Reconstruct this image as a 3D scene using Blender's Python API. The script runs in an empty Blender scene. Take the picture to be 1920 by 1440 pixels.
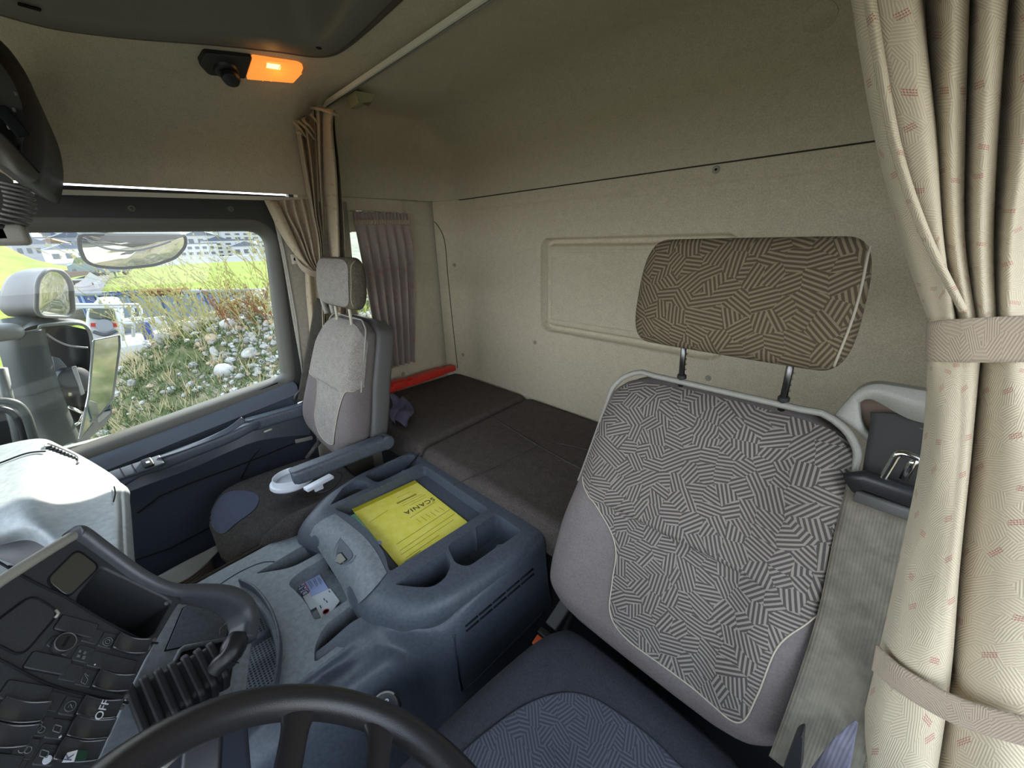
import bpy, bmesh, math, random
from mathutils import Vector, Matrix
from mathutils.bvhtree import BVHTree
random.seed(7)
D = bpy.data
scene = bpy.context.scene
COL = scene.collection
PI = math.pi

# ------------------------------------------------------------------ camera
FPX = 725.0                                   # focal length in pixels of a 1920 wide frame
CAM = Vector((0.0, 0.0, 1.45))                # eye height above the cab floor
RIGHT = Vector((-0.70422, -0.70948, -0.02654))
UP = Vector((0.23227, -0.26556, 0.93570))
BACK = Vector((-0.67091, 0.65277, 0.35181))
cam_data = D.cameras.new('camera')
cam_data.sensor_width = 36.0
cam_data.lens = 36.0 * FPX / 1920.0
cam_data.clip_start = 0.02
cam_data.clip_end = 2000
cam = D.objects.new('camera', cam_data)
m = Matrix((RIGHT, UP, BACK)).transposed().to_4x4()
m.translation = CAM
cam.matrix_world = m
COL.objects.link(cam)
scene.camera = cam

# ------------------------------------------------------------------ light
SKY = 3.6
SUN = 14.0
world = D.worlds.new('sky')
scene.world = world
world.use_nodes = True
wn, wl = world.node_tree.nodes, world.node_tree.links
wn.clear()
wo = wn.new('ShaderNodeOutputWorld'); wb = wn.new('ShaderNodeBackground')
wt = wn.new('ShaderNodeTexCoord'); ws = wn.new('ShaderNodeSeparateXYZ'); wr = wn.new('ShaderNodeValToRGB')
wl.new(wt.outputs['Generated'], ws.inputs[0]); wl.new(ws.outputs['Z'], wr.inputs[0])
wr.color_ramp.elements[0].position = 0.0; wr.color_ramp.elements[0].color = (0.93, 0.96, 1.0, 1)
wr.color_ramp.elements[1].position = 0.7; wr.color_ramp.elements[1].color = (0.66, 0.80, 1.0, 1)
wl.new(wr.outputs[0], wb.inputs[0]); wb.inputs[1].default_value = SKY
wl.new(wb.outputs[0], wo.inputs[0])
sd = D.lights.new('sun', 'SUN'); sd.energy = SUN; sd.angle = math.radians(0.8); sd.color = (1.0, 0.93, 0.80)
sun = D.objects.new('sun', sd); COL.objects.link(sun)
SUN_DIR = Vector((-0.70, 0.71, -0.60)).normalized()
sun.rotation_euler = SUN_DIR.to_track_quat('-Z', 'Y').to_euler()
sun.location = (8, -8, 7)
scene.view_settings.view_transform = 'Standard'
scene.view_settings.look = 'None'
scene.view_settings.exposure = 0.38
scene.view_settings.gamma = 1.0
scene.view_settings.use_curve_mapping = False

# ------------------------------------------------------------------ measuring helpers
def ray(u, v):
    return (RIGHT * (u - 960) - UP * (v - 720) - BACK * FPX).normalized()
def P(u, v, x=None, y=None, z=None, d=None, pl=None, on=None):
    """point of the place seen at a pixel of the photograph, on a plane, at a distance or on a surface"""
    r = ray(u, v)
    if x is not None: t = (x - CAM.x) / r.x
    elif y is not None: t = (y - CAM.y) / r.y
    elif z is not None: t = (z - CAM.z) / r.z
    elif pl is not None: t = (Vector(pl[0]) - CAM).dot(Vector(pl[1])) / r.dot(Vector(pl[1]))
    elif on is not None:
        h = on.ray_cast(CAM, r)
        return h[0] if h[0] is not None else None
    else: t = d
    return CAM + r * t
def V(*a): return Vector(a)

# ------------------------------------------------------------------ materials
def srgb(r, g, b):
    f = lambda c: (c / 255) / 12.92 if c <= 10 else ((c / 255 + 0.055) / 1.055) ** 2.4
    return (f(r), f(g), f(b), 1)
def lin(r, g, b): return (r, g, b, 1)
MATS = {}
class NT:
    def __init__(s, name, rough=0.6, spec=0.5, metal=0.0):
        s.m = D.materials.new(name); s.m.use_nodes = True
        s.n = s.m.node_tree.nodes; s.l = s.m.node_tree.links
        s.b = s.n['Principled BSDF']
        s.b.inputs['Roughness'].default_value = rough
        s.b.inputs['Specular IOR Level'].default_value = spec
        s.b.inputs['Metallic'].default_value = metal
        MATS[name] = s.m
    def new(s, t, **k):
        n = s.n.new(t)
        for a, b in k.items(): setattr(n, a, b)
        return n
    def link(s, a, b): s.l.new(a, b)
    def coord(s, which='Object'):
        return s.new('ShaderNodeTexCoord').outputs[which]
    def math(s, op, a, b=None, c=None):
        n = s.new('ShaderNodeMath', operation=op)
        for i, q in enumerate((a, b, c)):
            if q is None: continue
            if isinstance(q, (int, float)): n.inputs[i].default_value = q
            else: s.link(q, n.inputs[i])
        return n.outputs[0]
    def noise(s, co, scale, detail=4, rough=0.6):
        n = s.new('ShaderNodeTexNoise'); n.inputs['Scale'].default_value = scale
        n.inputs['Detail'].default_value = detail; n.inputs['Roughness'].default_value = rough
        s.link(co, n.inputs['Vector']); return n.outputs['Fac']
    def ramp(s, f, *st):
        n = s.new('ShaderNodeValToRGB'); e = n.color_ramp.elements
        e[0].position, e[0].color = st[0]; e[1].position, e[1].color = st[-1]
        for p, c in st[1:-1]:
            q = e.new(p); q.color = c
        s.link(f, n.inputs[0]); return n.outputs[0]
    def mix(s, f, a, b):
        n = s.new('ShaderNodeMix', data_type='RGBA')
        for i, q in ((0, f), (6, a), (7, b)):
            if isinstance(q, (int, float, tuple)): n.inputs[i].default_value = q
            else: s.link(q, n.inputs[i])
        return n.outputs[2]
    def bump(s, h, strength=0.3, dist=0.002):
        n = s.new('ShaderNodeBump'); n.inputs['Strength'].default_value = strength
        n.inputs['Distance'].default_value = dist
        s.link(h, n.inputs['Height']); s.link(n.outputs[0], s.b.inputs['Normal'])
    def color(s, c):
        if isinstance(c, tuple): s.b.inputs['Base Color'].default_value = c
        else: s.link(c, s.b.inputs['Base Color'])

def simple(name, c, rough=0.6, spec=0.5, metal=0.0, grain=0.0, gscale=400, bump=0.0, bscale=600, var=0.0):
    t = NT(name, rough, spec, metal)
    co = t.coord()
    if grain or var:
        f = t.noise(co, gscale, 3)
        g = t.noise(co, 6, 3)
        lo = tuple(max(0, x * (1 - grain - var)) for x in c[:3]) + (1,); hi = tuple(x * (1 + grain) for x in c[:3]) + (1,)
        a = t.ramp(f, (0.3, lo), (0.7, hi))
        lo2 = tuple(x * (1 - var) for x in c[:3]) + (1,)
        if var: a = t.mix(t.ramp(g, (0.45, lin(0, 0, 0)), (0.75, lin(var, var, var))), a, lo2)
        t.color(a)
    else: t.color(c)
    if bump: t.bump(t.noise(co, bscale, 2), bump, 0.001)
    return t.m

def felt(name, c, c2):
    t = NT(name, 0.95, 0.15); co = t.coord()
    a = t.noise(co, 260, 5, 0.7); b = t.noise(co, 35, 3)
    f = t.math('ADD', t.math('MULTIPLY', a, 0.8), t.math('MULTIPLY', b, 0.2))
    t.color(t.ramp(f, (0.36, c2), (0.62, c)))
    t.bump(a, 0.5, 0.0015); return t.m
felt('wall_felt', lin(.60, .545, .41), lin(.42, .375, .275))
felt('roof_felt', lin(.56, .51, .39), lin(.42, .38, .285))
felt('bunk_felt', lin(.115, .097, .087), lin(.052, .045, .042))
felt('plain_fabric', lin(.175, .155, .150), lin(.13, .115, .113))
felt('plain_fabric_light', lin(.20, .18, .165), lin(.09, .08, .072))
felt('dark_fabric', lin(.048, .050, .060), lin(.030, .032, .040))
felt('passenger_fabric', lin(.33, .31, .28), lin(.17, .155, .135))
felt('passenger_brown', lin(.16, .14, .105), lin(.05, .042, .033))
felt('passenger_seat_fabric', lin(.075, .066, .060), lin(.028, .025, .025))
felt('blue_patch', lin(.085, .095, .14), lin(.06, .068, .10))

def hatch_fabric(name, light, dark, cell=0.036, pitch=0.0080, contrast=1.0):
    """woven cloth of small patches of parallel strokes, each patch turned its own way"""
    t = NT(name, 0.9, 0.2); uv = t.coord('UV')
    nz = t.new('ShaderNodeTexNoise'); nz.inputs['Scale'].default_value = 30; t.link(uv, nz.inputs['Vector'])
    vs = t.new('ShaderNodeVectorMath', operation='SCALE'); vs.inputs['Scale'].default_value = 0.012
    t.link(nz.outputs['Color'], vs.inputs[0])
    va = t.new('ShaderNodeVectorMath', operation='ADD'); t.link(uv, va.inputs[0]); t.link(vs.outputs[0], va.inputs[1])
    vo = t.new('ShaderNodeTexVoronoi', voronoi_dimensions='2D'); vo.inputs['Scale'].default_value = 1 / cell
    t.link(va.outputs[0], vo.inputs['Vector'])
    sc = t.new('ShaderNodeSeparateColor'); t.link(vo.outputs['Color'], sc.inputs[0])
    ang = t.math('MULTIPLY', sc.outputs[0], PI)
    xy = t.new('ShaderNodeSeparateXYZ'); t.link(uv, xy.inputs[0])
    q = t.math('ADD', t.math('MULTIPLY', xy.outputs[0], t.math('COSINE', ang)), t.math('MULTIPLY', xy.outputs[1], t.math('SINE', ang)))
    s = t.math('SINE', t.math('MULTIPLY', q, 2 * PI / pitch))
    f = t.math('ADD', s, t.math('MULTIPLY', t.noise(uv, 500, 2), 0.5))
    big = t.noise(uv, 9, 3)
    fac = t.ramp(f, (0.10, lin(0, 0, 0)), (0.60, lin(1, 1, 1)))
    mid = tuple((a + b) / 2 for a, b in zip(light, dark))
    l2 = t.mix(t.ramp(big, (0.35, lin(0, 0, 0)), (0.7, lin(.5, .5, .5))), light, tuple(0.75 * a for a in light[:3]) + (1,))
    t.color(t.mix(fac, dark, l2))
    t.bump(s, 0.25, 0.001); return t.m
hatch_fabric('seat_hatch', lin(.245, .222, .192), lin(.068, .060, .056), .030, .0068)
hatch_fabric('headrest_hatch', lin(.20, .165, .105), lin(.075, .058, .038), .030, .0068)
hatch_fabric('cushion_hatch', lin(.085, .092, .115), lin(.045, .048, .062), .028, .0062)

def curtain_cloth(name, base, dark, ticks=True, cell=0.07):
    t = NT(name, 0.9, 0.2); uv = t.coord('UV')
    vo = t.new('ShaderNodeTexVoronoi', voronoi_dimensions='2D'); vo.inputs['Scale'].default_value = 1 / 0.03
    t.link(uv, vo.inputs['Vector'])
    sc = t.new('ShaderNodeSeparateColor'); t.link(vo.outputs['Color'], sc.inputs[0])
    ang = t.math('MULTIPLY', sc.outputs[0], PI)
    xy = t.new('ShaderNodeSeparateXYZ'); t.link(uv, xy.inputs[0])
    q = t.math('ADD', t.math('MULTIPLY', xy.outputs[0], t.math('COSINE', ang)), t.math('MULTIPLY', xy.outputs[1], t.math('SINE', ang)))
    s = t.math('SINE', t.math('MULTIPLY', q, 2 * PI / 0.0045))
    col = t.mix(t.ramp(s, (0.0, lin(0, 0, 0)), (1.0, lin(1, 1, 1))), dark, base)
    if ticks:
        v2 = t.new('ShaderNodeTexVoronoi', voronoi_dimensions='2D'); v2.inputs['Scale'].default_value = 1 / cell
        v2.inputs['Randomness'].default_value = 0.75
        t.link(uv, v2.inputs['Vector'])
        sub = t.new('ShaderNodeVectorMath', operation='SUBTRACT'); t.link(uv, sub.inputs[0]); t.link(v2.outputs['Position'], sub.inputs[1])
        x2 = t.new('ShaderNodeSeparateXYZ'); t.link(sub.outputs[0], x2.inputs[0])
        c2 = t.new('ShaderNodeSeparateColor'); t.link(v2.outputs['Color'], c2.inputs[0])
        a2 = t.math('MULTIPLY', t.math('SUBTRACT', c2.outputs[1], 0.5), 1.2)
        ca, sa = t.math('COSINE', a2), t.math('SINE', a2)
        lx = t.math('ADD', t.math('MULTIPLY', x2.outputs[0], ca), t.math('MULTIPLY', x2.outputs[1], sa))
        ly = t.math('SUBTRACT', t.math('MULTIPLY', x2.outputs[1], ca), t.math('MULTIPLY', x2.outputs[0], sa))
        m1 = t.math('LESS_THAN', t.math('ABSOLUTE', lx), 0.011)
        m2 = t.math('LESS_THAN', t.math('ABSOLUTE', ly), 0.0048)
        m3 = t.math('GREATER_THAN', t.math('COSINE', t.math('MULTIPLY', ly, 2 * PI / 0.0036)), -0.1)
        m4 = t.math('GREATER_THAN', t.math('SINE', t.math('MULTIPLY', lx, 2 * PI / 0.004)), -0.7)
        mm = t.math('MULTIPLY', t.math('MULTIPLY', m1, m2), t.math('MULTIPLY', m3, m4))
        col = t.mix(t.math('MULTIPLY', mm, 0.8), col, lin(.40, .10, .09))
    t.color(col); t.bump(t.math('ADD', s, t.noise(uv, 900, 2)), 0.3, 0.001)
    t.b.inputs['Sheen Weight'].default_value = 0.15
    return t.m
curtain_cloth('curtain_beige', lin(.70, .62, .46), lin(.55, .48, .345), cell=.075)
curtain_cloth('curtain_tan', lin(.50, .44, .31), lin(.42, .36, .25), cell=.06)
curtain_cloth('curtain_mauve', lin(.36, .30, .27), lin(.31, .26, .235), cell=.06)
curtain_cloth('curtain_strap', lin(.47, .39, .30), lin(.38, .31, .23), False)

simple('plastic_slate', lin(.082, .098, .122), 0.42, 0.45, grain=.12, gscale=120, bump=.25, bscale=900, var=.12)
simple('plastic_slate_light', lin(.20, .225, .245), 0.5, 0.4, grain=.10, gscale=90, bump=.2, bscale=800, var=.15)
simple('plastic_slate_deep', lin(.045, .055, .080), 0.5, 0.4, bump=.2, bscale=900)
simple('plastic_door', lin(.040, .048, .066), 0.5, 0.4, grain=.1, bump=.25, bscale=900)
simple('plastic_door_upper', lin(.075, .088, .11), 0.42, 0.5, grain=.1, bump=.2, bscale=900)
simple('plastic_dash', lin(.28, .31, .31), 0.45, 0.45, grain=.10, gscale=60, bump=.2, bscale=700, var=.12)
simple('plastic_black', lin(.018, .019, .021), 0.38, 0.5, bump=.15, bscale=1200)
simple('plastic_panel', lin(.034, .037, .042), 0.5, 0.4, grain=.15, bump=.3, bscale=1200)
simple('plastic_grey', lin(.10, .10, .095), 0.5, 0.4, grain=.1, bump=.2)
simple('plastic_frame', lin(.085, .083, .070), 0.55, 0.35, grain=.1, bump=.2)
simple('plastic_frame_dark', lin(.035, .036, .033), 0.6, 0.3)
simple('plastic_cream', lin(.52, .50, .40), 0.45, 0.4)
simple('plastic_trim_light', lin(.27, .265, .23), 0.42, 0.45, grain=.08, bump=.15)
simple('rail_white', lin(.80, .80, .70), 0.35, 0.5)
felt('shade_band_felt', lin(.13, .115, .10), lin(.09, .08, .07))
simple('plastic_olive', lin(.34, .33, .19), 0.5, 0.4)
simple('pillar_trim', lin(.30, .275, .22), 0.75, 0.25, grain=.12, gscale=80, bump=.3)
simple('white_plastic', lin(.72, .75, .80), 0.35, 0.5)
simple('rubber', lin(.012, .012, .014), 0.55, 0.4, bump=.2, bscale=500)
simple('wheel_leather', lin(.020, .019, .020), 0.27, 0.5, bump=.35, bscale=900)
simple('chrome', lin(.75, .75, .73), 0.15, 0.5, 1.0)
simple('steel_dark', lin(.16, .16, .16), 0.3, 0.5, 1.0)
simple('belt_black', lin(.035, .034, .032), 0.75, 0.3, bump=.4, bscale=1500)
simple('red_plastic', lin(.62, .035, .022), 0.4, 0.5)
simple('orange_plastic', lin(.75, .12, .03), 0.4, 0.5)
simple('paper_white', lin(.68, .72, .74), 0.7, 0.2)
simple('paper_blue', lin(.42, .52, .82), 0.6, 0.3)
simple('paper_mint', lin(.38, .80, .62), 0.6, 0.3)
simple('paper_brown', lin(.16, .12, .09), 0.8, 0.2)
simple('ink_blue', lin(.02, .03, .18), 0.6, 0.2)
simple('ink_red', lin(.6, .05, .06), 0.6, 0.2)
simple('ink_grey', lin(.12, .14, .22), 0.6, 0.2)
simple('ink_olive', lin(.33, .30, .035), 0.6, 0.2)
simple('ink_dark', lin(.06, .055, .02), 0.6, 0.2)
simple('symbol_white', lin(.62, .66, .72), 0.5, 0.3)
simple('symbol_grey', lin(.13, .14, .145), 0.5, 0.3)
simple('green_key', lin(.01, .05, .03), 0.4, 0.5)
simple('rocker_gloss', lin(.035, .038, .043), .14, .9)
simple('hood_slate', lin(.060, .067, .076), .42, .5, grain=.12, gscale=120, bump=.25, bscale=900)
simple('hatch_plastic', lin(.17, .165, .14), .55, .35, grain=.1, bump=.2)
simple('display_glass', lin(.055, .055, .045), 0.25, 0.5)
simple('cloth_violet', lin(.13, .12, .18), 0.9, 0.1, grain=.15, bump=.5, bscale=200)
simple('dark_void', lin(.012, .013, .016), 0.8, 0.1)
simple('seam_dark', lin(.05, .046, .036), 0.9, 0.1)
simple('seam_light', lin(.42, .38, .30), 0.8, 0.2)
simple('floor_mat', lin(.03, .03, .032), 0.9, 0.1, bump=.5, bscale=200)

def yellow_folder():
    t = NT('folder_yellow', 0.4, 0.45); co = t.coord()
    n = t.noise(co, 30, 4)
    t.color(t.ramp(n, (0.3, lin(.84, .75, .075)), (0.7, lin(.93, .86, .19))))
    t.bump(t.noise(co, 22, 4), 0.35, 0.004)
yellow_folder()
simple('folder_yellow_dark', lin(.50, .44, .025), 0.4, 0.45)
def webbing(name, c):
    t = NT(name, 0.7, 0.3); uv = t.coord('UV'); xy = t.new('ShaderNodeSeparateXYZ'); t.link(uv, xy.inputs[0])
    s = t.math('SINE', t.math('MULTIPLY', xy.outputs[0], 2 * PI / 0.004))
    n = t.noise(uv, 25, 3)
    t.color(t.mix(t.ramp(n, (0.35, lin(0, 0, 0)), (0.65, lin(1, 1, 1))), tuple(.62 * a for a in c[:3]) + (1,), c))
    t.bump(s, 0.25, 0.001)
webbing('webbing_grey', lin(.185, .170, .130))
webbing('webbing_dark', lin(.075, .070, .055))
webbing('webbing_blue', lin(.15, .15, .195))
def perforated():
    t = NT('perforated_mesh', 0.6, 0.3); co = t.coord()
    v = t.new('ShaderNodeTexVoronoi'); v.inputs['Scale'].default_value = 130; v.inputs['Randomness'].default_value = 0.0
    t.link(co, v.inputs['Vector'])
    t.color(t.ramp(v.outputs['Distance'], (0.25, lin(.008, .009, .011)), (0.42, lin(.11, .125, .14))))
perforated()
def amber():
    t = NT('amber_lens', 0.3, 0.5); t.color(lin(.85, .28, .05))
    t.b.inputs['Emission Color'].default_value = (1.0, .30, .05, 1); t.b.inputs['Emission Strength'].default_value = 0.75
    t = NT('amber_bulb', 0.3, 0.5); t.color(lin(.9, .6, .2))
    t.b.inputs['Emission Color'].default_value = (1.0, .62, .18, 1); t.b.inputs['Emission Strength'].default_value = 3.0
amber()
def glass(name, tint, gl=0.06):
    mm = D.materials.new(name); mm.use_nodes = True; n, l = mm.node_tree.nodes, mm.node_tree.links
    n.clear(); o = n.new('ShaderNodeOutputMaterial'); mx = n.new('ShaderNodeMixShader')
    a = n.new('ShaderNodeBsdfTransparent'); a.inputs[0].default_value = tint
    g = n.new('ShaderNodeBsdfGlossy'); g.inputs['Roughness'].default_value = 0.02
    mx.inputs[0].default_value = gl
    l.new(a.outputs[0], mx.inputs[1]); l.new(g.outputs[0], mx.inputs[2]); l.new(mx.outputs[0], o.inputs[0])
    MATS[name] = mm
glass('window_glass', lin(.95, .97, .96), 0.02)
glass('car_glass', lin(.35, .55, .60), 0.25)
simple('mirror_glass', lin(.80, .84, .82), 0.03, 0.5, 1.0)
simple('mirror_convex', lin(.86, .88, .82), 0.05, 0.5, 1.0)

# ------------------------------------------------------------------ object helpers
def link(name, me, mat=None, parent=None, smooth=True):
    o = D.objects.new(name, me); COL.objects.link(o)
    if mat is not None:
        for q in (mat if isinstance(mat, (list, tuple)) else [mat]):
            me.materials.append(MATS[q] if isinstance(q, str) else q)
    if smooth:
        for p in me.polygons: p.use_smooth = True
    if parent is not None:
        o.parent = parent
        o.matrix_parent_inverse = Matrix.Translation(-parent.location) if parent.type == 'EMPTY' else parent.matrix_world.inverted()
    return o
def tag(o, label=None, cat=None, group=None, kind=None):
    if label: o['label'] = label
    if cat: o['category'] = cat
    if group: o['group'] = group
    if kind: o['kind'] = kind
    return o
def thing(name, loc, label, cat, group=None, kind=None):
    o = D.objects.new(name, None); COL.objects.link(o); o.location = loc; o.empty_display_size = .05
    return tag(o, label, cat, group, kind)
def bevel(o, w, seg=3, ang=30):
    b = o.modifiers.new('bevel', 'BEVEL'); b.width = w; b.segments = seg; b.limit_method = 'ANGLE'
    b.angle_limit = math.radians(ang); b.harden_normals = False; return o
def auto(o, ang=40):
    me = o.data
    me.set_sharp_from_angle(angle=math.radians(ang)); return o
def subsurf(o, n=2):
    s = o.modifiers.new('sub', 'SUBSURF'); s.levels = n; s.render_levels = n; return o
def solid(o, t, off=-1):
    s = o.modifiers.new('thick', 'SOLIDIFY'); s.thickness = t; s.offset = off; return o
def mesh(name, verts, faces, uvs=None):
    me = D.meshes.new(name); me.from_pydata([tuple(v) for v in verts], [], faces)
    if uvs is not None:
        uv = me.uv_layers.new(name='UVMap')
        for p in me.polygons:
            for li in p.loop_indices: uv.data[li].uv = uvs[me.loops[li].vertex_index]
    me.update(); return me
def grid(name, fn, nu, nv, mat, parent=None, uvf=None, closeu=False, flip=False):
    """surface from fn(a,b), a and b in 0..1"""
    vs, uvs = [], []
    cu = nu if closeu else nu + 1
    for j in range(nv + 1):
        for i in range(cu):
            a, b = i / nu, j / nv
            p = fn(a, b); vs.append(p)
            uvs.append(uvf(a, b, p) if uvf else (a, b))
    fs = []
    for j in range(nv):
        for i in range(nu):
            i2 = (i + 1) % cu if closeu else i + 1
            f = (j * cu + i, j * cu + i2, (j + 1) * cu + i2, (j + 1) * cu + i)
            fs.append(f[::-1] if flip else f)
    return link(name, mesh(name, vs, fs, uvs), mat, parent)
def cr(p0, p1, p2, p3, t):
    return 0.5 * ((2 * p1) + (p2 - p0) * t + (2 * p0 - 5 * p1 + 4 * p2 - p3) * t * t + (3 * p1 - p0 - 3 * p2 + p3) * t ** 3)
def spline(pts, t):
    n = len(pts) - 1; f = min(max(t, 0), 1) * n; i = min(int(f), n - 1); q = f - i
    g = lambda k: pts[min(max(k, 0), n)]
    return cr(g(i - 1), g(i), g(i + 1), g(i + 2), q)
def smoothpath(pts, n):
    return [spline(pts, i / n) for i in range(n + 1)]
def patch(name, rows, nu, nv, mat, parent=None, thick=0, flip=False):
    o = grid(name, lambda a, b: spline([spline(r, a) for r in rows], b), nu, nv, mat, parent, flip=flip)
    if thick: solid(o, thick)
    return o
def frames(pts, up=None):
    out = []; n = len(pts)
    prev = None
    for i, p in enumerate(pts):
        t = (pts[min(i + 1, n - 1)] - pts[max(i - 1, 0)]).normalized()
        if prev is None:
            a = up if up is not None else (Vector((0, 0, 1)) if abs(t.z) < .9 else Vector((1, 0, 0)))
        else: a = up if up is not None else prev
        s = (a - t * a.dot(t))
        if s.length < 1e-6: s = t.orthogonal()
        s.normalize(); prev = s
        out.append((p, t, s, t.cross(s)))
    return out
def sweep(name, pts, prof, mat, parent=None, cap=True, up=None, scale=None, closed=False, smooth=True):
    """sweep a closed 2D profile [(a,b)] along pts; a goes along 'side', b along 'up'"""
    fr = frames(pts, up); vs = []; k = len(prof)
    for i, (p, t, s, b) in enumerate(fr):
        q = scale(i / (len(pts) - 1)) if scale else 1.0
        for (x, y) in prof: vs.append(p + b * (x * q) + s * (y * q))
    fs = []; n = len(pts)
    for i in range(n if closed else n - 1):
        for j in range(k):
            i2 = (i + 1) % n
            fs.append((i * k + j, i * k + (j + 1) % k, i2 * k + (j + 1) % k, i2 * k + j))
    if cap and not closed:
        fs.append(tuple(range(k))[::-1]); fs.append(tuple((n - 1) * k + j for j in range(k)))
    return link(name, mesh(name, vs, fs), mat, parent, smooth)
def circ(r, n=12): return [(r * math.cos(2 * PI * i / n), r * math.sin(2 * PI * i / n)) for i in range(n)]
def tube(name, pts, r, mat, parent=None, n=12, closed=False, scale=None):
    o = sweep(name, pts, circ(r, n), mat, parent, closed=closed, scale=scale)
    return o
def rrect(w, h, r, n=6):
    out = []
    for cx, cy, a0 in ((w / 2 - r, h / 2 - r, 0), (-w / 2 + r, h / 2 - r, 90), (-w / 2 + r, -h / 2 + r, 180), (w / 2 - r, -h / 2 + r, 270)):
        for i in range(n + 1):
            a = math.radians(a0 + 90 * i / n); out.append((cx + r * math.cos(a), cy + r * math.sin(a)))
    return out
def prism(name, pts, nrm, depth, mat, parent=None, bev=0.0, seg=3, smooth=False):
    """flat outline (3D points) pushed back by depth against nrm"""
    nrm = Vector(nrm).normalized(); k = len(pts)
    c = sum(pts, Vector()) / k
    area = Vector()
    for i in range(k): area += (pts[i] - c).cross(pts[(i + 1) % k] - c)
    if area.dot(nrm) < 0: pts = pts[::-1]
    vs = list(pts) + [p - nrm * depth for p in pts]
    fs = [tuple(range(k)), tuple(range(2 * k - 1, k - 1, -1))] + [(i, i + k, (i + 1) % k + k, (i + 1) % k) for i in range(k)]
    o = link(name, mesh(name, vs, fs), mat, parent, smooth)
    if bev:
        bevel(o, bev, seg, 40)
        for p in o.data.polygons: p.use_smooth = True
        auto(o, 40)
    return o
def roundpoly(pts, r, n=5):
    """round the corners of a planar polygon"""
    out = []; k = len(pts)
    rr = r if isinstance(r, (list, tuple)) else [r] * k
    for i in range(k):
        p, a, b = pts[i], pts[i - 1], pts[(i + 1) % k]
        da, db = (a - p), (b - p)
        q = min(rr[i], da.length * .49, db.length * .49)
        s, e = p + da.normalized() * q, p + db.normalized() * q
        if q < 1e-5: out.append(p); continue
        for j in range(n + 1):
            t = j / n; out.append(s * (1 - t) ** 2 + p * 2 * t * (1 - t) + e * t * t)
    return out
def box(name, c, size, mat, parent=None, bev=0.0, rot=None, seg=3):
    hx, hy, hz = (s / 2 for s in size)
    vs = [Vector((sx * hx, sy * hy, sz * hz)) for sz in (-1, 1) for sy in (-1, 1) for sx in (-1, 1)]
    if rot is not None: vs = [rot @ v for v in vs]
    c = Vector(c); vs = [v + c for v in vs]
    fs = [(0, 2, 3, 1), (4, 5, 7, 6), (0, 1, 5, 4), (2, 6, 7, 3), (0, 4, 6, 2), (1, 3, 7, 5)]
    o = link(name, mesh(name, vs, fs), mat, parent, False)
    if bev:
        bevel(o, bev, seg)
        for p in o.data.polygons: p.use_smooth = True
    return o
def axes(zdir, xdir=None):
    z = Vector(zdir).normalized(); x = Vector(xdir) if xdir is not None else z.orthogonal()
    x = (x - z * x.dot(z)).normalized(); y = z.cross(x)
    return Matrix((x, y, z)).transposed()
def lathe(name, prof, c, mat, parent=None, zdir=(0, 0, 1), n=32, xs=1.0):
    """profile of (radius, height) turned about zdir at c"""
    R = axes(zdir); c = Vector(c); vs = []
    for r, h in prof:
        for i in range(n):
            a = 2 * PI * i / n; vs.append(c + R @ Vector((r * math.cos(a) * xs, r * math.sin(a), h)))
    fs = []
    for j in range(len(prof) - 1):
        for i in range(n):
            fs.append((j * n + i, j * n + (i + 1) % n, (j + 1) * n + (i + 1) % n, (j + 1) * n + i))
    if prof[0][0] > 1e-6: fs.append(tuple(range(n))[::-1])
    if prof[-1][0] > 1e-6: fs.append(tuple((len(prof) - 1) * n + i for i in range(n)))
    o = link(name, mesh(name, vs, fs), mat, parent); auto(o, 35); return o
def text(name, s, origin, xdir, ydir, size, mat, parent=None, depth=0.0002, shear=0, spacing=1.0):
    """raised lettering with its base line along xdir"""
    cu = D.curves.new(name, 'FONT'); cu.body = s; cu.size = size; cu.extrude = depth; cu.shear = shear
    cu.space_character = spacing; cu.align_x = 'CENTER'; cu.align_y = 'CENTER'; cu.resolution_u = 3
    tmp = D.objects.new(name + '_tmp', cu); COL.objects.link(tmp)
    dg = bpy.context.evaluated_depsgraph_get(); dg.update()
    me = D.meshes.new_from_object(tmp.evaluated_get(dg)); me.name = name
    D.objects.remove(tmp); D.curves.remove(cu)
    x = Vector(xdir).normalized(); y = Vector(ydir); y = (y - x * y.dot(x)).normalized(); z = x.cross(y)
    M = Matrix((x, y, z)).transposed(); o3 = Vector(origin)
    for v in me.vertices: v.co = o3 + M @ v.co
    me.materials.clear()
    return link(name, me, mat, parent, False)
def bvh_of(objs):
    vs, fs = [], []
    for o in objs:
        k = len(vs); vs += [o.matrix_world @ v.co for v in o.data.vertices]
        fs += [tuple(i + k for i in p.vertices) for p in o.data.polygons]
    return BVHTree.FromPolygons(vs, fs)
def conform(name, F, outline, mat, parent, off=0.002, rings=14, sgn=1, center=None):
    """a piece of cloth lying on surface F(s,t) inside an outline of (s,t) points"""
    k = len(outline)
    cx = sum(p[0] for p in outline) / k if center is None else center[0]
    cy = sum(p[1] for p in outline) / k if center is None else center[1]
    vs, st = [], []
    def add(s, t, o_):
        p = F(s, t); e = 1e-3
        n = (F(s + e, t) - F(s - e, t)).cross(F(s, t + e) - F(s, t - e))
        n.normalize(); vs.append(p + n * o_ * sgn); st.append((s, t))
    add(cx, cy, off)
    for j in range(1, rings + 1):
        f = j / rings
        for (s, t) in outline: add(cx + (s - cx) * f, cy + (t - cy) * f, off)
    fs = [(0, 1 + i, 1 + (i + 1) % k) for i in range(k)]
    for j in range(rings - 1):
        for i in range(k):
            a = 1 + j * k
            fs.append((a + i, a + k + i, a + k + (i + 1) % k, a + (i + 1) % k))
    return link(name, mesh(name, vs, fs, st), mat, parent)
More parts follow.
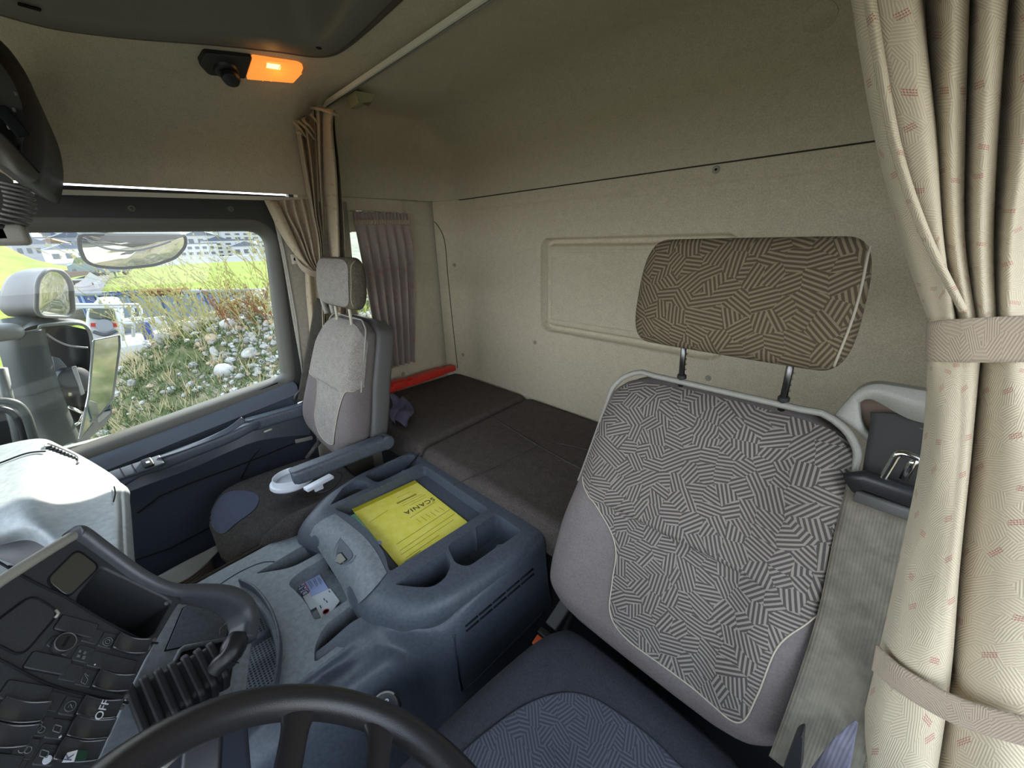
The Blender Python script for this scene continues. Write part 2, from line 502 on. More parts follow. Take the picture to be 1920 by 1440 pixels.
def onsurf(F, s, t, off=0.0, sgn=1):
    e = 1e-3; p = F(s, t); n = (F(s + e, t) - F(s - e, t)).cross(F(s, t + e) - F(s, t - e)).normalized()
    return p + n * off * sgn
def sm(a, b, x):
    t = min(max((x - a) / (b - a), 0), 1); return t * t * (3 - 2 * t)
# ================================================================== THE CAB SHELL
XR, XL, YB = 1.90, -0.30, -1.37        # passenger wall, driver wall, back wall
ZS = 1.645                             # height of the seam between the wall panels and the roof lining
def lerp_tab(tab, x):
    if x <= tab[0][0]: return tab[0][1]
    for (a, p), (b, q) in zip(tab, tab[1:]):
        if x <= b: return p + (q - p) * (x - a) / (b - a)
    return tab[-1][1]

# ---- roof lining: one shell, wall curve > roof, closed round the back
def roof_profile(y):
    """(distance from the passenger wall inwards, height) of the lining at y"""
    k = sm(-0.62, -0.80, y)            # 0 over the seats, 1 over the bunk
    a = [(0, 1.645), (.002, 1.72), (.008, 1.80), (.035, 1.86), (.09, 1.90), (.16, 1.94), (.24, 1.975), (.33, 2.0), (.42, 2.01)]
    b = [(0, 1.645), (.002, 1.74), (.006, 1.84), (.02, 1.91), (.06, 1.965), (.12, 1.985), (.20, 1.985), (.30, 1.985), (.42, 1.985)]
    return [(p[0] * (1 - k) + q[0] * k, p[1] * (1 - k) + q[1] * k) for p, q in zip(a, b)]
ys = [0.75, 0.6, 0.5, 0.4] + [0.35 - .035 * i for i in range(29)] + [-0.66, -0.69, -0.72, -0.76, -0.80, -0.9, -1.0, -1.08, -1.15]
verts, faces = [], []
NP = 25
def roof_ring(y, inset, ztop_drop):
    pr = roof_profile(y)
    pts = [spline([Vector((a, 0, z)) for a, z in pr], i / NP) for i in range(NP + 1)]
    ring = [Vector((XR - p.x - inset * sm(1.60, 1.99, p.z) * 0 - inset, y, ZS + (p.z - ZS) * ztop_drop)) for p in pts]
    mid = []
    xa, xb = ring[-1].x, XL + (XR - ring[-1].x)
    for i in range(1, 48): mid.append(Vector((xa + (xb - xa) * i / 48, y, ring[-1].z)))
    back = [Vector((XL + (XR - q.x), y, q.z)) for q in ring[::-1]]
    return ring + mid + back
rings = [roof_ring(y, 0, 1) for y in ys]
for i in range(1, 13):                 # the lining rolls down to the back wall
    a = (PI / 2) * i / 12
    rings.append(roof_ring(-1.15 - 0.22 * math.sin(a), 0.11 * (1 - math.cos(a)) , 1 - 0.55 * (1 - math.cos(a))))
K = len(rings[0])
# hole of the roof hatch: x 0.15..1.40, y -0.62..0.3 is left open (frame fills it)
HX0, HX1, HY0, HY1 = 0.22, 1.46, -0.60, 0.18
for r in rings: verts += r
full_ = [(j * K + i, j * K + i + 1, (j + 1) * K + i + 1, (j + 1) * K + i) for j in range(len(rings) - 1) for i in range(K - 1)]
bv0 = BVHTree.FromPolygons(verts, full_)
hatch_edge = [P(u, v, on=bv0) for u, v in ((-90, -12), (-40, 14), (0, 27), (60, 44), (130, 58), (250, 72), (400, 84), (520, 97), (585, 106), (622, 104), (650, 90), (690, 58), (745, 8), (800, -42))]
hatch_edge += [V(.45, hatch_edge[-1].y, 2.0), V(.22, -.55, 2.0), V(.20, -.2, 2.0), V(.25, .2, 2.0), V(.8, .25, 2.0), V(1.5, .25, 2.0)]
hatch_edge = [spline(hatch_edge + hatch_edge[:1], i / 140) for i in range(140)]
hc_ = V(.85, -.2, 2.0)
def inset_loop(d_):
    out = []
    for p in hatch_edge:
        q = V(hc_.x - p.x, hc_.y - p.y, 0); out.append(p + q.normalized() * d_ * 1.15)
    return out
def inside(x, y, poly):
    c = False; n_ = len(poly)
    for i in range(n_):
        a, b = poly[i], poly[i - 1]
        if (a.y > y) != (b.y > y) and x < (b.x - a.x) * (y - a.y) / (b.y - a.y) + a.x: c = not c
    return c
hole_ = inset_loop(.035)
for q in full_:
    if all(inside(verts[k].x, verts[k].y, hole_) and verts[k].z > 1.93 for k in q): continue
    faces.append(q)
# upper back panel down to the seam
last = rings[-1]; base = len(verts)
up = []
for q in last: up.append(Vector((q.x, YB, ZS)))
n0 = (len(rings) - 1) * K
verts += up
for i in range(K - 1): faces.append((n0 + i, n0 + i + 1, base + i + 1, base + i))
ceiling = link('ceiling', mesh('ceiling', verts, faces), 'roof_felt')
tag(ceiling, kind='structure')
# outer skin of the roof, so no daylight leaks
rs = box('roof_skin', (0.8, -0.35, 2.23), (2.4, 2.2, 0.02), 'plastic_grey'); rs.name = 'trim_1'; tag(rs, kind='structure')

# ---- roof hatch frame (moulded dark surround with a deep well)
hat = thing('roof_hatch', (0.84, -0.2, 2.0), 'large grey moulded roof hatch surround set in the lining at the top left', 'roof hatch')
def hloop(d_, dz, flat=None): return [V(p.x, p.y, (p.z + dz) if flat is None else p.z + (flat - p.z) * 1.0) for p in inset_loop(d_)]
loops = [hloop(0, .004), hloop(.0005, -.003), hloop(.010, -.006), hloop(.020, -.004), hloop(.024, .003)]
def ribbon(name, loops, mat, parent, cap=False):
    k = len(loops[0]); vs = [p for l in loops for p in l]
    fs = [(j * k + i, j * k + (i + 1) % k, (j + 1) * k + (i + 1) % k, (j + 1) * k + i) for j in range(len(loops) - 1) for i in range(k)]
    if cap: fs.append(tuple((len(loops) - 1) * k + i for i in range(k)))
    return link(name, mesh(name, vs, fs), mat, parent)
ribbon('shade_band', loops, 'shade_band_felt', hat)  # flat dark band, shade of the upturned lining edge put into its colour
ribbon('surround', [hloop(.022, .006), hloop(.023, -.006), hloop(.028, -.010), hloop(.095, -.010), hloop(.105, -.006), hloop(.115, .010), hloop(.135, 0, 2.06), hloop(.16, 0, 2.12), hloop(.22, 0, 2.15)], 'hatch_plastic', hat, True)
bvH = bvh_of([o for o in hat.children if o.name.startswith('surround')] or [D.objects['surround']])
pq = P(598, 90, on=bvH)
tag(lathe('screw_cap', [(0.0, -.002), (.006, -.002), (.009, 0), (.009, .004)], pq, 'dark_void', hat, (0, 0, 1), 16), 'small dark screw cap')
vent = box('vent_grille', (P(55, 12, on=bvH) or P(55, 12, z=1.99)) + V(0, 0, -.001), (.014, .035, .004), 'dark_void', hat, .002, Matrix.Rotation(.15, 3, 'Z'))

# ---- back wall: felt panel with a pressed rounded rectangle
def rr_dist(x, z, cx, cz, hx, hz, r):
    dx, dz = abs(x - cx) - hx + r, abs(z - cz) - hz + r
    return min(max(dx, dz), 0) + math.hypot(max(dx, 0), max(dz, 0)) - r
RX = 0.0
def back_y(x, z):
    d = rr_dist(x, z, 0.80, 1.243, 0.405, 0.205, 0.05)
    h = 0.0
    if d < 0:
        h = -0.044 * sm(0, -0.006, d)                       # steps in
        h += 0.034 * sm(-0.022, -0.036, d)                   # inner field comes forward again
        h -= 0.007 * (sm(-0.046, -0.051, d) - sm(-0.053, -0.060, d))
    ridge = 0.004 * math.exp(-((z - 1.585) / 0.006) ** 2) * sm(1.75, 1.6, x)
    corner = 0.0
    if x > 1.70: 
        c = (x - 1.70) / 0.2
        corner = 0.075 * c * c
    return YB + h + ridge + corner + 0.010 * sm(1.3, .70, z)*0
vs, fs = [], []
xs = [XL + (XR - XL) * i / 420 for i in range(421)]; zs = [0.30 + (ZS - 0.30) * j / 280 for j in range(281)]
for z in zs:
    for x in xs: vs.append((x, back_y(x, z), z))
for j in range(280):
    for i in range(420): fs.append((j * 421 + i, j * 421 + i + 1, (j + 1) * 421 + i + 1, (j + 1) * 421 + i))
wall_back = tag(link('wall_back', mesh('wall_back', vs, fs), 'wall_felt'), kind='structure')
# ---- passenger side wall behind the door, with its window opening
WY0, WY1, WZ0, WZ1 = -1.02, -0.80, 0.90, 1.50
def ring_wall(name, outer, inner, x, mat, thick):
    k = len(inner)
    def outp(p):
        c = Vector((x, (WY0 + WY1) / 2, (WZ0 + WZ1) / 2)); d = p - c
        ts = []
        if abs(d.y) > 1e-6: ts.append(((outer[1] if d.y > 0 else outer[0]) - c.y) / d.y)
        if abs(d.z) > 1e-6: ts.append(((outer[3] if d.z > 0 else outer[2]) - c.z) / d.z)
        return c + d * min(ts)
    o_ = [outp(p) for p in inner]
    vs = list(inner) + o_ + [p + V(thick, 0, 0) for p in inner]
    fs = []
    for i in range(k):
        j = (i + 1) % k
        fs.append((i, j, k + j, k + i)); fs.append((j, i, 2 * k + i, 2 * k + j))
    return link(name, mesh(name, vs, fs), mat, None, False)
inner = roundpoly([V(XR, WY0, WZ0), V(XR, WY1, WZ0), V(XR, WY1, WZ1), V(XR, WY0, WZ1)], .05, 8)
# extra points so the outer rectangle keeps its corners
wall_right = ring_wall('wall_right', (YB, -0.655, 0.0, ZS), inner, XR, 'wall_felt', 0.05)
tag(wall_right, kind='structure')
for (a, b, c, d_) in ((YB, -.655, 0, .3),): pass
wr2 = box('wall_right_low', (XR + .03, -1.0, .15), (.05, .75, .5), 'wall_felt'); tag(wr2, kind='structure'); wr2.name = 'wall_right'
wr3 = box('wall_right', (XR + .045, -1.20, 1.0), (.05, .33, 1.35), 'wall_felt'); tag(wr3, kind='structure')
wr4 = box('wall_right', (XR + .045, -0.71, 1.15), (.05, .15, 1.1), 'wall_felt'); tag(wr4, kind='structure')
ob = box('wall_back', (0.8, YB - .07, 1.1), (2.5, .03, 2.3), 'plastic_grey'); tag(ob, kind='structure')  # unseen outer boxes from here, added behind the walls to stop light leaks
ob = box('wall_right', (XR + .10, -1.22, 1.1), (.03, .36, 2.2), 'plastic_grey'); tag(ob, kind='structure')
for zz in (.42, 1.87): tag(box('wall_right', (XR + .10, -.85, zz), (.03, .46, .90 if zz < 1 else .68), 'plastic_grey'), kind='structure')
ob = box('wall_right', (XR + .10, -.2, 1.97), (.03, 1.9, .62), 'plastic_grey'); tag(ob, kind='structure')
gl = box('window_2', (XR + .04, (WY0 + WY1) / 2, (WZ0 + WZ1) / 2), (.004, .24, .62), 'window_glass'); tag(gl, kind='structure')
# driver side wall: only behind the door, the door itself stands open behind the camera
wl_ = box('wall_left', (XL - .02, -1.02, 1.1), (.03, .74, 2.2), 'wall_felt'); tag(wl_, kind='structure')
wlow = box('wall_left', (XL - .02, .15, .42), (.03, 1.6, .84), 'plastic_door'); tag(wlow, kind='structure')
wtop = box('wall_left', (XL - .02, .15, 1.92), (.03, 1.6, .5), 'roof_felt'); tag(wtop, kind='structure')
floor = box('floor', (0.8, -0.2, -0.02), (2.3, 2.4, 0.04), 'floor_mat'); tag(floor, kind='structure')
wfl = box('wall_front', (0.8, 0.98, 0.45), (2.3, .04, .9), 'plastic_black'); tag(wfl, kind='structure')
wft = box('wall_front', (0.8, 0.75, 1.98), (2.3, .04, .5), 'roof_felt'); tag(wft, kind='structure')
for xx in (XL + .02, XR + .02):
    ap = sweep('trim_2', [V(xx, .95, .85), V(xx, .88, 1.3), V(xx, .76, 1.75)], circ(.035, 10), 'plastic_frame'); tag(ap, kind='structure')
bvB = bvh_of([wall_back]); bvC = bvh_of([ceiling]); bvR = bvh_of([wall_right])

# seams and press studs of the panels
def seam_on(name, pix, bv, r, mat, parent, lift=0.001, n=40):
    pts = []
    for i in range(n + 1):
        q = spline([Vector((a, b, 0)) for a, b in pix], i / n)
        w = P(q.x, q.y, on=bv)
        if w is not None: pts.append(w - ray(q.x, q.y) * lift)
    return tube(name, pts, r, mat, parent, 6)
tube('seam', [V(XR - .02, YB + .004, ZS - .001), V(XL, YB + .004, ZS - .001)], .0022, 'seam_dark', wall_back, 6)
tube('seam', [V(XR - .001, YB + .12, ZS), V(XR - .001, -0.67, ZS)], .003, 'seam_light', wall_right, 6)
bvBR = bvh_of([wall_back, wall_right])
seam_on('seam', [(790, 381), (800, 400), (822, 425), (834, 455), (840, 520), (848, 600), (858, 690)], bvBR, .0020, 'seam_dark', wall_back)
def stud(u, v, bv, parent, r=.011, mat='pillar_trim'):
    p = P(u, v, on=bv)
    if p is None: return
    hit = bv.ray_cast(CAM, ray(u, v)); nn = hit[1]
    if nn.dot(ray(u, v)) > 0: nn = -nn
    lathe('press_stud', [(0, .0045), (r * .35, .0045), (r * .4, .003), (r * .75, .0035), (r, .0015), (r, -.001)], p, mat, parent, nn, 20)
for u, v in ((1343, 318), (1003, 642), (852, 497), (868, 665), (1328, 709)): stud(u, v, bvBR, wall_back, .010)
stud(1343, 318, bvBR, wall_back, .011, 'plastic_trim_light')
stud(756, 701, bvBR, wall_right, .012)
for (u, v, r) in ((858, 258, .018), (1537, 33, .034)):
    h = bvC.ray_cast(CAM, ray(u, v)); nn = h[1] if h[1].dot(ray(u, v)) < 0 else -h[1]
    lathe('blank_cap', [(0, .004), (r * .85, .004), (r, .002), (r, -.002)], h[0], 'roof_felt', ceiling, nn, 32)

# ---- curtain rail across the cab
rail = thing('curtain_rail', (1.2, -0.75, 1.955), 'pale metal curtain rail running along the ceiling above the bunk edge', 'curtain rail')
ra, rb = P(610, 195, z=1.968), P(905, 0, z=1.968)
YR = (ra.y + rb.y) / 2; zr = 1.970
sweep('rail_track', [V(1.86, YR, zr), V(XL + .05, YR, zr)], [(-.004, -.007), (.004, -.007), (.004, .007), (-.004, .007)], 'rail_white', rail, smooth=False)
sweep('rail_lip', [V(1.86, YR - .016, zr - .002), V(XL + .05, YR - .016, zr - .002)], circ(.0035, 8), 'plastic_trim_light', rail)
# ---- rail strip over the passenger door
st = thing('door_curtain_rail', (1.88, -.2, 1.63), 'thin cream curtain track above the passenger door window', 'curtain rail')
sweep('rail_track', [P(38, 358, x=1.885), P(578, 374.5, x=1.885)], [(-.005, -.007), (.005, -.007), (.005, .007), (-.005, .007)], 'plastic_cream', st, smooth=False)

# ================================================================== PASSENGER DOOR
door = thing('door_1', (1.9, -.2, 0.1), None, None, kind='structure')
XD = 1.90
out_pts = [P(20, 360, x=XD), P(577, 378, x=XD), P(583, 520, x=XD), P(600, 760, x=XD)]
def wp(u, v, x): return P(u, v, x=x)
# window opening (inner edge of the dark seal)
win = roundpoly([wp(-120, 437, 1.93), wp(497, 433, 1.93), wp(531, 706, 1.93), wp(160, 838, 1.93), wp(-30, 905, 1.93)], [.02, .065, .02, .02, .02], 10)
def scaled_loop(pts, dx, f):
    c = sum(pts, Vector()) / len(pts)
    return [V(dx, c.y + (p.y - c.y) * f[0] + f[2], c.z + (p.z - c.z) * f[1] + f[3]) for p in pts]
def offset_loop(pts, dx, d):
    """push a loop in the y-z plane outwards by d"""
    k = len(pts); c = sum(pts, Vector()) / k; out = []
    for i in range(k):
        a, b = pts[i - 1], pts[(i + 1) % k]; t = (b - a); t.x = 0; t.normalize()
        n = Vector((0, t.z, -t.y))
        if n.dot(pts[i] - c) < 0: n = -n
        out.append(V(dx, pts[i].y + n.y * d, pts[i].z + n.z * d))
    return out
loops = [offset_loop(win, 1.97, 0.0), offset_loop(win, 1.935, 0.0), offset_loop(win, 1.912, .006), offset_loop(win, 1.900, .018), offset_loop(win, 1.897, .034), offset_loop(win, 1.899, .042)]
k = len(win); vs = [p for l in loops for p in l]
fs = [(j * k + i, j * k + (i + 1) % k, (j + 1) * k + (i + 1) % k, (j + 1) * k + i) for j in range(len(loops) - 1) for i in range(k)]
link('window_seal', mesh('window_seal', vs, fs), 'plastic_frame', door)
# flat steel frame round it up to the rail and back to the pillar
outer = []
c0 = sum(win, Vector()) / k
rect = (-0.60, 0.75, 0.60, 1.64)      # y0,y1,z0,z1
for p in loops[-1]:
    d_ = p - c0; ts = []
    if abs(d_.y) > 1e-6: ts.append(((rect[1] if d_.y > 0 else rect[0]) - c0.y) / d_.y)
    if abs(d_.z) > 1e-6: ts.append(((rect[3] if d_.z > 0 else rect[2]) - c0.z) / d_.z)
    q = c0 + d_ * min(ts); outer.append(V(1.905, q.y, q.z))
vs = loops[-1] + outer
fs = [(i, (i + 1) % k, k + (i + 1) % k, k + i) for i in range(k)]
link('door_frame', mesh('door_frame', vs, fs), 'plastic_frame_dark', door, False)
for u, v in ((247, 391), (432, 392)):
    lathe('screw', [(0, .004), (.004, .003), (.005, .006), (.009, .006), (.011, 0)], P(u, v, x=1.903), 'plastic_frame', door, (-1, 0, 0), 20)
tube('frame_line', [P(75, 409, x=1.902), P(300, 410, x=1.902), P(478, 413, x=1.902), P(512, 438, x=1.902), P(530, 520, x=1.902), P(556, 700, x=1.902)], .0025, 'plastic_grey', door, 6)
pane = prism('window_1', offset_loop(win, 1.955, .012), (-1, 0, 0), .004, 'window_glass'); tag(pane, kind='structure')
# small sticker on the pane
sk = thing('window_sticker', P(490, 678, x=1.95), 'small round white sticker near the lower rear corner of the side window', 'sticker')
c = P(490, 678, x=1.948)
lathe('disc', [(.0095, 0), (.0095, .0006), (.006, .0006), (.006, 0)], c, 'paper_white', sk, (-1, 0, 0), 24)
box('bar', c + V(-.0008, 0, 0), (.0008, .003, .014), 'paper_white', sk, rot=Matrix.Rotation(.7, 3, 'X'))

# door lining below the window
def DL(u, v, x): return P(u, v, x=x)
def door_sheet(name, rows, mat, parent, nu=40, nv=16, thick=.0):
    return patch(name, rows, nu, nv, mat, parent, thick)
# sill with demister slots
sill = door_sheet('sill', [[DL(40, 885, 1.925), DL(160, 842, 1.925), DL(340, 779, 1.925), DL(533, 710, 1.925)],
                           [DL(40, 900, 1.91), DL(165, 856, 1.905), DL(345, 790, 1.905), DL(545, 713, 1.905)],
                           [DL(40, 915, 1.885), DL(175, 868, 1.88), DL(350, 804, 1.88), DL(556, 722, 1.88)],
                           [DL(40, 932, 1.865), DL(190, 885, 1.86), DL(358, 818, 1.86), DL(560, 738, 1.86)]], 'plastic_door_upper', door, 50, 12)
for a, b in (((225, 829), (305, 800)), ((320, 795), (362, 779)), ((405, 764), (447, 747)), ((480, 735), (520, 718))):
    tube('demister_slot', [DL(a[0], a[1], 1.908) + V(-.002, 0, .001), DL(b[0], b[1], 1.908) + V(-.002, 0, .001)], .0028, 'dark_void', door, 6)
up_ = door_sheet('upper_lining', [[DL(40, 932, 1.865), DL(190, 885, 1.86), DL(358, 818, 1.86), DL(480, 770, 1.86), DL(566, 736, 1.865)],
                                 [DL(40, 950, 1.875), DL(205, 898, 1.885), DL(330, 855, 1.90), DL(470, 795, 1.895), DL(575, 760, 1.87)],
                                 [DL(40, 985, 1.86), DL(230, 900, 1.875), DL(345, 868, 1.895), DL(480, 800, 1.885), DL(580, 790, 1.87)],
                                 [DL(40, 1010, 1.85), DL(235, 925, 1.86), DL(355, 880, 1.87), DL(480, 828, 1.87), DL(582, 815, 1.87)]], 'plastic_door_upper', door, 60, 30)
low = door_sheet('lower_lining', [[DL(40, 1010, 1.85), DL(235, 925, 1.86), DL(355, 880, 1.87), DL(480, 828, 1.87), DL(590, 800, 1.875)],
                                 [DL(60, 1030, 1.87), DL(240, 955, 1.88), DL(360, 915, 1.885), DL(480, 870, 1.885), DL(600, 850, 1.885)],
                                 [DL(100, 1080, 1.88), DL(250, 1010, 1.885), DL(370, 960, 1.885), DL(490, 920, 1.885), DL(620, 900, 1.89)],
                                 [DL(150, 1180, 1.88), DL(260, 1110, 1.88), DL(380, 1060, 1.88), DL(500, 1010, 1.88), DL(640, 960, 1.89)],
                                 [DL(200, 1400, 1.88), DL(300, 1300, 1.88), DL(400, 1250, 1.88), DL(520, 1200, 1.88), DL(660, 1150, 1.89)]], 'plastic_door', door, 60, 50)
tube('lining_groove', [DL(258, 962, 1.878), DL(300, 930, 1.876), DL(360, 905, 1.876), DL(430, 880, 1.874), DL(500, 852, 1.874), DL(560, 828, 1.874)], .0025, 'dark_void', door, 8)
tube('lining_groove', [DL(452, 898, 1.881), DL(470, 862, 1.880), DL(490, 838, 1.878), DL(518, 820, 1.876), DL(540, 812, 1.874)], .0025, 'dark_void', door, 8)
tube('lining_groove', [DL(232, 1058, 1.87), DL(320, 1028, 1.87), DL(395, 988, 1.872)], .0025, 'dark_void', door, 8)
# long pull handle with switch block
hp = [(222, 905), (262, 880), (300, 868), (360, 845), (430, 818), (475, 797), (520, 780)]
hand = sweep('pull_handle', smoothpath([DL(u, v, 1.80 + .045 * (i in (0, 6)) + .0 * i) for i, (u, v) in enumerate(hp)], 30),
             rrect(.048, .05, .016, 4), 'plastic_door_upper', door, up=V(0, 0, 1), scale=lambda t: .55 + .45 * math.sin(PI * min(1, t * 1.0 + .12)) ** .4)
cap_ = patch('handle_top', [[DL(296, 858, 1.795), DL(350, 838, 1.795), DL(420, 806, 1.79), DL(452, 782, 1.80)],
                            [DL(296, 861, 1.775), DL(350, 844, 1.775), DL(425, 814, 1.775), DL(462, 790, 1.79)]], 20, 4, 'plastic_door_upper', door, .004)
sw = thing('window_switch_block', DL(275, 870, 1.78), 'black window lift switch with white symbol at the front of the door pull', 'switch')
R_ = axes((-.5, -.1, .86), (0, -1, 0.28))
cen = DL(274, 871, 1.765)
def onblock(dx, dy, dz=0): return cen + R_ @ V(dx, dy, dz)
box('switch_plate', onblock(-.03, 0, -.006), (.15, .045, .016), 'plastic_door_upper', sw, .004, R_)
box('rocker', onblock(0.005, 0, .006), (.028, .038, .012), 'plastic_black', sw, .004, R_)
box('symbol', onblock(0.005, -.002, .0125), (.010, .009, .0008), 'symbol_white', sw, .0003, R_)
for q in (-.032, -.062): box('gap', onblock(q, 0, .0022), (.002, .042, .0012), 'dark_void', sw, 0, R_)
# door bin with papers
bn = thing('door_bin', DL(350, 1075, 1.80), 'pale grey bin at the foot of the passenger door', 'storage bin')
patch('bin_front', [[DL(262, 1100, 1.80), DL(330, 1062, 1.78), DL(408, 1022, 1.78)], [DL(300, 1130, 1.74), DL(345, 1100, 1.72), DL(412, 1032, 1.76)]], 14, 6, 'plastic_trim_light', bn, .006)
for i in range(6):
    q = i * 3.2
    o = patch('paper_bundle', [[DL(306 + q, 1104 + q, 1.735), DL(352 + q, 1084 + q, 1.715), DL(396 + q * .4, 1050 + q, 1.735)], [DL(312 + q, 1108 + q, 1.735), DL(356 + q, 1086 + q, 1.715), DL(398 + q * .4, 1053 + q, 1.735)]], 10, 2, 'paper_brown', None, .0015)
    tag(o, 'brownish folded papers bundled in the passenger door bin, edge on', 'paper', 'papers in the door bin')

# ---- B pillar trim behind the passenger door
pil = thing('trim_4', (1.9, -.6, .9), None, None, kind='structure')
patch('pillar_cover', [[wp(505, 378, 1.885), wp(528, 480, 1.885), wp(552, 620, 1.885), wp(578, 760, 1.885), wp(600, 860, 1.885), wp(620, 980, 1.885)],
                       [wp(520, 378, 1.875), wp(541, 480, 1.872), wp(562, 620, 1.872), wp(588, 760, 1.872), wp(612, 860, 1.872), wp(632, 980, 1.872)],
                       [wp(600, 378, 1.875), wp(612, 480, 1.872), wp(632, 620, 1.872), wp(650, 760, 1.872), wp(668, 860, 1.872), wp(690, 980, 1.872)],
                       [wp(650, 378, 1.90), wp(660, 480, 1.90), wp(672, 620, 1.90), wp(690, 760, 1.90), wp(700, 860, 1.90), wp(722, 980, 1.90)]], 40, 14, 'pillar_trim', pil)
tube('pillar_bead', [wp(517, 405, 1.874), wp(533, 470, 1.872), wp(556, 600, 1.872), wp(574, 760, 1.872)], .004, 'plastic_trim_light', pil, 8)
for u, v in ((553, 486), (583, 664)):
    cc = wp(u, v, 1.868); cs = thing('strap_stud', cc, 'square cream stud for the curtain strap on the pillar beside the window, ' + ('the upper one' if v < 500 else 'the lower one'), 'stud')
    box('stud_plate', cc, (.010, .028, .040), 'plastic_cream', cs, .003)
    lathe('stud_head', [(0, .008), (.005, .007), (.007, 0)], cc + V(-.005, 0, 0), 'dark_void', cs, (-1, 0, 0), 16)
# ================================================================== SEATS
def ftab(tab): return lambda t: lerp_tab(tab, t)
def smooth_tab(tab, x):
    """smooth lookup through a table (hermite with limited slopes)"""
    n = len(tab)
    if x <= tab[0][0]: return tab[0][1]
    if x >= tab[-1][0]: return tab[-1][1]
    i = max(k for k in range(n - 1) if tab[k][0] <= x)
    def slope(k):
        if k == 0: return (tab[1][1] - tab[0][1]) / (tab[1][0] - tab[0][0])
        if k == n - 1: return (tab[-1][1] - tab[-2][1]) / (tab[-1][0] - tab[-2][0])
        a = (tab[k][1] - tab[k - 1][1]) / (tab[k][0] - tab[k - 1][0]); b = (tab[k + 1][1] - tab[k][1]) / (tab[k + 1][0] - tab[k][0])
        return 0 if a * b <= 0 else 2 * a * b / (a + b)
    (x0, y0), (x1, y1) = tab[i], tab[i + 1]; h = x1 - x0; t = (x - x0) / h
    return (2 * t ** 3 - 3 * t * t + 1) * y0 + (t ** 3 - 2 * t * t + t) * h * slope(i) + (-2 * t ** 3 + 3 * t * t) * y1 + (t ** 3 - t * t) * h * slope(i + 1)
def pad(name, O, X, T, N, length, wtab, depth, dtab, bump, mat, parent, pw=3.0, nt=90, na=88, uvo=(0, 0)):
    """closed upholstered body; bump(s,t) shapes its front"""
    def ring(t):
        w = smooth_tab(wtab, t / length); d = depth * smooth_tab(dtab, t / length); out = []
        for i in range(na):
            a = 2 * PI * i / na; c, s = math.cos(a), math.sin(a)
            x = w * math.copysign(abs(c) ** (2 / pw), c); y = d * math.copysign(abs(s) ** (2 / pw), s)
            f = bump(x, t) * sm(-.2, .6, s) if s > -.2 else 0
            out.append((x, y + f))
        return out
    vs, st = [], []
    for j in range(nt + 1):
        u = j / nt; t = length * (0.5 - 0.5 * math.cos(PI * u)) * .75 + length * u * .25
        for (x, y) in ring(t):
            vs.append(O + X * x + T * t + N * (y - depth)); st.append((x + uvo[0], t + uvo[1]))
    fs = [(j * na + i, j * na + (i + 1) % na, (j + 1) * na + (i + 1) % na, (j + 1) * na + i) for j in range(nt) for i in range(na)]
    fs += [tuple(range(na))[::-1], tuple(nt * na + i for i in range(na))]
    o = link(name, mesh(name, vs, fs, st), mat, parent)
    def F(s, t):
        w = smooth_tab(wtab, t / length); d = depth * smooth_tab(dtab, t / length)
        q = min(abs(s) / w, .9999)
        y = d * (1 - q ** pw) ** (1 / pw)
        sn = (y / d) ** (pw / 2)
        return O + X * s + T * t + N * (y - depth + bump(s, t) * sm(-.2, .6, sn))
    return o, F
def st_curve(pts, n, closed=True):
    """smooth closed curve through (s,t) points"""
    k = len(pts); out = []
    for i in range(k):
        for j in range(n):
            g = lambda m_: Vector((pts[m_ % k][0], pts[m_ % k][1], 0))
            q = cr(g(i - 1), g(i), g(i + 1), g(i + 2), j / n); out.append((q.x, q.y))
    return out

def headrest(parent, O, X, T, N, w, h, d, mat, side_mat=None, pw=3.4, corner=None):
    se = lambda q, p, lo: lo + (1 - lo) * max(0, 1 - abs(2 * q - 1) ** p) ** (1 / p)
    qs = [.5 - .5 * math.cos(PI * i / 40) for i in range(41)]
    wt = [(q, w * (se(q, 3.2, .72)) * (1 - .05 * q)) for q in qs]
    dt = [(q, se(q, 2.6, .12)) for q in qs]
    return pad('headrest', O, X, T, N, h, wt, d, dt, lambda s, t: 0.0, mat, parent, pw, 60, 72)

# ------------------------------------------------------------------ driver seat
ds = thing('truck_seat', (0.21, -0.45, 0.25), 'big grey driver seat in the foreground with hatch patterned cloth on backrest and headrest', 'seat')
X1 = V(1, 0, 0)
def seat_back(parent, O, a0, a1, H, wtab, hatch, outline, plain, lum, nm='backrest'):
    T = (V(0, a1, 0) + V(0, 0, a0)).normalized(); N = V(0, T.z, -T.y).normalized()
    def bump(s, t):
        q = t / H; b = 0.0
        b += 0.030 * sm(.10, .19, abs(s)) * sm(1.0, .75, q) * sm(-.05, .2, q)           # side bolsters
        k = sm(.205, .10, abs(s))
        b += lum * k * sm(.497, .512, q) * sm(.95, .52, q)                            # upper cushion overhangs the lumbar field
        return b
    o, F = pad(nm, O, X1, T, N, H, wtab, .055, [(0, .30), (.03, .62), (.10, .95), (.5, 1), (.9, .95), (.97, .7), (1, .35)], bump, plain, parent)
    ins = conform('cloth_insert', F, outline, hatch, o, .0022, 26, -1)
    return o, F, T, N, ins
wD = [(0, .165), (.04, .212), (.12, .242), (.33, .246), (.55, .232), (.78, .222), (.90, .218), (.96, .195), (1, .15)]
outD = st_curve([(.205, .325), (.150, .275), (.095, .215), (.082, .15), (.068, .085), (.025, .060), (-.06, .060), (-.14, .060), (-.182, .070), (-.192, .13), (-.197, .215), (-.222, .272), (-.238, .31),
                 (-.225, .42), (-.215, .51), (-.188, .555), (-.08, .566), (0, .567), (.08, .566), (.175, .553), (.200, .50), (.205, .41)], 8)
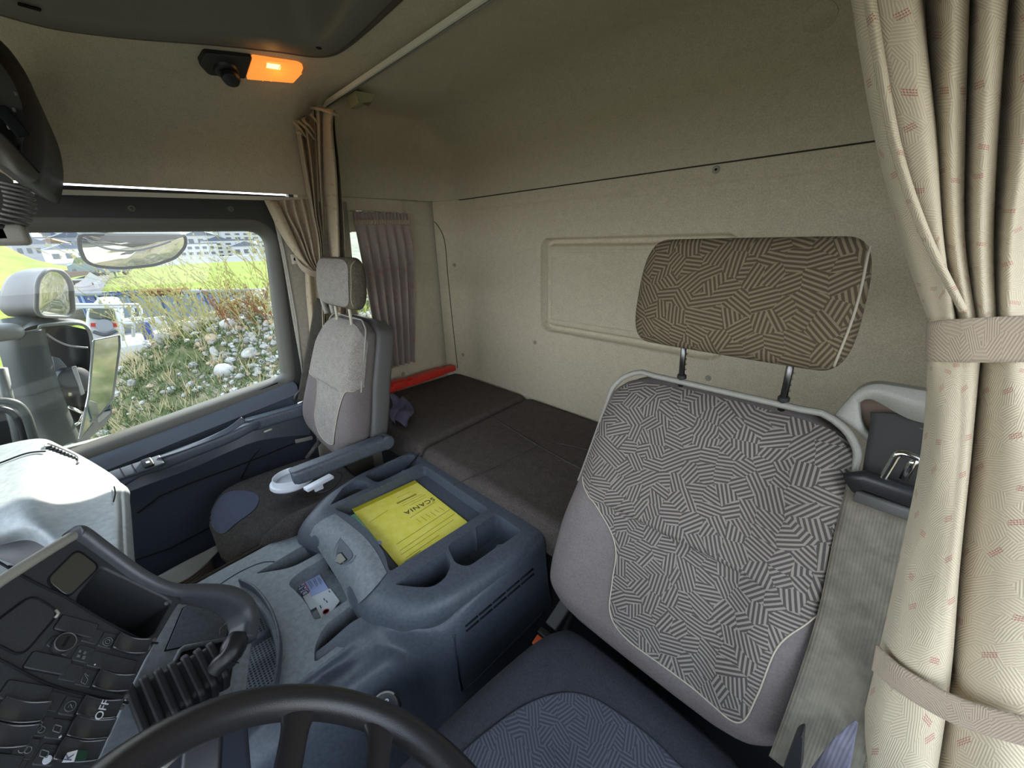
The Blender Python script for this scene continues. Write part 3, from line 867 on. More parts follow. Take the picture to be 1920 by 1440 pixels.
back, FD, TD, ND, insD = seat_back(ds, V(.215, -.505, .645), .505, -.22, .577, wD, 'seat_hatch', outD, 'plain_fabric', .013)
tube('piping', [onsurf(FD, s, t, .003, -1) for s, t in outD[:int(len(outD) * 13.2 / 22)]], .0013, 'seam_light', back, 6)
# shell with bright rim behind the pad
def shell(parent, O, T, N, H, wtab, mat, rim, off=-.060, d=.045, grow=.001, rimr=.0060):
    wt = [(a, b + grow) for a, b in wtab]
    o, F = pad('seat_shell', O + N * (off), X1, T, N, H + .012, wt, d, [(0, .3), (.05, .8), (.5, 1), (.95, .95), (1, .6)], lambda s, t: 0, mat, parent, 5.0, 50, 64)
    pts = []
    for i in range(41):
        u = i / 40; tt = .30 + (H + .008 - .30) * min(1, u * 2.2) if u < .4545 else None
        if tt is not None: s_ = smooth_tab(wt, tt / (H + .012)) ; pts.append((s_ - .003, tt))
    top = pts[-1][0]
    path = [(s_, t_) for s_, t_ in pts] + [(top * (1 - 2 * i / 12), H + .004) for i in range(1, 12)] + [(-s_, t_) for s_, t_ in pts[::-1]]
    tube('shell_rim', smoothpath([O + X1 * s_ + T * t_ + N * (off + .034) for s_, t_ in path], 90), rimr, rim, o, 8)
    return o
shD = shell(ds, V(.215, -.505, .645), TD, ND, .577, wD, 'plastic_grey', 'plastic_trim_light')
HN = V(0, 1, .12).normalized(); HT = V(0, -.12, 1).normalized()
hrD, FH = headrest(ds, V(.213, -.695, 1.250), X1, HT, HN, .176, .197, .044, 'headrest_hatch')
edge = []
for i in range(60):
    a = i / 59; tt = .012 + .172 * a; edge.append(FH(-.158 - .006 * math.sin(PI * a), tt))
tube('seam', [p + HN * .001 for p in edge], .0018, 'seam_light', hrD, 6)
for xx in (P(1281, 690, y=-.765).x, P(1475, 725, y=-.765).x):
    ps = [V(xx, -.765, 1.155), V(xx, -.750, 1.27)]
    po = tube('headrest_post', ps, .0055, 'steel_dark', ds, 14)
    for i in range(4): lathe('notch', [(.0067, -.0012), (.0072, 0), (.0067, .0012)], V(xx, -.763 + .0013 * i, 1.195 + .011 * i), 'chrome', po, (0, 0, 1), 14)
    lathe('post_collar', [(.009, -.003), (.009, .003), (.007, .005)], V(xx, -.764, 1.178), 'plastic_black', po, (0, 0, 1), 18)
# cushion
TC = V(0, 1, .03).normalized(); NC = V(0, -.03, 1).normalized()
wC = [(0, .18), (.04, .20), (.2, .222), (.6, .236), (.9, .235), (.97, .21), (1, .16)]
def bumpC(s, t):
    q = t / .56
    b = .022 * sm(.10, .20, abs(s)) * sm(-.05, .25, q) - .018 * sm(.14, .05, abs(s)) * sm(.1, .4, q) * sm(1.1, .8, q)
    return b - .05 * sm(.75, 1.05, q)
cush, FC = pad('seat_cushion', V(.20, -.555, .612), X1, TC, NC, .56, wC, .065, [(0, .5), (.04, .85), (.12, 1), (.9, 1), (.97, .75), (1, .4)], bumpC, 'dark_fabric', ds)
outC = st_curve([(.155, .40), (.145, .27), (.115, .175), (.07, .125), (.0, .105), (-.09, .10), (-.16, .13), (-.17, .3), (-.165, .45), (-.10, .5), (0, .51), (.1, .5)], 8)
insC = conform('cloth_insert', FC, outC, 'cushion_hatch', cush, .0022, 26, 1)
tube('piping', [onsurf(FC, s, t, .0025) for s, t in outC + outC[:1]], .0010, 'dark_fabric', cush, 6)
box('seat_base', (.20, -.30, .34), (.36, .42, .40), 'plastic_black', ds, .03)
# belt guide on the shell's outer shoulder
GP = (V(.0, -.775, 1.17), V(0, 1, .1))
gout = [P(u, v, pl=GP) for u, v in ((1565, 778), (1590, 748), (1612, 727), (1640, 718), (1680, 722), (1745, 733), (1800, 745), (1800, 830), (1725, 800), (1640, 838), (1627, 828), (1600, 800))]
gout = [spline(gout + gout[:1], i / 60) for i in range(60)]
gin = [P(u, v, pl=GP) for u, v in ((1612, 755), (1625, 748), (1645, 752), (1700, 782), (1760, 800), (1745, 822), (1680, 815), (1640, 815), (1618, 790))]
gin = [spline(gin + gin[:1], i / 60) for i in range(60)]
nG = V(0, 1, .1).normalized(); vs = []
for lay, (o1, o2, dz) in enumerate(((0, 0, 0),)): pass
cG = sum(gin, Vector()) / 60
def lp(pts, g_, dz): return [cG + (p - cG) * g_ + nG * dz for p in pts]
ls = [lp(gin, 1, -.02), lp(gin, 1, .004), lp(gin, 1.08, .010), lp(gout, .985, .010), lp(gout, 1.0, .005), lp(gout, 1.0, -.02)]
# align start points of both loops by angle
def reorder(ref, pts):
    best = min(range(60), key=lambda k_: (pts[k_] - ref[0]).length); return pts[best:] + pts[:best]
gout2 = reorder(gin, gout)
ls = [lp(gin, 1, -.02), lp(gin, 1, .004), lp(gin, 1.06, .010), lp(gout2, .985, .010), lp(gout2, 1.0, .005), lp(gout2, 1.0, -.02)]
vs = [p for l in ls for p in l]; fs = [(j * 60 + i, j * 60 + (i + 1) % 60, (j + 1) * 60 + (i + 1) % 60, (j + 1) * 60 + i) for j in range(5) for i in range(60)]
bg = link('belt_guide', mesh('belt_guide', vs, fs), 'plastic_trim_light', ds); tag(bg, 'pale grey plastic belt guide loop')
prism('guide_back', lp(gin, 1.02, -.012), nG, .006, 'paper_brown', bg)

# ------------------------------------------------------------------ driver belt
def strap(name, pts, side, w, mat, parent, th=.0016):
    """flat webbing along pts, side = direction of its width (per point or one)"""
    n = len(pts) - 1; vs, st = [], []; L = 0
    for i in range(n + 1):
        s_ = side[i] if isinstance(side, list) else side
        ww = w[i] if isinstance(w, list) else w
        if i: L += (pts[i] - pts[i - 1]).length
        t = (pts[min(i + 1, n)] - pts[max(i - 1, 0)]).normalized()
        s2 = (s_ - t * s_.dot(t)).normalized()
        for j in range(9):
            a = j / 8 - .5; vs.append(pts[i] + s2 * (a * ww)); st.append((a * ww, L))
    fs = [(i * 9 + j, i * 9 + j + 1, (i + 1) * 9 + j + 1, (i + 1) * 9 + j) for i in range(n) for j in range(8)]
    o = link(name, mesh(name, vs, fs, st), mat, parent); solid(o, th, 0); return o
db = thing('driver_seat_belt', (-.03, -.7, 1.15), 'seat belt with black and grey webbing hanging beside the big driver seat', 'seat belt')
strap('upper_webbing', smoothpath([P(1690, 775, y=-.775), P(1690, 800, y=-.765), P(1680, 860, y=-.745), P(1672, 912, y=-.735)], 20), V(1, 0, 0), .068, 'belt_black', db)
strap('lower_webbing', smoothpath([P(1660, 925, y=-.715), P(1640, 1010, y=-.68), P(1605, 1180, y=-.62), P(1560, 1330, y=-.55), P(1510, 1470, y=-.49)], 40), V(1, .05, 0), [.088] * 41, 'webbing_grey', db)
strap('turned_webbing', [P(1606, 1352, y=-.50), P(1580, 1400, y=-.485), P(1550, 1470, y=-.47)], V(1, -.4, .5), [.003, .020, .036], 'webbing_blue', db)
sweep('tongue_cover', [P(1592, 905, y=-.70), P(1620, 900, y=-.70), P(1720, 935, y=-.70), P(1760, 950, y=-.70)], rrect(.030, .022, .010, 4), 'plastic_black', db, up=V(0, 1, 0))
sweep('webbing_bar', [P(1603, 928, y=-.695), P(1700, 962, y=-.695), P(1750, 975, y=-.695)], rrect(.018, .012, .004, 3), 'plastic_grey', db, up=V(0, 1, 0))
tg = smoothpath([P(1655, 898, y=-.70), P(1672, 870, y=-.70), P(1684, 852, y=-.70), P(1700, 852, y=-.70), P(1724, 862, y=-.70)], 24)
tube('buckle_tongue', tg, .005, 'chrome', db, 10)
tube('buckle_tongue', [P(1694, 898, y=-.70), P(1711, 868, y=-.70), P(1720, 862, y=-.70)], .005, 'chrome', db, 10)
ml = prism('belt_floor_cover', roundpoly([P(1490, 1385, y=-.47), P(1505, 1378, y=-.47), P(1500, 1460, y=-.47), P(1462, 1460, y=-.47)], .01), (0, 1, 0), .02, 'plastic_black', ds, .004)
# buckle beside the console
bk = thing('seat_belt_buckle', P(1030, 1200, x=.50), 'belt buckle with orange release button between console and driver seat', 'buckle')
bA, bB = P(1048, 1152, x=.465), P(1020, 1196, x=.462)
ax = (bB - bA).normalized(); RB = axes(ax, V(1, 0, 0))
box('buckle_stalk', bA - ax * .005, (.034, .014, .085), 'plastic_grey', bk, .004, RB)
tube('buckle_cable', smoothpath([bA - ax * .03, bA - ax * .09 + V(-.01, 0, -.03), V(.40, -.50, .48), V(.36, -.46, .42)], 16), .009, 'plastic_black', bk, 10)
box('buckle_body', bB - ax * .008, (.040, .020, .018), 'plastic_black', bk, .003, RB)
box('release_button', P(1017, 1200, x=.462) + ax * .010, (.034, .014, .026), 'orange_plastic', bk, .003, RB)

# ------------------------------------------------------------------ passenger seat
ps_ = thing('truck_seat', (1.55, -.35, .25), 'smaller grey passenger seat by the side window with light worn backrest and two armrests', 'seat')
wP = [(0, .10), (.05, .165), (.13, .215), (.25, .245), (.40, .232), (.6, .205), (.8, .19), (.93, .175), (1, .12)]
OP = V(1.565, -.405, .655)
outP = st_curve([(.168, .30), (.118, .275), (.098, .20), (.095, .12), (.05, .075), (-.02, .055), (-.10, .06), (-.15, .10), (-.168, .20), (-.188, .290), (-.208, .312), (-.197, .42), (-.170, .512), (-.08, .545), (0, .547), (.08, .543), (.155, .50), (.172, .40)], 8)
backP, FP, TP, NP_, insP = seat_back(ps_, OP, .50, -.165, .557, wP, 'passenger_fabric', outP, 'plain_fabric', .012)
tube('piping', [onsurf(FP, s, t, .003, -1) for s, t in outP[:80]], .0016, 'seam_light', backP, 6)
shP = shell(ps_, OP, TP, NP_, .557, wP, 'plastic_grey', 'plastic_trim_light', -.070, .050, .001, .0036)
hrP, FHP = headrest(ps_, V(1.545, -.545, 1.225), X1, HT, HN, .168, .185, .048, 'passenger_brown')
fp_ = [(.150 * a, .0925 + .083 * b) for a, b in [(math.copysign(abs(math.cos(t)) ** .35, math.cos(t)), math.copysign(abs(math.sin(t)) ** .45, math.sin(t))) for t in [2 * PI * i / 96 for i in range(96)]]]
conform('front_cloth', FHP, fp_, 'passenger_fabric', hrP, .002, 14, -1)
tube('seam', smoothpath([FHP(-.150 - .008 * math.sin(PI * a), .012 + .162 * a) + HN * .001 for a in [i / 12 for i in range(13)]], 30), .0014, 'seam_light', hrP, 6)
for xx in (1.61, 1.475):
    tube('headrest_post', [V(xx, -.59, 1.14), V(xx, -.592, 1.25)], .0055, 'plastic_cream', ps_, 12)
wCP = [(0, .21), (.05, .235), (.3, .25), (.7, .245), (.88, .225), (.96, .18), (1, .11)]
def bumpP(s, t):
    q = t / .52
    return .020 * sm(.10, .2, abs(s)) * sm(.05, .3, q) * sm(1, .7, q) - .035 * sm(.78, 1.05, q) - .01 * sm(.12, .04, abs(s)) * sm(.8, .5, q)
cuP, FCP = pad('seat_cushion', V(1.50, -.50, .565), X1, V(0, 1, .01).normalized(), V(0, -.01, 1).normalized(), .50, wCP, .065, [(0, .5), (.05, .9), (.85, 1), (.95, .8), (1, .45)], bumpP, 'passenger_seat_fabric', ps_)
conform('cloth_insert', FCP, st_curve([(.165, .44), (.13, .37), (.06, .34), (-.02, .365), (-.06, .42), (-.055, .47), (.03, .49), (.12, .485)], 8), 'blue_patch', cuP, .002, 16, 1)
for a, b in (((.150, .488), (.135, .470)), ((.115, .492), (.105, .474))):
    tube('worn_cut', [onsurf(FCP, *a, .001), onsurf(FCP, *b, .001)], .002, 'dark_void', cuP, 6)
box('seat_base', (1.50, -.26, .31), (.34, .36, .38), 'plastic_black', ps_, .03)
# front left bolster bead of the cushion
sweep('side_bolster', smoothpath([V(1.285, -.10, .535), V(1.272, -.20, .562), V(1.268, -.32, .568), V(1.27, -.44, .56)], 24), circ(.045, 20), 'passenger_seat_fabric', ps_, scale=lambda t: .35 + .65 * min(1, math.sin(PI * min(.5, t * 1.1 + .05))))
def armrest(x, y0, y1, z, lab):
    pth = smoothpath([V(x, y0, z), V(x, (y0 + y1) / 2, z + .002), V(x, y1, z)], 16)
    prof = rrect(.048, .055, .015, 5)
    a = sweep('armrest', pth, [(p, q * 1.0) for p, q in prof], 'plastic_slate', ps_, up=V(0, 0, 1), scale=lambda t: 1.0 if t > .08 else .72 + t * 3.5)
    tag(a, lab)
    prism('armrest_pad', roundpoly([V(x - .019, y0 + .004, z + .029), V(x + .019, y0 + .004, z + .029), V(x + .019, y1 + .03, z + .029), V(x - .019, y1 + .03, z + .029)], .014), (0, 0, 1), .006, 'plastic_slate', a, .002)
    return a
armrest(1.285, -.235, -.56, .735, 'inner armrest over the white ring')
armrest(1.815, -.225, -.50, .750, 'outer armrest by the door')
lathe('armrest_pivot', [(0, .025), (.022, .024), (.028, .018), (.028, -.018), (.022, -.024), (0, -.025)], V(1.285, -.565, .735), 'plastic_slate', ps_, (1, 0, 0), 28)
tube('armrest_release', [V(1.79, -.30, .715), V(1.79, -.27, .712)], .004, 'plastic_cream', ps_, 8)
# guide loop of the passenger belt, on the outer shoulder
tube('belt_guide', smoothpath([V(1.745, -.60, 1.17), V(1.765, -.60, 1.24), V(1.72, -.60, 1.275), V(1.68, -.60, 1.235), V(1.665, -.60, 1.18)], 24), .010, 'plastic_trim_light', ps_, 10)
# passenger belt
pb = thing('passenger_seat_belt', (1.82, -.55, 1.2), 'dark grey seat belt falling beside the passenger seat in front of the pillar', 'seat belt')
strap('webbing', smoothpath([P(606, 562, x=1.80), P(600, 585, x=1.81), P(590, 640, x=1.825), P(578, 700, x=1.83), P(569, 752, x=1.83)], 30), V(.35, 1, 0), .052, 'webbing_dark', pb)
tube('belt_catch', [P(558, 757, x=1.83), P(568, 752, x=1.83), P(575, 746, x=1.83)], .005, 'chrome', pb, 8)
lathe('belt_guide', [(.030, -.008), (.036, 0), (.030, .008), (.020, .008), (.020, -.008)], P(562, 742, x=1.845), 'plastic_black', pb, (-1, 0, 0), 24, .6)
box('belt_anchor', P(570, 824, x=1.84), (.012, .075, .018), 'plastic_trim_light', pb, .003, Matrix.Rotation(.12, 3, 'X'))
tube('buckle_stalk', [P(575, 860, x=1.78), P(600, 826, x=1.78)], .010, 'plastic_grey', pb, 10)
# white cup ring clipped on the inner armrest, with its cable
rg = thing('cup_ring_holder', P(552, 905, z=.62), 'white plastic ring holder lying on the passenger seat beneath the inner armrest', 'cup holder')
lathe('ring', [(.052, .012), (.058, .030), (.060, .030), (.064, .012), (.072, .010), (.074, .0), (.070, -.006), (.060, -.006), (.056, 0), (.052, .012)], P(548, 903, z=.62), 'white_plastic', rg, (0.05, 0, 1), 48)
box('clip', P(598, 905, z=.655), (.03, .10, .012), 'white_plastic', rg, .003, Matrix.Rotation(.2, 3, 'Z'))
box('clip_foot', P(597, 912, z=.635), (.012, .03, .03), 'white_plastic', rg, .003)
cb = tube('charging_cable', smoothpath([P(578, 912, z=.61), P(590, 922, z=.60), P(610, 922, z=.60), P(630, 910, z=.62), P(641, 890, z=.66), P(630, 885, z=.68)], 40), .0022, 'rubber')
tag(cb, 'thin black cable looping from the white ring on the passenger seat', 'cable')
# ================================================================== CONSOLE
def booleans(o, cutters):
    for c in cutters:
        b = o.modifiers.new('cut', 'BOOLEAN'); b.operation = 'DIFFERENCE'; b.solver = 'EXACT'; b.object = c
    dg = bpy.context.evaluated_depsgraph_get(); dg.update()
    me = D.meshes.new_from_object(o.evaluated_get(dg)); old = o.data
    o.modifiers.clear(); me.name = old.name; o.data = me
    for c in cutters: D.objects.remove(c)
    return o
def loft_solid(name, loops, mat, parent):
    k = len(loops[0]); vs = [p for l in loops for p in l]
    fs = [(j * k + i, j * k + (i + 1) % k, (j + 1) * k + (i + 1) % k, (j + 1) * k + i) for j in range(len(loops) - 1) for i in range(k)]
    fs += [tuple(range(k))[::-1], tuple((len(loops) - 1) * k + i for i in range(k))]
    me = mesh(name, vs, fs); bm = bmesh.new(); bm.from_mesh(me)
    bmesh.ops.remove_doubles(bm, verts=bm.verts, dist=1e-6); bmesh.ops.recalc_face_normals(bm, faces=bm.faces)
    bm.to_mesh(me); bm.free()
    return link(name, me, mat, parent, False)
def resample(pts, n):
    """closed smooth loop resampled to n points"""
    dense = [spline(pts + pts[:1], i / 400) for i in range(400)]
    L = [0]
    for i in range(400): L.append(L[-1] + (dense[(i + 1) % 400] - dense[i]).length)
    out = []; j = 0
    for i in range(n):
        t = L[-1] * i / n
        while L[j + 1] < t: j += 1
        f = (t - L[j]) / max(L[j + 1] - L[j], 1e-9); out.append(dense[j].lerp(dense[(j + 1) % 400], f))
    return out
con = thing('centre_console', (.9, -.35, .25), 'slate blue grey plastic centre console between the seats with tray, cups and storage pockets', 'console')
bot = [(1.31, -.70, .60), (.95, -.70, .60), (.59, -.70, .612), (.59, -.55, .607), (.605, -.38, .598), (.628, -.305, .588), (.668, -.258, .575), (.76, -.203, .562), (.86, -.208, .556), (.95, -.230, .556), (1.06, -.228, .556), (1.14, -.202, .556), (1.20, -.178, .556), (1.27, -.27, .575), (1.31, -.42, .595)]
top = [(1.295, -.695), (.95, -.695), (.622, -.695), (.628, -.50), (.642, -.38), (.665, -.325), (.71, -.298), (.79, -.285), (.87, -.300), (.95, -.312), (1.06, -.308), (1.13, -.288), (1.185, -.274), (1.262, -.365), (1.292, -.46)]
B = roundpoly([V(*p) for p in bot], [.01, .01, .01] + [.02] * 4 + [.03] * 8, 3); T_ = roundpoly([V(x, y, .64) for x, y in top], [.01, .01, .01] + [.02] * 4 + [.03] * 8, 3)
cB = sum(B, Vector()) / len(B)
loops = [[V(cB.x + (p.x - cB.x) * .95, cB.y + (p.y - cB.y) * .93, .528) for p in B], [V(cB.x + (p.x - cB.x) * .97, cB.y + (p.y - cB.y) * .96, p.z - .006) for p in B]]
for i in range(0, 10):
    a = PI / 2 * i / 9; f = 1 - math.cos(a)
    loops.append([V(b.x + (t.x - b.x) * f, b.y + (t.y - b.y) * f, b.z + (.64 - b.z) * math.sin(a)) for b, t in zip(B, T_)])
lid = loft_solid('lid', loops, 'plastic_slate', con)
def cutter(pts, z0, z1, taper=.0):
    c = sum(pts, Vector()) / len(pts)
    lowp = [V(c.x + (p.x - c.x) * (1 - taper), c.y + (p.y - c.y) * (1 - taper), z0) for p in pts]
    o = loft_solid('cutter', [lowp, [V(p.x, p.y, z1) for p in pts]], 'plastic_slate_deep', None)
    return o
tray = roundpoly([V(.79, -.302, 0), V(.86, -.325, 0), V(.98, -.335, 0), V(1.08, -.328, 0), V(1.168, -.302, 0), V(1.168, -.655, 0), V(.79, -.655, 0)], [.012, .03, .03, .03, .012, .015, .015], 5)
cupL = roundpoly([V(1.190, -.298, 0), V(1.262, -.375, 0), V(1.268, -.43, 0), V(1.222, -.452, 0), V(1.190, -.445, 0)], [.005, .02, .03, .02, .02], 6)
pocL = roundpoly([V(1.192, -.468, 0), V(1.272, -.455, 0), V(1.285, -.50, 0), V(1.280, -.665, 0), V(1.192, -.665, 0), V(1.192, -.585, 0), V(1.200, -.575, 0), V(1.192, -.565, 0)], [.02, .015, .03, .02, .02, .004, .004, .004], 5)
cupR = roundpoly([V(.748, -.290, 0), V(.748, -.450, 0), V(.70, -.440, 0), V(.668, -.395, 0), V(.668, -.355, 0), V(.70, -.325, 0)], [.006, .008, .03, .02, .02, .02], 6)
pocR = roundpoly([V(.760, -.462, 0), V(.760, -.560, 0), V(.754, -.566, 0), V(.760, -.572, 0), V(.760, -.655, 0), V(.645, -.655, 0), V(.648, -.575, 0), V(.66, -.565, 0), V(.652, -.555, 0), V(.655, -.455, 0), V(.69, -.438, 0)], [.015, .004, .004, .004, .015, .015, .005, .005, .005, .02, .02], 5)
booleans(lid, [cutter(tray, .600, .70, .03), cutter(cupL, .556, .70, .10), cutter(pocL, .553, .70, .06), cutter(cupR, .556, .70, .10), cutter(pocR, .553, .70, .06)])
bevel(lid, .0022, 3, 40)
for p in lid.data.polygons: p.use_smooth = True
auto(lid, 50)
for nm_, pl_ in (('pocket_liner', pocL), ('pocket_liner', pocR)):
    pass
# latch with its thumb scoop on the lid front
bvL = bvh_of([lid])
hit = bvL.ray_cast(CAM, ray(641, 1048)); nl = hit[1] if hit[1].dot(ray(641, 1048)) < 0 else -hit[1]
def on_lid(u, v, lift=0.0):
    h = bvL.ray_cast(CAM, ray(u, v)); return (h[0] if h[0] is not None else P(u, v, pl=(hit[0], nl))) + nl * lift
tube('scoop_edge', smoothpath([on_lid(u, v, .0040) for u, v in ((641, 1008), (632, 1022), (628, 1042), (632, 1057), (645, 1061), (660, 1052), (669, 1041))], 30), .0018, 'plastic_slate_light', lid, 8)
patch('thumb_scoop', [[on_lid(641, 1010, .0042), on_lid(645, 1014, .0042), on_lid(648, 1018, .0042)], [on_lid(633, 1034, .0042), on_lid(645, 1036, .0042), on_lid(662, 1036, .0042)], [on_lid(635, 1056, .0042), on_lid(648, 1058, .0042), on_lid(661, 1047, .0042)]], 8, 8, 'plastic_slate', lid)
patch('latch_panel', [[on_lid(u, v, .0032) for u, v in ((630, 963), (655, 982), (684, 1006), (708, 1036), (727, 1074))],
                      [on_lid(u, v, .0032) for u, v in ((612, 972), (634, 993), (664, 1025), (690, 1062), (706, 1100))],
                      [on_lid(u, v, .0032) for u, v in ((592, 986), (612, 1012), (640, 1050), (667, 1092), (681, 1126))],
                      [on_lid(u, v, .0016) for u, v in ((582, 1003), (598, 1029), (619, 1063), (644, 1104), (658, 1142))]], 36, 30, 'plastic_slate_light', lid)
lb = roundpoly([on_lid(u, v, .0058) for u, v in ((632, 1052), (637, 1039), (643, 1037), (652, 1049), (642, 1057))], .002, 3)
prism('latch_frame', [sum(lb, Vector()) / len(lb) + (p - sum(lb, Vector()) / len(lb)) * 1.18 - nl * .0008 for p in lb], nl, .004, 'dark_void', lid)
tag(prism('latch_button', [p + nl * .001 for p in lb], nl, .005, 'plastic_trim_light', lid, .001), 'pale latch button')

# front shelf of the console
fr = roundpoly([V(1.262, -.22, 0), V(1.24, .02, 0), V(1.23, .085, 0), V(1.17, .045, 0), V(1.135, -.004, 0), V(1.04, -.034, 0), V(.95, -.048, 0), V(.86, -.044, 0), V(.80, -.025, 0), V(.745, .02, 0), V(.745, -.24, 0)], [0, .03, .0, .02, .04, .06, .06, .06, .05, 0, 0], 5)
shelf = loft_solid('front_shelf', [[V(p.x, p.y, .46) for p in fr], [V(p.x, p.y, .56) for p in fr]], 'plastic_slate_light', con)
b1 = roundpoly([V(1.150, -.055, 0), V(1.168, -.20, 0), V(1.168, -.26, 0), V(1.097, -.26, 0), V(1.095, -.15, 0), V(1.108, -.118, 0)], [.01, .01, .01, .01, .03, .02], 6)
b2 = roundpoly([V(1.062, -.145, 0), V(1.072, -.26, 0), V(.868, -.26, 0), V(.862, -.125, 0), V(.93, -.128, 0), V(.99, -.122, 0), V(1.045, -.112, 0)], [.02, .01, .01, .014, .02, .02, .02], 6)
b3 = roundpoly([V(.840, -.140, 0), V(.848, -.26, 0), V(.762, -.26, 0), V(.758, -.085, 0), V(.80, -.10, 0)], [.03, .01, .01, .01, .02], 6)
booleans(shelf, [cutter(b1, .482, .7, .04), cutter(b2, .514, .7, .03), cutter(b3, .482, .7, .04)])
bevel(shelf, .003, 3, 40)
for p in shelf.data.polygons: p.use_smooth = True
auto(shelf, 50)
for p in lid.data.polygons: pass
tube('shelf_line', smoothpath([P(u, v, z=.5605) for u, v in ((405, 1100), (450, 1072), (490, 1055), (515, 1053))], 20), .0015, 'plastic_slate_deep', shelf, 6)
tube('edge_strip', [P(328, 1113, z=.557), P(562, 983, z=.557)], .004, 'seam_dark', con, 8)
# curved kick fin in front of the shelf
fin = [(452, 1095), (482, 1112), (510, 1150), (525, 1200), (524, 1250), (515, 1310)]
finp = smoothpath([P(u, v, z=.562) for u, v in fin], 40)
sweep('kick_fin', finp, rrect(.007, .040, .003, 3), 'plastic_slate', con, up=V(0, 0, 1))
sweep('kick_fin_base', [p + V(-.008, .006, -.035) for p in finp], rrect(.018, .05, .004, 3), 'plastic_slate', con, up=V(0, 0, 1))
patch('perforated_panel', [[P(440, 1090, z=.50), P(480, 1120, z=.50), P(520, 1160, z=.50)], [P(420, 1180, z=.50), P(480, 1190, z=.50), P(530, 1210, z=.50)], [P(400, 1320, z=.50), P(470, 1320, z=.50), P(540, 1330, z=.50)]], 14, 14, 'perforated_mesh', con)
sweep('cross_bar', [P(440, 1222, z=.535), P(506, 1186, z=.535)], rrect(.014, .02, .003, 3), 'plastic_slate', con, up=V(0, 0, 1))
# flank towards the driver
def G(*l): return [P(u, v, x=x) for u, v, x in l]
flank = patch('side_flank', [
    [p + V(.04, .0, .004) for p in G((400, 1400, .76), (545, 1291, .746), (620, 1236, .746), (690, 1180, .735), (760, 1182, .665), (830, 1172, .625), (880, 1135, .602), (960, 1066, .592), (1020, 1012, .588))],
    G((400, 1400, .76), (545, 1291, .746), (620, 1236, .746), (690, 1180, .735), (760, 1182, .665), (830, 1172, .625), (880, 1135, .602), (960, 1066, .592), (1020, 1012, .588)),
    G((430, 1420, .75), (560, 1305, .735), (640, 1246, .735), (705, 1210, .70), (770, 1212, .655), (838, 1215, .605), (885, 1190, .590), (965, 1115, .588), (1025, 1062, .586)),
    G((480, 1450, .70), (600, 1340, .675), (670, 1280, .665), (735, 1250, .648), (795, 1245, .635), (850, 1255, .600), (895, 1235, .590), (975, 1160, .588), (1030, 1105, .586)),
    G((540, 1500, .66), (650, 1400, .64), (710, 1340, .633), (765, 1310, .63), (815, 1310, .622), (860, 1310, .598), (905, 1280, .590), (985, 1205, .588), (1040, 1150, .586)),
    G((600, 1560, .62), (690, 1470, .62), (750, 1410, .62), (795, 1385, .62), (830, 1385, .612), (872, 1370, .598), (915, 1330, .590), (995, 1250, .588), (1050, 1190, .586)),
    G((640, 1640, .60), (740, 1560, .60), (800, 1500, .60), (840, 1470, .60), (870, 1460, .600), (900, 1440, .596), (940, 1400, .590), (1010, 1310, .588), (1065, 1250, .586))], 90, 60, 'plastic_slate', con)
bvF = bvh_of([flank])
def onf(u, v, lift=.0015): 
    q = P(u, v, on=bvF)
    return (q if q is not None else P(u, v, x=.59)) + V(-lift, 0, 0)
for k_, (dx, dy) in enumerate(((0, 0), (1.5, 9))):
    for i in range(5):
        a, b = i / 5 + .008, (i + 1) / 5 - .012
        A, B2 = Vector((871 + dx, 1175 + dy, 0)), Vector((1000 + dx, 1065 + dy, 0)); p, q = A.lerp(B2, a), A.lerp(B2, b)
        tube('air_slot', [onf(p.x, p.y), onf(q.x, q.y)], .0028, 'dark_void', flank, 6)
tube('panel_groove', smoothpath([onf(u, v, .0005) for u, v in ((851, 1190), (856, 1240), (862, 1284), (874, 1290), (940, 1226), (1018, 1148))], 40), .0035, 'plastic_slate_deep', flank, 8)
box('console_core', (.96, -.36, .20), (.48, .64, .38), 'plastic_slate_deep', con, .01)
# passenger side of the shelf
patch('far_flank', [G((400, 1098, 1.235), (480, 1040, 1.25), (562, 986, 1.27)), G((420, 1130, 1.23), (500, 1075, 1.25), (580, 1020, 1.27))], 10, 4, 'plastic_slate_deep', con)

# rotary knob on the flank, half hidden by the wheel
kn = thing('rotary_knob', P(716, 1316, x=.60), 'round black rotary selector with pale rim low on the console behind the wheel', 'knob')
kc = P(722, 1330, x=.59); kz = (CAM - kc).normalized(); kz = (kz + V(0, 0, .3)).normalized()
lathe('bezel', [(0, .010), (.024, .010), (.027, .012), (.030, .010), (.032, .0), (.034, -.02)], kc, 'plastic_black', kn, kz, 32)
tb = [kc + axes(kz, RIGHT) @ V(.0285 * math.cos(a), .0285 * math.sin(a), .011) for a in [math.radians(60 + 110 * i / 16) for i in range(17)]]
tube('pale_rim', tb, .0022, 'plastic_trim_light', kn, 8)
text('marks', '8', kc + RIGHT * .003 + UP * .014 + kz * .0125, RIGHT * .9 - UP * .4, UP * .9 + RIGHT * .4, .018, 'symbol_white', kn, .0006)
text('marks', 'R', kc + RIGHT * .011 + UP * .004 + kz * .0125, RIGHT * .9 - UP * .4, UP * .9 + RIGHT * .4, .018, 'symbol_white', kn, .0006)

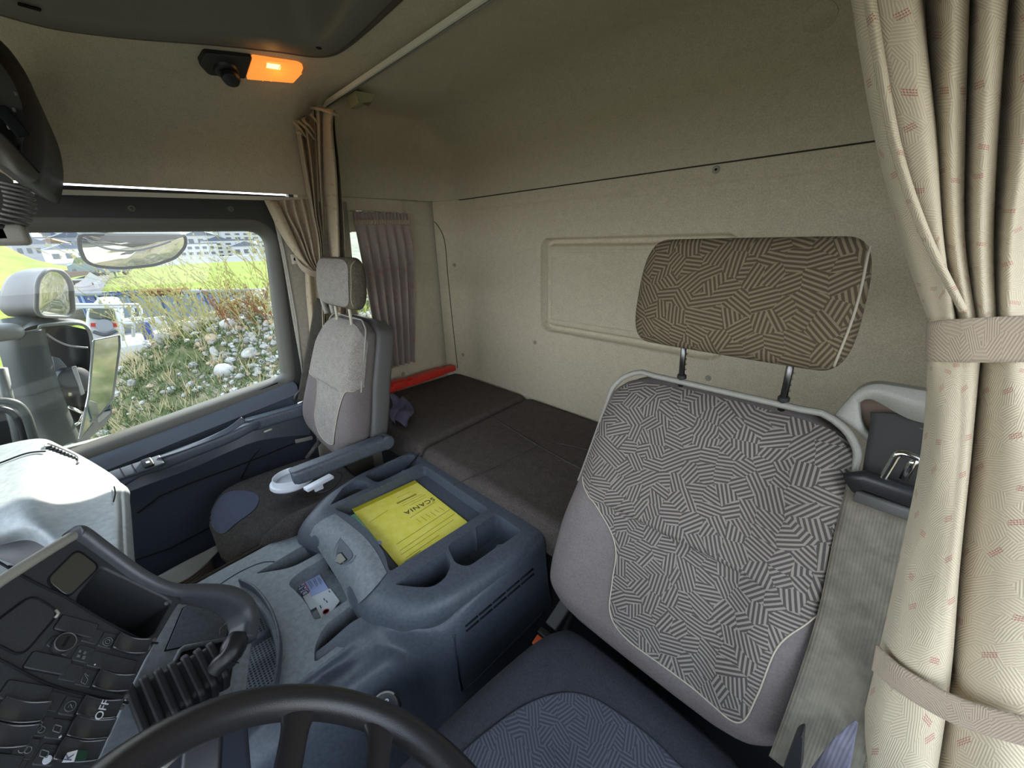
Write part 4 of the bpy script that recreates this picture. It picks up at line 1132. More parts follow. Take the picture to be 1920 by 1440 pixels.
# ------------------------------------------------------------------ papers in the console
fol = thing('document_folder', (.98, -.46, .605), 'bright yellow plastic document folder lying in the console tray', 'folder')
fz = .6065
F4 = [P(u, v, z=fz) for u, v in ((662, 958), (781, 903), (884, 984), (751, 1066))]
prism('sleeve', F4, (0, 0, 1), .004, 'folder_yellow', fol, .0008)
def fpt(a, b, lift=.0004):   # a along the long side (front edge 1-0), b from the left side to the right
    p = (F4[0] * (1 - a) + F4[1] * a) * (1 - b) + (F4[3] * (1 - a) + F4[2] * a) * b
    return p + V(0, 0, lift)
def fquad(name, a0, b0, a1, b1, mat, lift=.0004, th=.0003):
    return prism(name, [fpt(a0, b0, lift), fpt(a1, b0, lift), fpt(a1, b1, lift), fpt(a0, b1, lift)], (0, 0, 1), th, mat, fol)
fquad('folded_edge', .0, -.035, 1.0, .028, 'folder_yellow_dark', .0006)
fquad('printed_page', .50, .06, .985, .36, 'folder_yellow', .0003)
def fline(a0, b0, a1, b1, w=.0008, mat='ink_olive', lift=.0007):
    p, q = fpt(a0, b0, lift), fpt(a1, b1, lift); d_ = (q - p).normalized(); s_ = V(-d_.y, d_.x, 0) * w
    return prism('printed_line', [p - s_, q - s_, q + s_, p + s_], (0, 0, 1), .0003, mat, fol)
for (a0, b0, a1, b1, w) in ((.58, .12, .80, .12, .0006), (.52, .205, .83, .205, .0042), (.57, .245, .88, .245, .0006), (.55, .285, .92, .285, .0006), (.62, .325, .9, .325, .0005),
                            (.50, .50, .93, .46, .0007), (.14, .73, .98, .67, .0007), (.12, .82, .98, .755, .0006), (.1, .87, .9, .82, .0005), (.06, .28, .36, .24, .0005), (.12, .93, .60, .90, .0005), (.08, .96, .30, .945, .0012)):
    fline(a0, b0, a1, b1, w)
for i in range(6): fline(.55 + .07 * i, .56, .56 + .07 * i, .63 + .02 * (i % 2), .0005)
rd = (fpt(1, .5) - fpt(0, .5)).normalized()
text('maker_name', 'SCANIA', fpt(.725, .405, .0011), -rd, (fpt(.5, 1) - fpt(.5, 0)), .029, 'ink_dark', fol, .0002, spacing=1.15)
# mirror the reading direction: the sheet lies upside down for the camera
nt_ = prism('notched_hole', [fpt(.0, .60, .0007) + V(.009 * math.cos(a), .007 * math.sin(a), 0) for a in [2 * PI * i / 16 for i in range(16)]], (0, 0, 1), .0003, 'paper_blue', fol)
mt = prism('paper_sheet', [P(u, v, z=.6025) for u, v in ((650, 970), (672, 960), (712, 1018), (690, 1014), (664, 992))], (0, 0, 1), .0012, 'paper_mint')
tag(mt, 'mint green paper peeping out from under the yellow folder', 'paper')
cd = thing('business_card', P(590, 1112, z=.516), 'blue and white card with dark DAF lettering in the middle console bin', 'card')
cz = .5175
C4 = [P(u, v, z=cz) for u, v in ((557, 1099), (599, 1077), (626, 1120), (582, 1144))]
prism('card', C4, (0, 0, 1), .0008, 'paper_blue', cd)
def cpt(a, b, lift=.0002): return (C4[0] * (1 - a) + C4[1] * a) * (1 - b) + (C4[3] * (1 - a) + C4[2] * a) * b + V(0, 0, lift)
prism('white_edge', [cpt(.0, 0), cpt(.28, 0), cpt(.28, 1), cpt(0, 1)], (0, 0, 1), .0003, 'paper_white', cd)
prism('red_bar', [cpt(.30, .02), cpt(.335, .02), cpt(.335, .42), cpt(.30, .42)], (0, 0, 1), .0003, 'ink_red', cd)
text('lettering', 'DAF', cpt(.15, .24, .0006), C4[0] - C4[3], C4[0] - C4[1], .026, 'ink_blue', cd, .0002)
for i, (a, b0, b1) in enumerate(((.45, .05, .34), (.52, .05, .30), (.66, .08, .38), (.72, .05, .33), (.84, .1, .36), (.9, .1, .3))):
    prism('printed_line', [cpt(a, b0, .0004), cpt(a + .02, b0, .0004), cpt(a + .02, b1, .0004), cpt(a, b1, .0004)], (0, 0, 1), .0002, 'ink_grey', cd)
wc = thing('business_card', P(608, 1130, z=.519), 'plain white card with a small red emblem overlapping the blue card in the console bin', 'card')
W4 = [P(u, v, z=.5195) for u, v in ((584, 1119), (619, 1103), (637, 1127), (606, 1168))]
prism('card', roundpoly(W4, .003, 3), (0, 0, 1), .0008, 'paper_white', wc)
def wpt(a, b, lift=.0003): return (W4[0] * (1 - a) + W4[1] * a) * (1 - b) + (W4[3] * (1 - a) + W4[2] * a) * b + V(0, 0, lift)
lathe('emblem', [(.0085, 0), (.0085, .0003), (.006, .0003), (.006, 0)], wpt(.30, .80), 'ink_red', wc, (0, 0, 1), 24)
for a, b in ((.45, .30), (.5, .45), (.85, .10), (.15, .45)):
    prism('printed_line', [wpt(a, b), wpt(a + .06, b), wpt(a + .06, b + .12), wpt(a, b + .12)], (0, 0, 1), .0002, 'ink_grey', wc)

# ================================================================== BUNK
def mattress(name, quad, ztop, th, label, quilt=False):
    """quad: front-left, front-right, back-right, back-left in plan"""
    A, B_, C_, D_ = [V(x, y, 0) for x, y in quad]
    def fn(a, b):
        # a round the width (0..1) incl. rolled edges, b along
        ea, eb = min(a, 1 - a), min(b, 1 - b)
        p = (A * (1 - a) + B_ * a) * (1 - b) + (D_ * (1 - a) + C_ * a) * b
        r = .035
        def rollz(e, ln):
            dd = e * ln
            return -r + math.sqrt(max(0, r * r - (r - dd) ** 2)) if dd < r else 0
        z = ztop + rollz(ea, (B_ - A).length) + rollz(eb, (D_ - A).length)
        z += .004 * math.sin(7 * a + 3 * b) * math.sin(5 * b + 1) * sm(0, .1, ea) * sm(0, .1, eb)
        return V(p.x, p.y, z)
    o = grid(name, fn, 90, 60, 'bunk_felt', None)
    # closed sides
    k1 = 91; vs = [v.co.copy() for v in o.data.vertices]; nn = len(vs)
    loop = [i for i in range(k1)] + [k1 * j + 90 for j in range(1, 61)] + [k1 * 60 + i for i in range(89, -1, -1)] + [k1 * j for j in range(59, 0, -1)]
    fs = [tuple(p.vertices) for p in o.data.polygons]
    for i in loop: vs.append(V(vs[i].x, vs[i].y, ztop - th))
    n_ = len(loop)
    for i in range(n_): fs.append((loop[i], nn + i, nn + (i + 1) % n_, loop[(i + 1) % n_]))
    uv = [(0, 0)] * len(vs)
    old = o.data; o.data = mesh(name, vs, fs)
    o.data.materials.append(MATS['bunk_felt'])
    for p in o.data.polygons: p.use_smooth = True
    auto(o, 50)
    return tag(o, label, 'mattress')
m_far = mattress('bunk_mattress', ((1.240, -.675), (1.885, -.66), (1.885, -1.362), (1.290, -1.362)), .682, .11, 'dark grey felt bunk cushion at the far end, under the red case')
m_near = mattress('bunk_mattress', ((XL + .02, -.715), (1.234, -.675), (1.284, -1.362), (XL + .02, -1.362)), .680, .11, 'long dark grey quilted bunk cushion along the back wall behind the console')
def quilt(pts):
    tube('quilt_seam', smoothpath([P(u, v, z=.6805) for u, v in pts], 30), .0022, 'bunk_felt', m_near, 6)
quilt([(1010, 835), (960, 860), (905, 885), (850, 910)]); quilt([(1122, 850), (1080, 838), (1040, 830)]); quilt([(1095, 880), (1070, 868), (1045, 862)]); quilt([(920, 780), (1000, 830), (1090, 880)])
box('bunk_box', (.72, -1.02, .30), (1.98, .60, .52), 'plastic_black', None, .01)
tag(D.objects['bunk_box'], 'dark box base of the bunk beneath the grey cushions', 'bunk base')
# red warning triangle case
rc = thing('warning_triangle_case', (1.80, -1.1, .69), 'long red plastic case lying on the bunk against the far side wall', 'case')
rp = [P(722, 733, x=1.80), P(850, 697, x=1.84)]
def rcase(name, t0, t1, w, h, lift, m='red_plastic'):
    a, b = rp[0].lerp(rp[1], t0), rp[0].lerp(rp[1], t1); c_ = (a + b) / 2 + V(0, 0, h / 2 + lift)
    R9 = axes((0, 0, 1), b - a)
    return box(name, c_, ((b - a).length, w, h), m, rc, .004, R9)
rcase('case_body', 0, 1, .050, .032, .0)
rcase('raised_band', .34, .80, .056, .040, .0)
rcase('end_cap', .08, .28, .054, .036, .0)
rcase('hinge_line', .02, .98, .052, .003, .020)
# crumpled cloth
def cl(a, b):
    c = P(735 + 34 * a, 742 + 46 * b + 10 * a, z=.70)
    return c + V(.015 * math.sin(9 * a + 4 * b), .012 * math.cos(7 * b), .018 * abs(math.sin(6 * a + 5 * b)) + .01 * math.sin(11 * b))
cloth = grid('cleaning_cloth', cl, 24, 24, 'cloth_violet'); solid(cloth, .003)
tag(cloth, 'crumpled violet grey cloth on the bunk beside the passenger seat back', 'cloth')
tube('elastic_cord', smoothpath([V(1.22, -.665, .665), V(1.27, -.64, .60), V(1.29, -.60, .58)], 12), .003, 'rubber', m_far, 6)

# ================================================================== CURTAINS
def columns(name, cols, nu, nv, mat, parent, W, H, plane='y', th=.0018, flip=False):
    """cloth through columns of (pixel u, pixel v, depth)"""
    L = [[P(u, v, **{plane: d_}) for u, v, d_ in c] for c in cols]
    def fn(a, b): return spline([spline(c, b) for c in L], a)
    o = grid(name, fn, nu, nv, mat, parent, uvf=lambda a, b, p: (a * W, b * H), flip=flip)
    solid(o, th, 0); return o
dc = thing('cab_curtain', (-.05, -.6, 1.9), 'large beige curtain with red ticks gathered at the right edge beside the driver seat', 'curtain')
columns('upper_drape', [
    [(1588, -60, -.60), (1640, 250, -.60), (1700, 480, -.61), (1745, 606, -.60)],
    [(1598, -60, -.575), (1655, 250, -.58), (1712, 480, -.59), (1752, 606, -.59)],
    [(1640, -60, -.565), (1690, 250, -.57), (1740, 480, -.58), (1765, 606, -.585)],
    [(1700, -60, -.560), (1738, 250, -.565), (1764, 450, -.575), (1785, 606, -.58)],
    [(1716, -60, -.59), (1754, 250, -.60), (1768, 460, -.605), (1792, 606, -.60)],
    [(1730, -60, -.67), (1748, 250, -.67), (1764, 450, -.65), (1796, 606, -.62)],
    [(1752, -60, -.62), (1753, 250, -.62), (1766, 450, -.61), (1802, 606, -.60)],
    [(1785, -60, -.57), (1782, 250, -.575), (1790, 450, -.58), (1815, 606, -.58)],
    [(1815, -60, -.59), (1806, 250, -.60), (1806, 450, -.60), (1828, 606, -.59)],
    [(1820, -60, -.64), (1810, 250, -.64), (1810, 450, -.63), (1832, 606, -.60)],
    [(1850, -60, -.57), (1838, 250, -.575), (1835, 450, -.58), (1845, 606, -.58)],
    [(1888, -60, -.58), (1866, 250, -.59), (1858, 450, -.60), (1862, 606, -.59)],
    [(1896, -60, -.64), (1874, 250, -.64), (1864, 450, -.64), (1870, 606, -.61)],
    [(1930, -60, -.57), (1915, 250, -.575), (1892, 450, -.58), (1890, 606, -.58)],
    [(1990, -60, -.59), (1960, 250, -.60), (1925, 450, -.61), (1930, 606, -.60)],
    [(2060, -60, -.60), (2010, 250, -.61), (1980, 450, -.62), (1970, 606, -.60)]], 220, 70, 'curtain_beige', dc, .62, .72)
# hem fold crossing the first panel
columns('hem_fold', [
    [(1612, -60, -.562), (1664, 250, -.566), (1722, 430, -.57), (1800, 585, -.572)],
    [(1622, -60, -.556), (1676, 250, -.560), (1733, 430, -.566), (1808, 585, -.568)],
    [(1632, -60, -.560), (1684, 250, -.564), (1741, 430, -.568), (1815, 585, -.572)]], 12, 60, 'curtain_beige', dc, .03, .7)
columns('lower_drape', [
    [(1742, 670, -.60), (1728, 850, -.60), (1685, 1060, -.59), (1635, 1280, -.57), (1580, 1500, -.55)],
    [(1750, 670, -.585), (1742, 850, -.575), (1703, 1060, -.565), (1655, 1280, -.545), (1610, 1500, -.53)],
    [(1768, 670, -.58), (1762, 850, -.555), (1730, 1060, -.55), (1685, 1280, -.53), (1650, 1500, -.52)],
    [(1800, 670, -.575), (1795, 850, -.55), (1770, 1060, -.535), (1740, 1280, -.52), (1710, 1500, -.51)],
    [(1832, 670, -.580), (1818, 850, -.555), (1797, 1060, -.54), (1778, 1280, -.53), (1745, 1500, -.52)],
    [(1838, 670, -.63), (1819, 850, -.61), (1794, 1060, -.60), (1776, 1280, -.58), (1748, 1500, -.55)],
    [(1850, 670, -.60), (1833, 850, -.58), (1812, 1060, -.565), (1800, 1280, -.54), (1785, 1500, -.53)],
    [(1890, 670, -.57), (1882, 850, -.545), (1872, 1060, -.53), (1865, 1280, -.515), (1865, 1500, -.50)],
    [(1935, 670, -.575), (1945, 850, -.54), (1955, 1060, -.52), (1950, 1280, -.51), (1950, 1500, -.50)],
    [(1990, 670, -.60), (2010, 850, -.55), (2030, 1060, -.53), (2040, 1280, -.52), (2040, 1500, -.51)]], 160, 80, 'curtain_beige', dc, .50, .80)
def band(name, top_, bot_, mat, parent, plane='y', th=.003, W=.3):
    A_ = [P(u, v, **{plane: d_}) for u, v, d_ in top_]; B3 = [P(u, v, **{plane: d_}) for u, v, d_ in bot_]
    def fn(a, b):
        p = spline(A_, a).lerp(spline(B3, a), b); return p
    o = grid(name, fn, 60, 8, mat, parent, uvf=lambda a, b, p: (a * W, b * .05)); solid(o, th, 0); return o
tb1 = thing('curtain_tieback', P(1830, 640, y=-.56), 'broad beige tieback strap around the big curtain at headrest height', 'tieback')
band('strap', [(1741, 606, -.60), (1746, 603, -.575), (1800, 598, -.563), (1870, 594, -.56), (1960, 590, -.56)], [(1738, 672, -.60), (1744, 677, -.575), (1800, 679, -.563), (1870, 679, -.56), (1960, 678, -.56)], 'curtain_strap', tb1)
tb2 = thing('curtain_tieback', P(1800, 1300, y=-.52), 'narrow beige strap slung low across the big curtain near the bottom right corner', 'tieback')
band('strap', [(1645, 1210, -.545), (1690, 1250, -.520), (1775, 1298, -.502), (1850, 1325, -.492), (1960, 1352, -.482)], [(1636, 1256, -.545), (1690, 1300, -.518), (1775, 1350, -.497), (1850, 1378, -.487), (1960, 1408, -.478)], 'curtain_strap', tb2)
# passenger side: hanging end of the cab curtain
pc = thing('cab_curtain', (1.8, -.7, 1.9), 'tall tan curtain hanging from the ceiling rail at the passenger side pillar', 'curtain')
def yx(u, v, y): return P(u, v, y=y)
def xx_(u, v, x): return P(u, v, x=x)
def cloth_cols(name, L, nu, nv, mat, parent, W, H, th=.0018):
    o = grid(name, lambda a, b: spline([spline(c, b) for c in L], a), nu, nv, mat, parent, uvf=lambda a, b, p: (a * W, b * H)); solid(o, th, 0); return o
cloth_cols('flat_fold', [
    [yx(588, 199, -.745), yx(591, 240, -.735), yx(592, 330, -.73), yx(600, 470, -.72), yx(606, 700, -.70)],
    [yx(596, 201, -.715), yx(598, 240, -.705), yx(600, 330, -.70), yx(606, 470, -.69), yx(612, 700, -.67)],
    [yx(604, 205, -.735), yx(604, 240, -.725), yx(606, 330, -.72), yx(614, 470, -.71), yx(620, 700, -.69)],
    [yx(614, 204, -.715), yx(614, 240, -.705), yx(617, 330, -.70), yx(624, 470, -.69), yx(630, 700, -.67)],
    [yx(626, 208, -.725), yx(622, 240, -.715), yx(630, 330, -.71), yx(636, 470, -.70), yx(642, 700, -.68)],
    [yx(627, 209, -.765), yx(625, 240, -.765), yx(632, 330, -.765), yx(638, 470, -.75), yx(644, 700, -.73)],
    [yx(630, 258, -.745), yx(632, 270, -.745), yx(639, 340, -.745), yx(647, 470, -.73), yx(653, 700, -.71)]], 70, 40, 'curtain_tan', pc, .22, 1.2)
cloth_cols('bunched_fold', [
    [xx_(549, 226, 1.85), xx_(556, 250, 1.85), xx_(566, 310, 1.85), xx_(583, 400, 1.85), xx_(597, 480, 1.85), xx_(606, 700, 1.85)],
    [xx_(556, 224, 1.80), xx_(563, 250, 1.80), xx_(573, 310, 1.80), xx_(588, 400, 1.80), xx_(600, 480, 1.80), xx_(609, 700, 1.80)],
    [xx_(562, 222, 1.85), xx_(569, 250, 1.85), xx_(578, 310, 1.85), xx_(590, 400, 1.85), xx_(602, 480, 1.85), xx_(611, 700, 1.85)],
    [xx_(570, 220, 1.79), xx_(576, 250, 1.79), xx_(584, 310, 1.80), xx_(592, 400, 1.80), xx_(603, 480, 1.80), xx_(612, 700, 1.80)],
    [xx_(578, 214, 1.85), xx_(583, 250, 1.85), xx_(588, 310, 1.85), xx_(594, 400, 1.85), xx_(604, 480, 1.85), xx_(613, 700, 1.85)],
    [xx_(588, 206, 1.80), xx_(592, 250, 1.81), xx_(595, 310, 1.82), xx_(598, 400, 1.82), xx_(607, 480, 1.82), xx_(616, 700, 1.82)]], 60, 40, 'curtain_tan', pc, .3, 1.2)
for i, (a, b, c_, d_) in enumerate(((549, 228, 574, 258), (558, 226, 590, 262), (566, 224, 592, 252), (556, 248, 568, 254), (582, 214, 598, 238))):
    tube('pleat_tape', [xx_(a, b, 1.79), xx_((a + c_) / 2 + 2, (b + d_) / 2 - 1, 1.785), xx_(c_, d_, 1.79)], .006, 'curtain_tan', pc, 8, scale=lambda t: 1 - .5 * t)
sweep('header_tape', smoothpath([yx(588, 203, -.72), yx(606, 206, -.71), yx(627, 214, -.72)], 10), rrect(.030, .010, .004, 3), 'curtain_tan', pc, up=V(0, 0, 1))
# passenger door window curtain
wc_ = thing('window_curtain', (1.86, -.6, 1.6), 'small tan curtain swept back and tied beside the passenger door window', 'curtain')
def dcol(l): return [P(u, v, x=x) for u, v, x in l]
cloth_cols('drape', [
    dcol([(495, 374, 1.86), (507, 400, 1.855), (530, 445, 1.85), (562, 488, 1.84), (590, 512, 1.83)]),
    dcol([(505, 376, 1.83), (518, 400, 1.825), (540, 445, 1.82), (568, 488, 1.82), (592, 512, 1.81)]),
    dcol([(516, 377, 1.84), (530, 400, 1.83), (550, 445, 1.82), (572, 488, 1.82), (593, 512, 1.81)]),
    dcol([(524, 377, 1.87), (533, 402, 1.865), (552, 445, 1.86), (574, 488, 1.85), (594, 512, 1.83)]),
    dcol([(534, 375, 1.835), (540, 402, 1.83), (562, 445, 1.825), (579, 488, 1.82), (596, 512, 1.81)]),
    dcol([(541, 375, 1.87), (546, 402, 1.865), (564, 445, 1.865), (580, 488, 1.85), (597, 512, 1.83)]),
    dcol([(550, 374, 1.835), (556, 402, 1.83), (570, 445, 1.825), (584, 488, 1.82), (599, 512, 1.81)]),
    dcol([(556, 374, 1.87), (562, 402, 1.865), (573, 445, 1.865), (586, 488, 1.85), (600, 512, 1.83)]),
    dcol([(566, 373, 1.835), (573, 402, 1.83), (582, 445, 1.825), (591, 488, 1.82), (602, 512, 1.81)]),
    dcol([(572, 373, 1.87), (578, 402, 1.865), (586, 445, 1.865), (594, 488, 1.85), (604, 512, 1.83)]),
    dcol([(586, 373, 1.84), (590, 402, 1.84), (596, 445, 1.84), (602, 488, 1.83), (608, 512, 1.82)])], 120, 40, 'curtain_tan', wc_, .5, .4)
cloth_cols('tail', [
    dcol([(572, 505, 1.855), (574, 550, 1.855), (582, 640, 1.86), (592, 750, 1.86)]), dcol([(580, 510, 1.83), (583, 550, 1.835), (590, 640, 1.84), (600, 750, 1.84)]),
    dcol([(588, 512, 1.855), (592, 550, 1.86), (598, 640, 1.86), (608, 750, 1.86)]), dcol([(596, 514, 1.83), (600, 550, 1.835), (606, 640, 1.84), (615, 750, 1.84)]), dcol([(606, 516, 1.85), (610, 550, 1.86), (616, 640, 1.86), (624, 750, 1.86)])], 40, 24, 'curtain_tan', wc_, .2, .6)
tb3 = thing('curtain_tieback', P(575, 505, x=1.81), 'slim tan strap holding the small door window curtain to the pillar stud', 'tieback')
band('strap', [(553, 478, 1.855), (565, 494, 1.82), (580, 504, 1.80), (604, 512, 1.80)], [(555, 488, 1.855), (565, 506, 1.82), (582, 517, 1.80), (604, 523, 1.80)], 'curtain_strap', tb3, 'x', .003)
# bunk window curtain
bc = thing('window_curtain', (1.86, -1, 1.56), 'gathered mauve grey curtain over the bunk side window behind the passenger seat', 'curtain')
def bcol(i, n):
    f = i / n; ya, yb = -.838, -1.118
    yt = ya + (yb - ya) * f; ybm = -.845 + (-1.045 + .845) * f
    ph = i * PI
    d_ = .018 * (1 if i % 2 else -1)
    return [V(1.865, yt, 1.545), V(1.865 + .3 * d_, yt, 1.50), V(1.86 + d_ * .8, yt + .002, 1.40), V(1.858 + d_ * 1.2, yt * .6 + ybm * .4, 1.15), V(1.858 + d_ * 1.2, ybm, .825)]
cloth_cols('drape', [bcol(i, 12) for i in range(13)], 150, 40, 'curtain_mauve', bc, .45, .75)
def ruffle(a, b):
    y = -.838 - .28 * a; w_ = math.sin(a * 2 * PI * 15)
    return V(1.868 - .006 - .007 * w_ * (1 - .2 * b), y, 1.582 - .040 * b + .003 * math.sin(a * 50))
cloth_cols  # (same cloth, tight frill above the elastic)
rf = grid('frill', ruffle, 160, 6, 'curtain_mauve', bc, uvf=lambda a, b, p: (a * .4, b * .05)); solid(rf, .0015, 0)
def hdr(a, b):
    y = -.836 - .284 * a; return V(1.858 + .004 * math.sin(a * 2 * PI * 22) - .004 * math.sin(PI * b), y, 1.552 - .022 * b)
hd = grid('elastic_header', hdr, 180, 6, 'curtain_strap', bc, uvf=lambda a, b, p: (a * .4, b * .05)); solid(hd, .002, 0)
tube('bottom_hem', smoothpath([V(1.862, -.845, .828), V(1.845, -.94, .828), V(1.862, -1.045, .828)], 10), .0025, 'curtain_strap', bc, 6)
tube('curtain_wire', [V(1.870, -.83, 1.587), V(1.866, -.93, 1.589), V(1.872, -.98, 1.584)], .0018, 'chrome', bc, 6)

# ================================================================== CEILING FITTINGS
lamp = thing('ceiling_lamp', P(470, 130, on=bvC), 'ceiling courtesy lamp with black swivel spot and glowing amber lens', 'lamp')
h = bvC.ray_cast(CAM, ray(470, 132)); nl_ = h[1] if h[1].dot(ray(470, 132)) < 0 else -h[1]
nL = (nl_ + V(-.0, 0, 0)).normalized(); LP_ = (h[0] + nL * .018, nL)
def lq(pix, lift=0): return [P(u, v, pl=(LP_[0] + nL * lift, nL)) for u, v in pix]
prism('housing', roundpoly(lq(((384, 101), (474, 109), (461, 149), (392, 142), (373, 122))), .008, 4), nL, .024, 'plastic_black', lamp, .004)
sc_ = P(424, 132, pl=(LP_[0], nL))
lathe('spot_socket', [(.034, 0), (.030, .006), (.024, .008)], sc_, 'plastic_black', lamp, nL, 28)
lathe('spot_head', [(0, .030), (.012, .031), (.022, .026), (.026, .016), (.022, .004), (.012, 0)], P(430, 136, pl=(LP_[0], nL)) + nL * .004, 'plastic_black', lamp, (nL + V(-.4, .2, -.2)).normalized(), 28)
am = prism('amber_lens', roundpoly(lq(((475, 111), (560, 121), (569, 127), (564, 141), (550, 156), (463, 149)), .002), .004, 3), nL, .018, 'amber_lens', lamp, .004)
prism('bulb_window', lq(((500, 119), (527, 123), (525, 131), (499, 127)), .0035), nL, .002, 'amber_bulb', am)
for a, b in (((472, 126), (566, 139)), ((500, 119), (493, 152)), ((527, 122), (508, 153))):
    tube('lens_rib', lq((a, b), .0035), .0012, 'amber_lens', am, 6)
ld = D.lights.new('amber_glow', 'POINT'); ld.energy = .05; ld.color = (1, .45, .12); ld.shadow_soft_size = .02
lo_ = D.objects.new('amber_glow', ld); COL.objects.link(lo_); lo_.location = P(520, 132, pl=LP_) + nL * .03
# small fitting near the rail
sb = thing('rail_end_stop', P(672, 188, y=-.80), 'small olive plastic block under the ceiling rail near the pillar curtain', 'bracket')
def sp(u, v, y): return P(u, v, y=y)
fA = [sp(648, 181, -.80), sp(666, 170, -.80), sp(673, 193, -.80), sp(656, 204, -.80)]
prism('block', fA, (-.5, .8, -.2), .055, 'plastic_olive', sb, .002)
prism('flap', [sp(666, 170, -.80), sp(704, 177, -.86), sp(694, 193, -.86), sp(673, 194, -.80)], (-.6, .6, -.4), .006, 'plastic_olive', sb, .0015)
prism('clip', [sp(680, 195, -.82), sp(696, 192, -.85), sp(691, 199, -.84)], (-.6, .6, -.4), .01, 'paper_brown', sb)
# overhead console at the front
oc = thing('overhead_console', (1.3, .1, 1.7), 'dark overhead shelf console with rounded end at the upper left', 'overhead console')
def oq(u, v, x): return P(u, v, x=x)
prf = [(-.10, 0), (.0, .0)]
ocp = [(-80, 20), (0, 75), (38, 120), (62, 165), (80, 220), (87, 280), (80, 330), (60, 345), (-80, 240)]
ol = [P(u, v, x=1.35) for u, v in ocp]
c9 = sum(ol, Vector()) / len(ol)
lo1 = resample(ol, 60); c9 = sum(lo1, Vector()) / 60
def ring9(s_, x): return [V(x, c9.y + (p.y - c9.y) * s_, c9.z + (p.z - c9.z) * s_) for p in lo1]
loops9 = [ring9(.60, 1.30), ring9(.86, 1.315), ring9(.96, 1.33), ring9(1.0, 1.35), ring9(1.0, 1.84)]
k9 = 60; vs = [p for l in loops9 for p in l]; fs = [(j * k9 + i, j * k9 + (i + 1) % k9, (j + 1) * k9 + (i + 1) % k9, (j + 1) * k9 + i) for j in range(4) for i in range(k9)] + [tuple(range(k9))]
link('end_panel', mesh('end_panel', vs, fs), 'plastic_frame_dark', oc)
patch('lower_lip', [[oq(-60, 215, 1.28), oq(0, 250, 1.28), oq(40, 290, 1.285), oq(74, 325, 1.30)], [oq(-60, 260, 1.27), oq(0, 285, 1.27), oq(36, 318, 1.275), oq(70, 338, 1.30)], [oq(-60, 300, 1.30), oq(0, 308, 1.30), oq(30, 328, 1.30), oq(48, 344, 1.32)]], 20, 10, 'plastic_frame', oc)
tube('lip_seam', smoothpath([oq(-60, 213, 1.275), oq(0, 248, 1.275), oq(40, 288, 1.28), oq(74, 324, 1.295)], 20), .0018, 'dark_void', oc, 6)
box('toggle', oq(22, 228, 1.29), (.012, .02, .05), 'dark_void', oc, .003, Matrix.Rotation(-.35, 3, 'X'))
for u, v in ((30, 176), (26, 206), (17, 239)): box('toggle_glint', oq(u, v, 1.290), (.004, .005, .008), 'plastic_grey', oc, .002)
# second lower unit with the coiled microphone lead
patch('lower_unit', [[oq(-60, 300, 1.2), oq(0, 322, 1.2), oq(26, 340, 1.2)], [oq(-60, 380, 1.2), oq(0, 400, 1.2), oq(14, 400, 1.2)], [oq(-60, 440, 1.2), oq(0, 440, 1.2), oq(2, 440, 1.2)]], 8, 10, 'plastic_frame_dark', oc)
coil = []
ca, cb_ = oq(27, 345, 1.15), oq(9, 436, 1.15)
for i in range(241):
    t = i / 240; c_ = ca.lerp(cb_, t) + V(0, -.012 * math.sin(PI * t), 0); an = t * 2 * PI * 11
    coil.append(c_ + V(.014 * math.cos(an), .016 * math.sin(an) + 0, .004 * math.sin(an)))
co_ = tube('coiled_cable', coil, .0026, 'plastic_grey', None, 8); tag(co_, 'coiled black microphone lead hanging under the overhead console at the far left', 'cable')
mc = thing('microphone', oq(8, 442, 1.15), 'end of a grey hand microphone hanging at the left edge of the window top', 'microphone')
box('body', oq(10, 441, 1.15), (.04, .055, .035), 'plastic_trim_light', mc, .008)
box('cord_plug', oq(0, 437, 1.14), (.02, .025, .03), 'rubber', mc, .006)
# ================================================================== DASHBOARD
dash = thing('dashboard', (1.3, .4, .6), 'pale blue grey passenger side dashboard, brightly sunlit, at the left', 'dashboard')
def Q(l): return [P(u, v, x=x) for u, v, x in l]
def Z3(l): return [P(u, v, z=z) for u, v, z in l]
rowA = Z3([(-160, 915, .90), (-80, 885, .91), (0, 851, .92), (75, 824, .93), (115, 836, .915), (165, 862, .89), (205, 888, .862), (222, 905, .842)])
rowE = Z3([(-160, 1062, .84), (-80, 1045, .85), (0, 1022, .85), (60, 1014, .86), (120, 1050, .86), (172, 1075, .86), (216, 1085, .855), (235, 1080, .843)])
dtop = patch('dash_top', [[p + V(.10, .10, -.02) for p in rowA], rowA,
    Z3([(-160, 960, .91), (-80, 930, .92), (0, 900, .93), (60, 880, .935), (120, 890, .91), (170, 905, .88), (212, 918, .86), (227, 932, .845)]),
    Z3([(-160, 1000, .91), (-80, 975, .92), (0, 950, .93), (58, 932, .93), (118, 940, .90), (170, 948, .875), (216, 955, .86), (229, 962, .845)]),
    Z3([(-160, 1040, .88), (-80, 1020, .89), (0, 1000, .895), (55, 985, .905), (118, 1000, .88), (172, 1008, .865), (216, 1012, .86), (231, 1012, .845)]), rowE], 110, 80, 'plastic_dash', dash)
patch('dash_under', [rowE, [p + V(-.01, .03, -.04) for p in rowE], [p + V(.05, .12, -.12) for p in rowE], [p + V(.05, .14, -.40) for p in rowE]], 40, 20, 'plastic_black', dash)
edge_ = Z3([(222, 905, .842), (227, 932, .845), (229, 962, .845), (231, 1012, .845), (235, 1080, .843)])
edge_ = [edge_[0] + V(.14, .06, -.02)] + edge_
patch('dash_end', [edge_, [p + V(0, -.006, -.006) for p in edge_], [p + V(0, -.007, -.03) for p in edge_], [p + V(0, .05, -.05) for p in edge_], [p + V(0, .16, -.30) for p in edge_]], 30, 16, 'plastic_dash', dash)
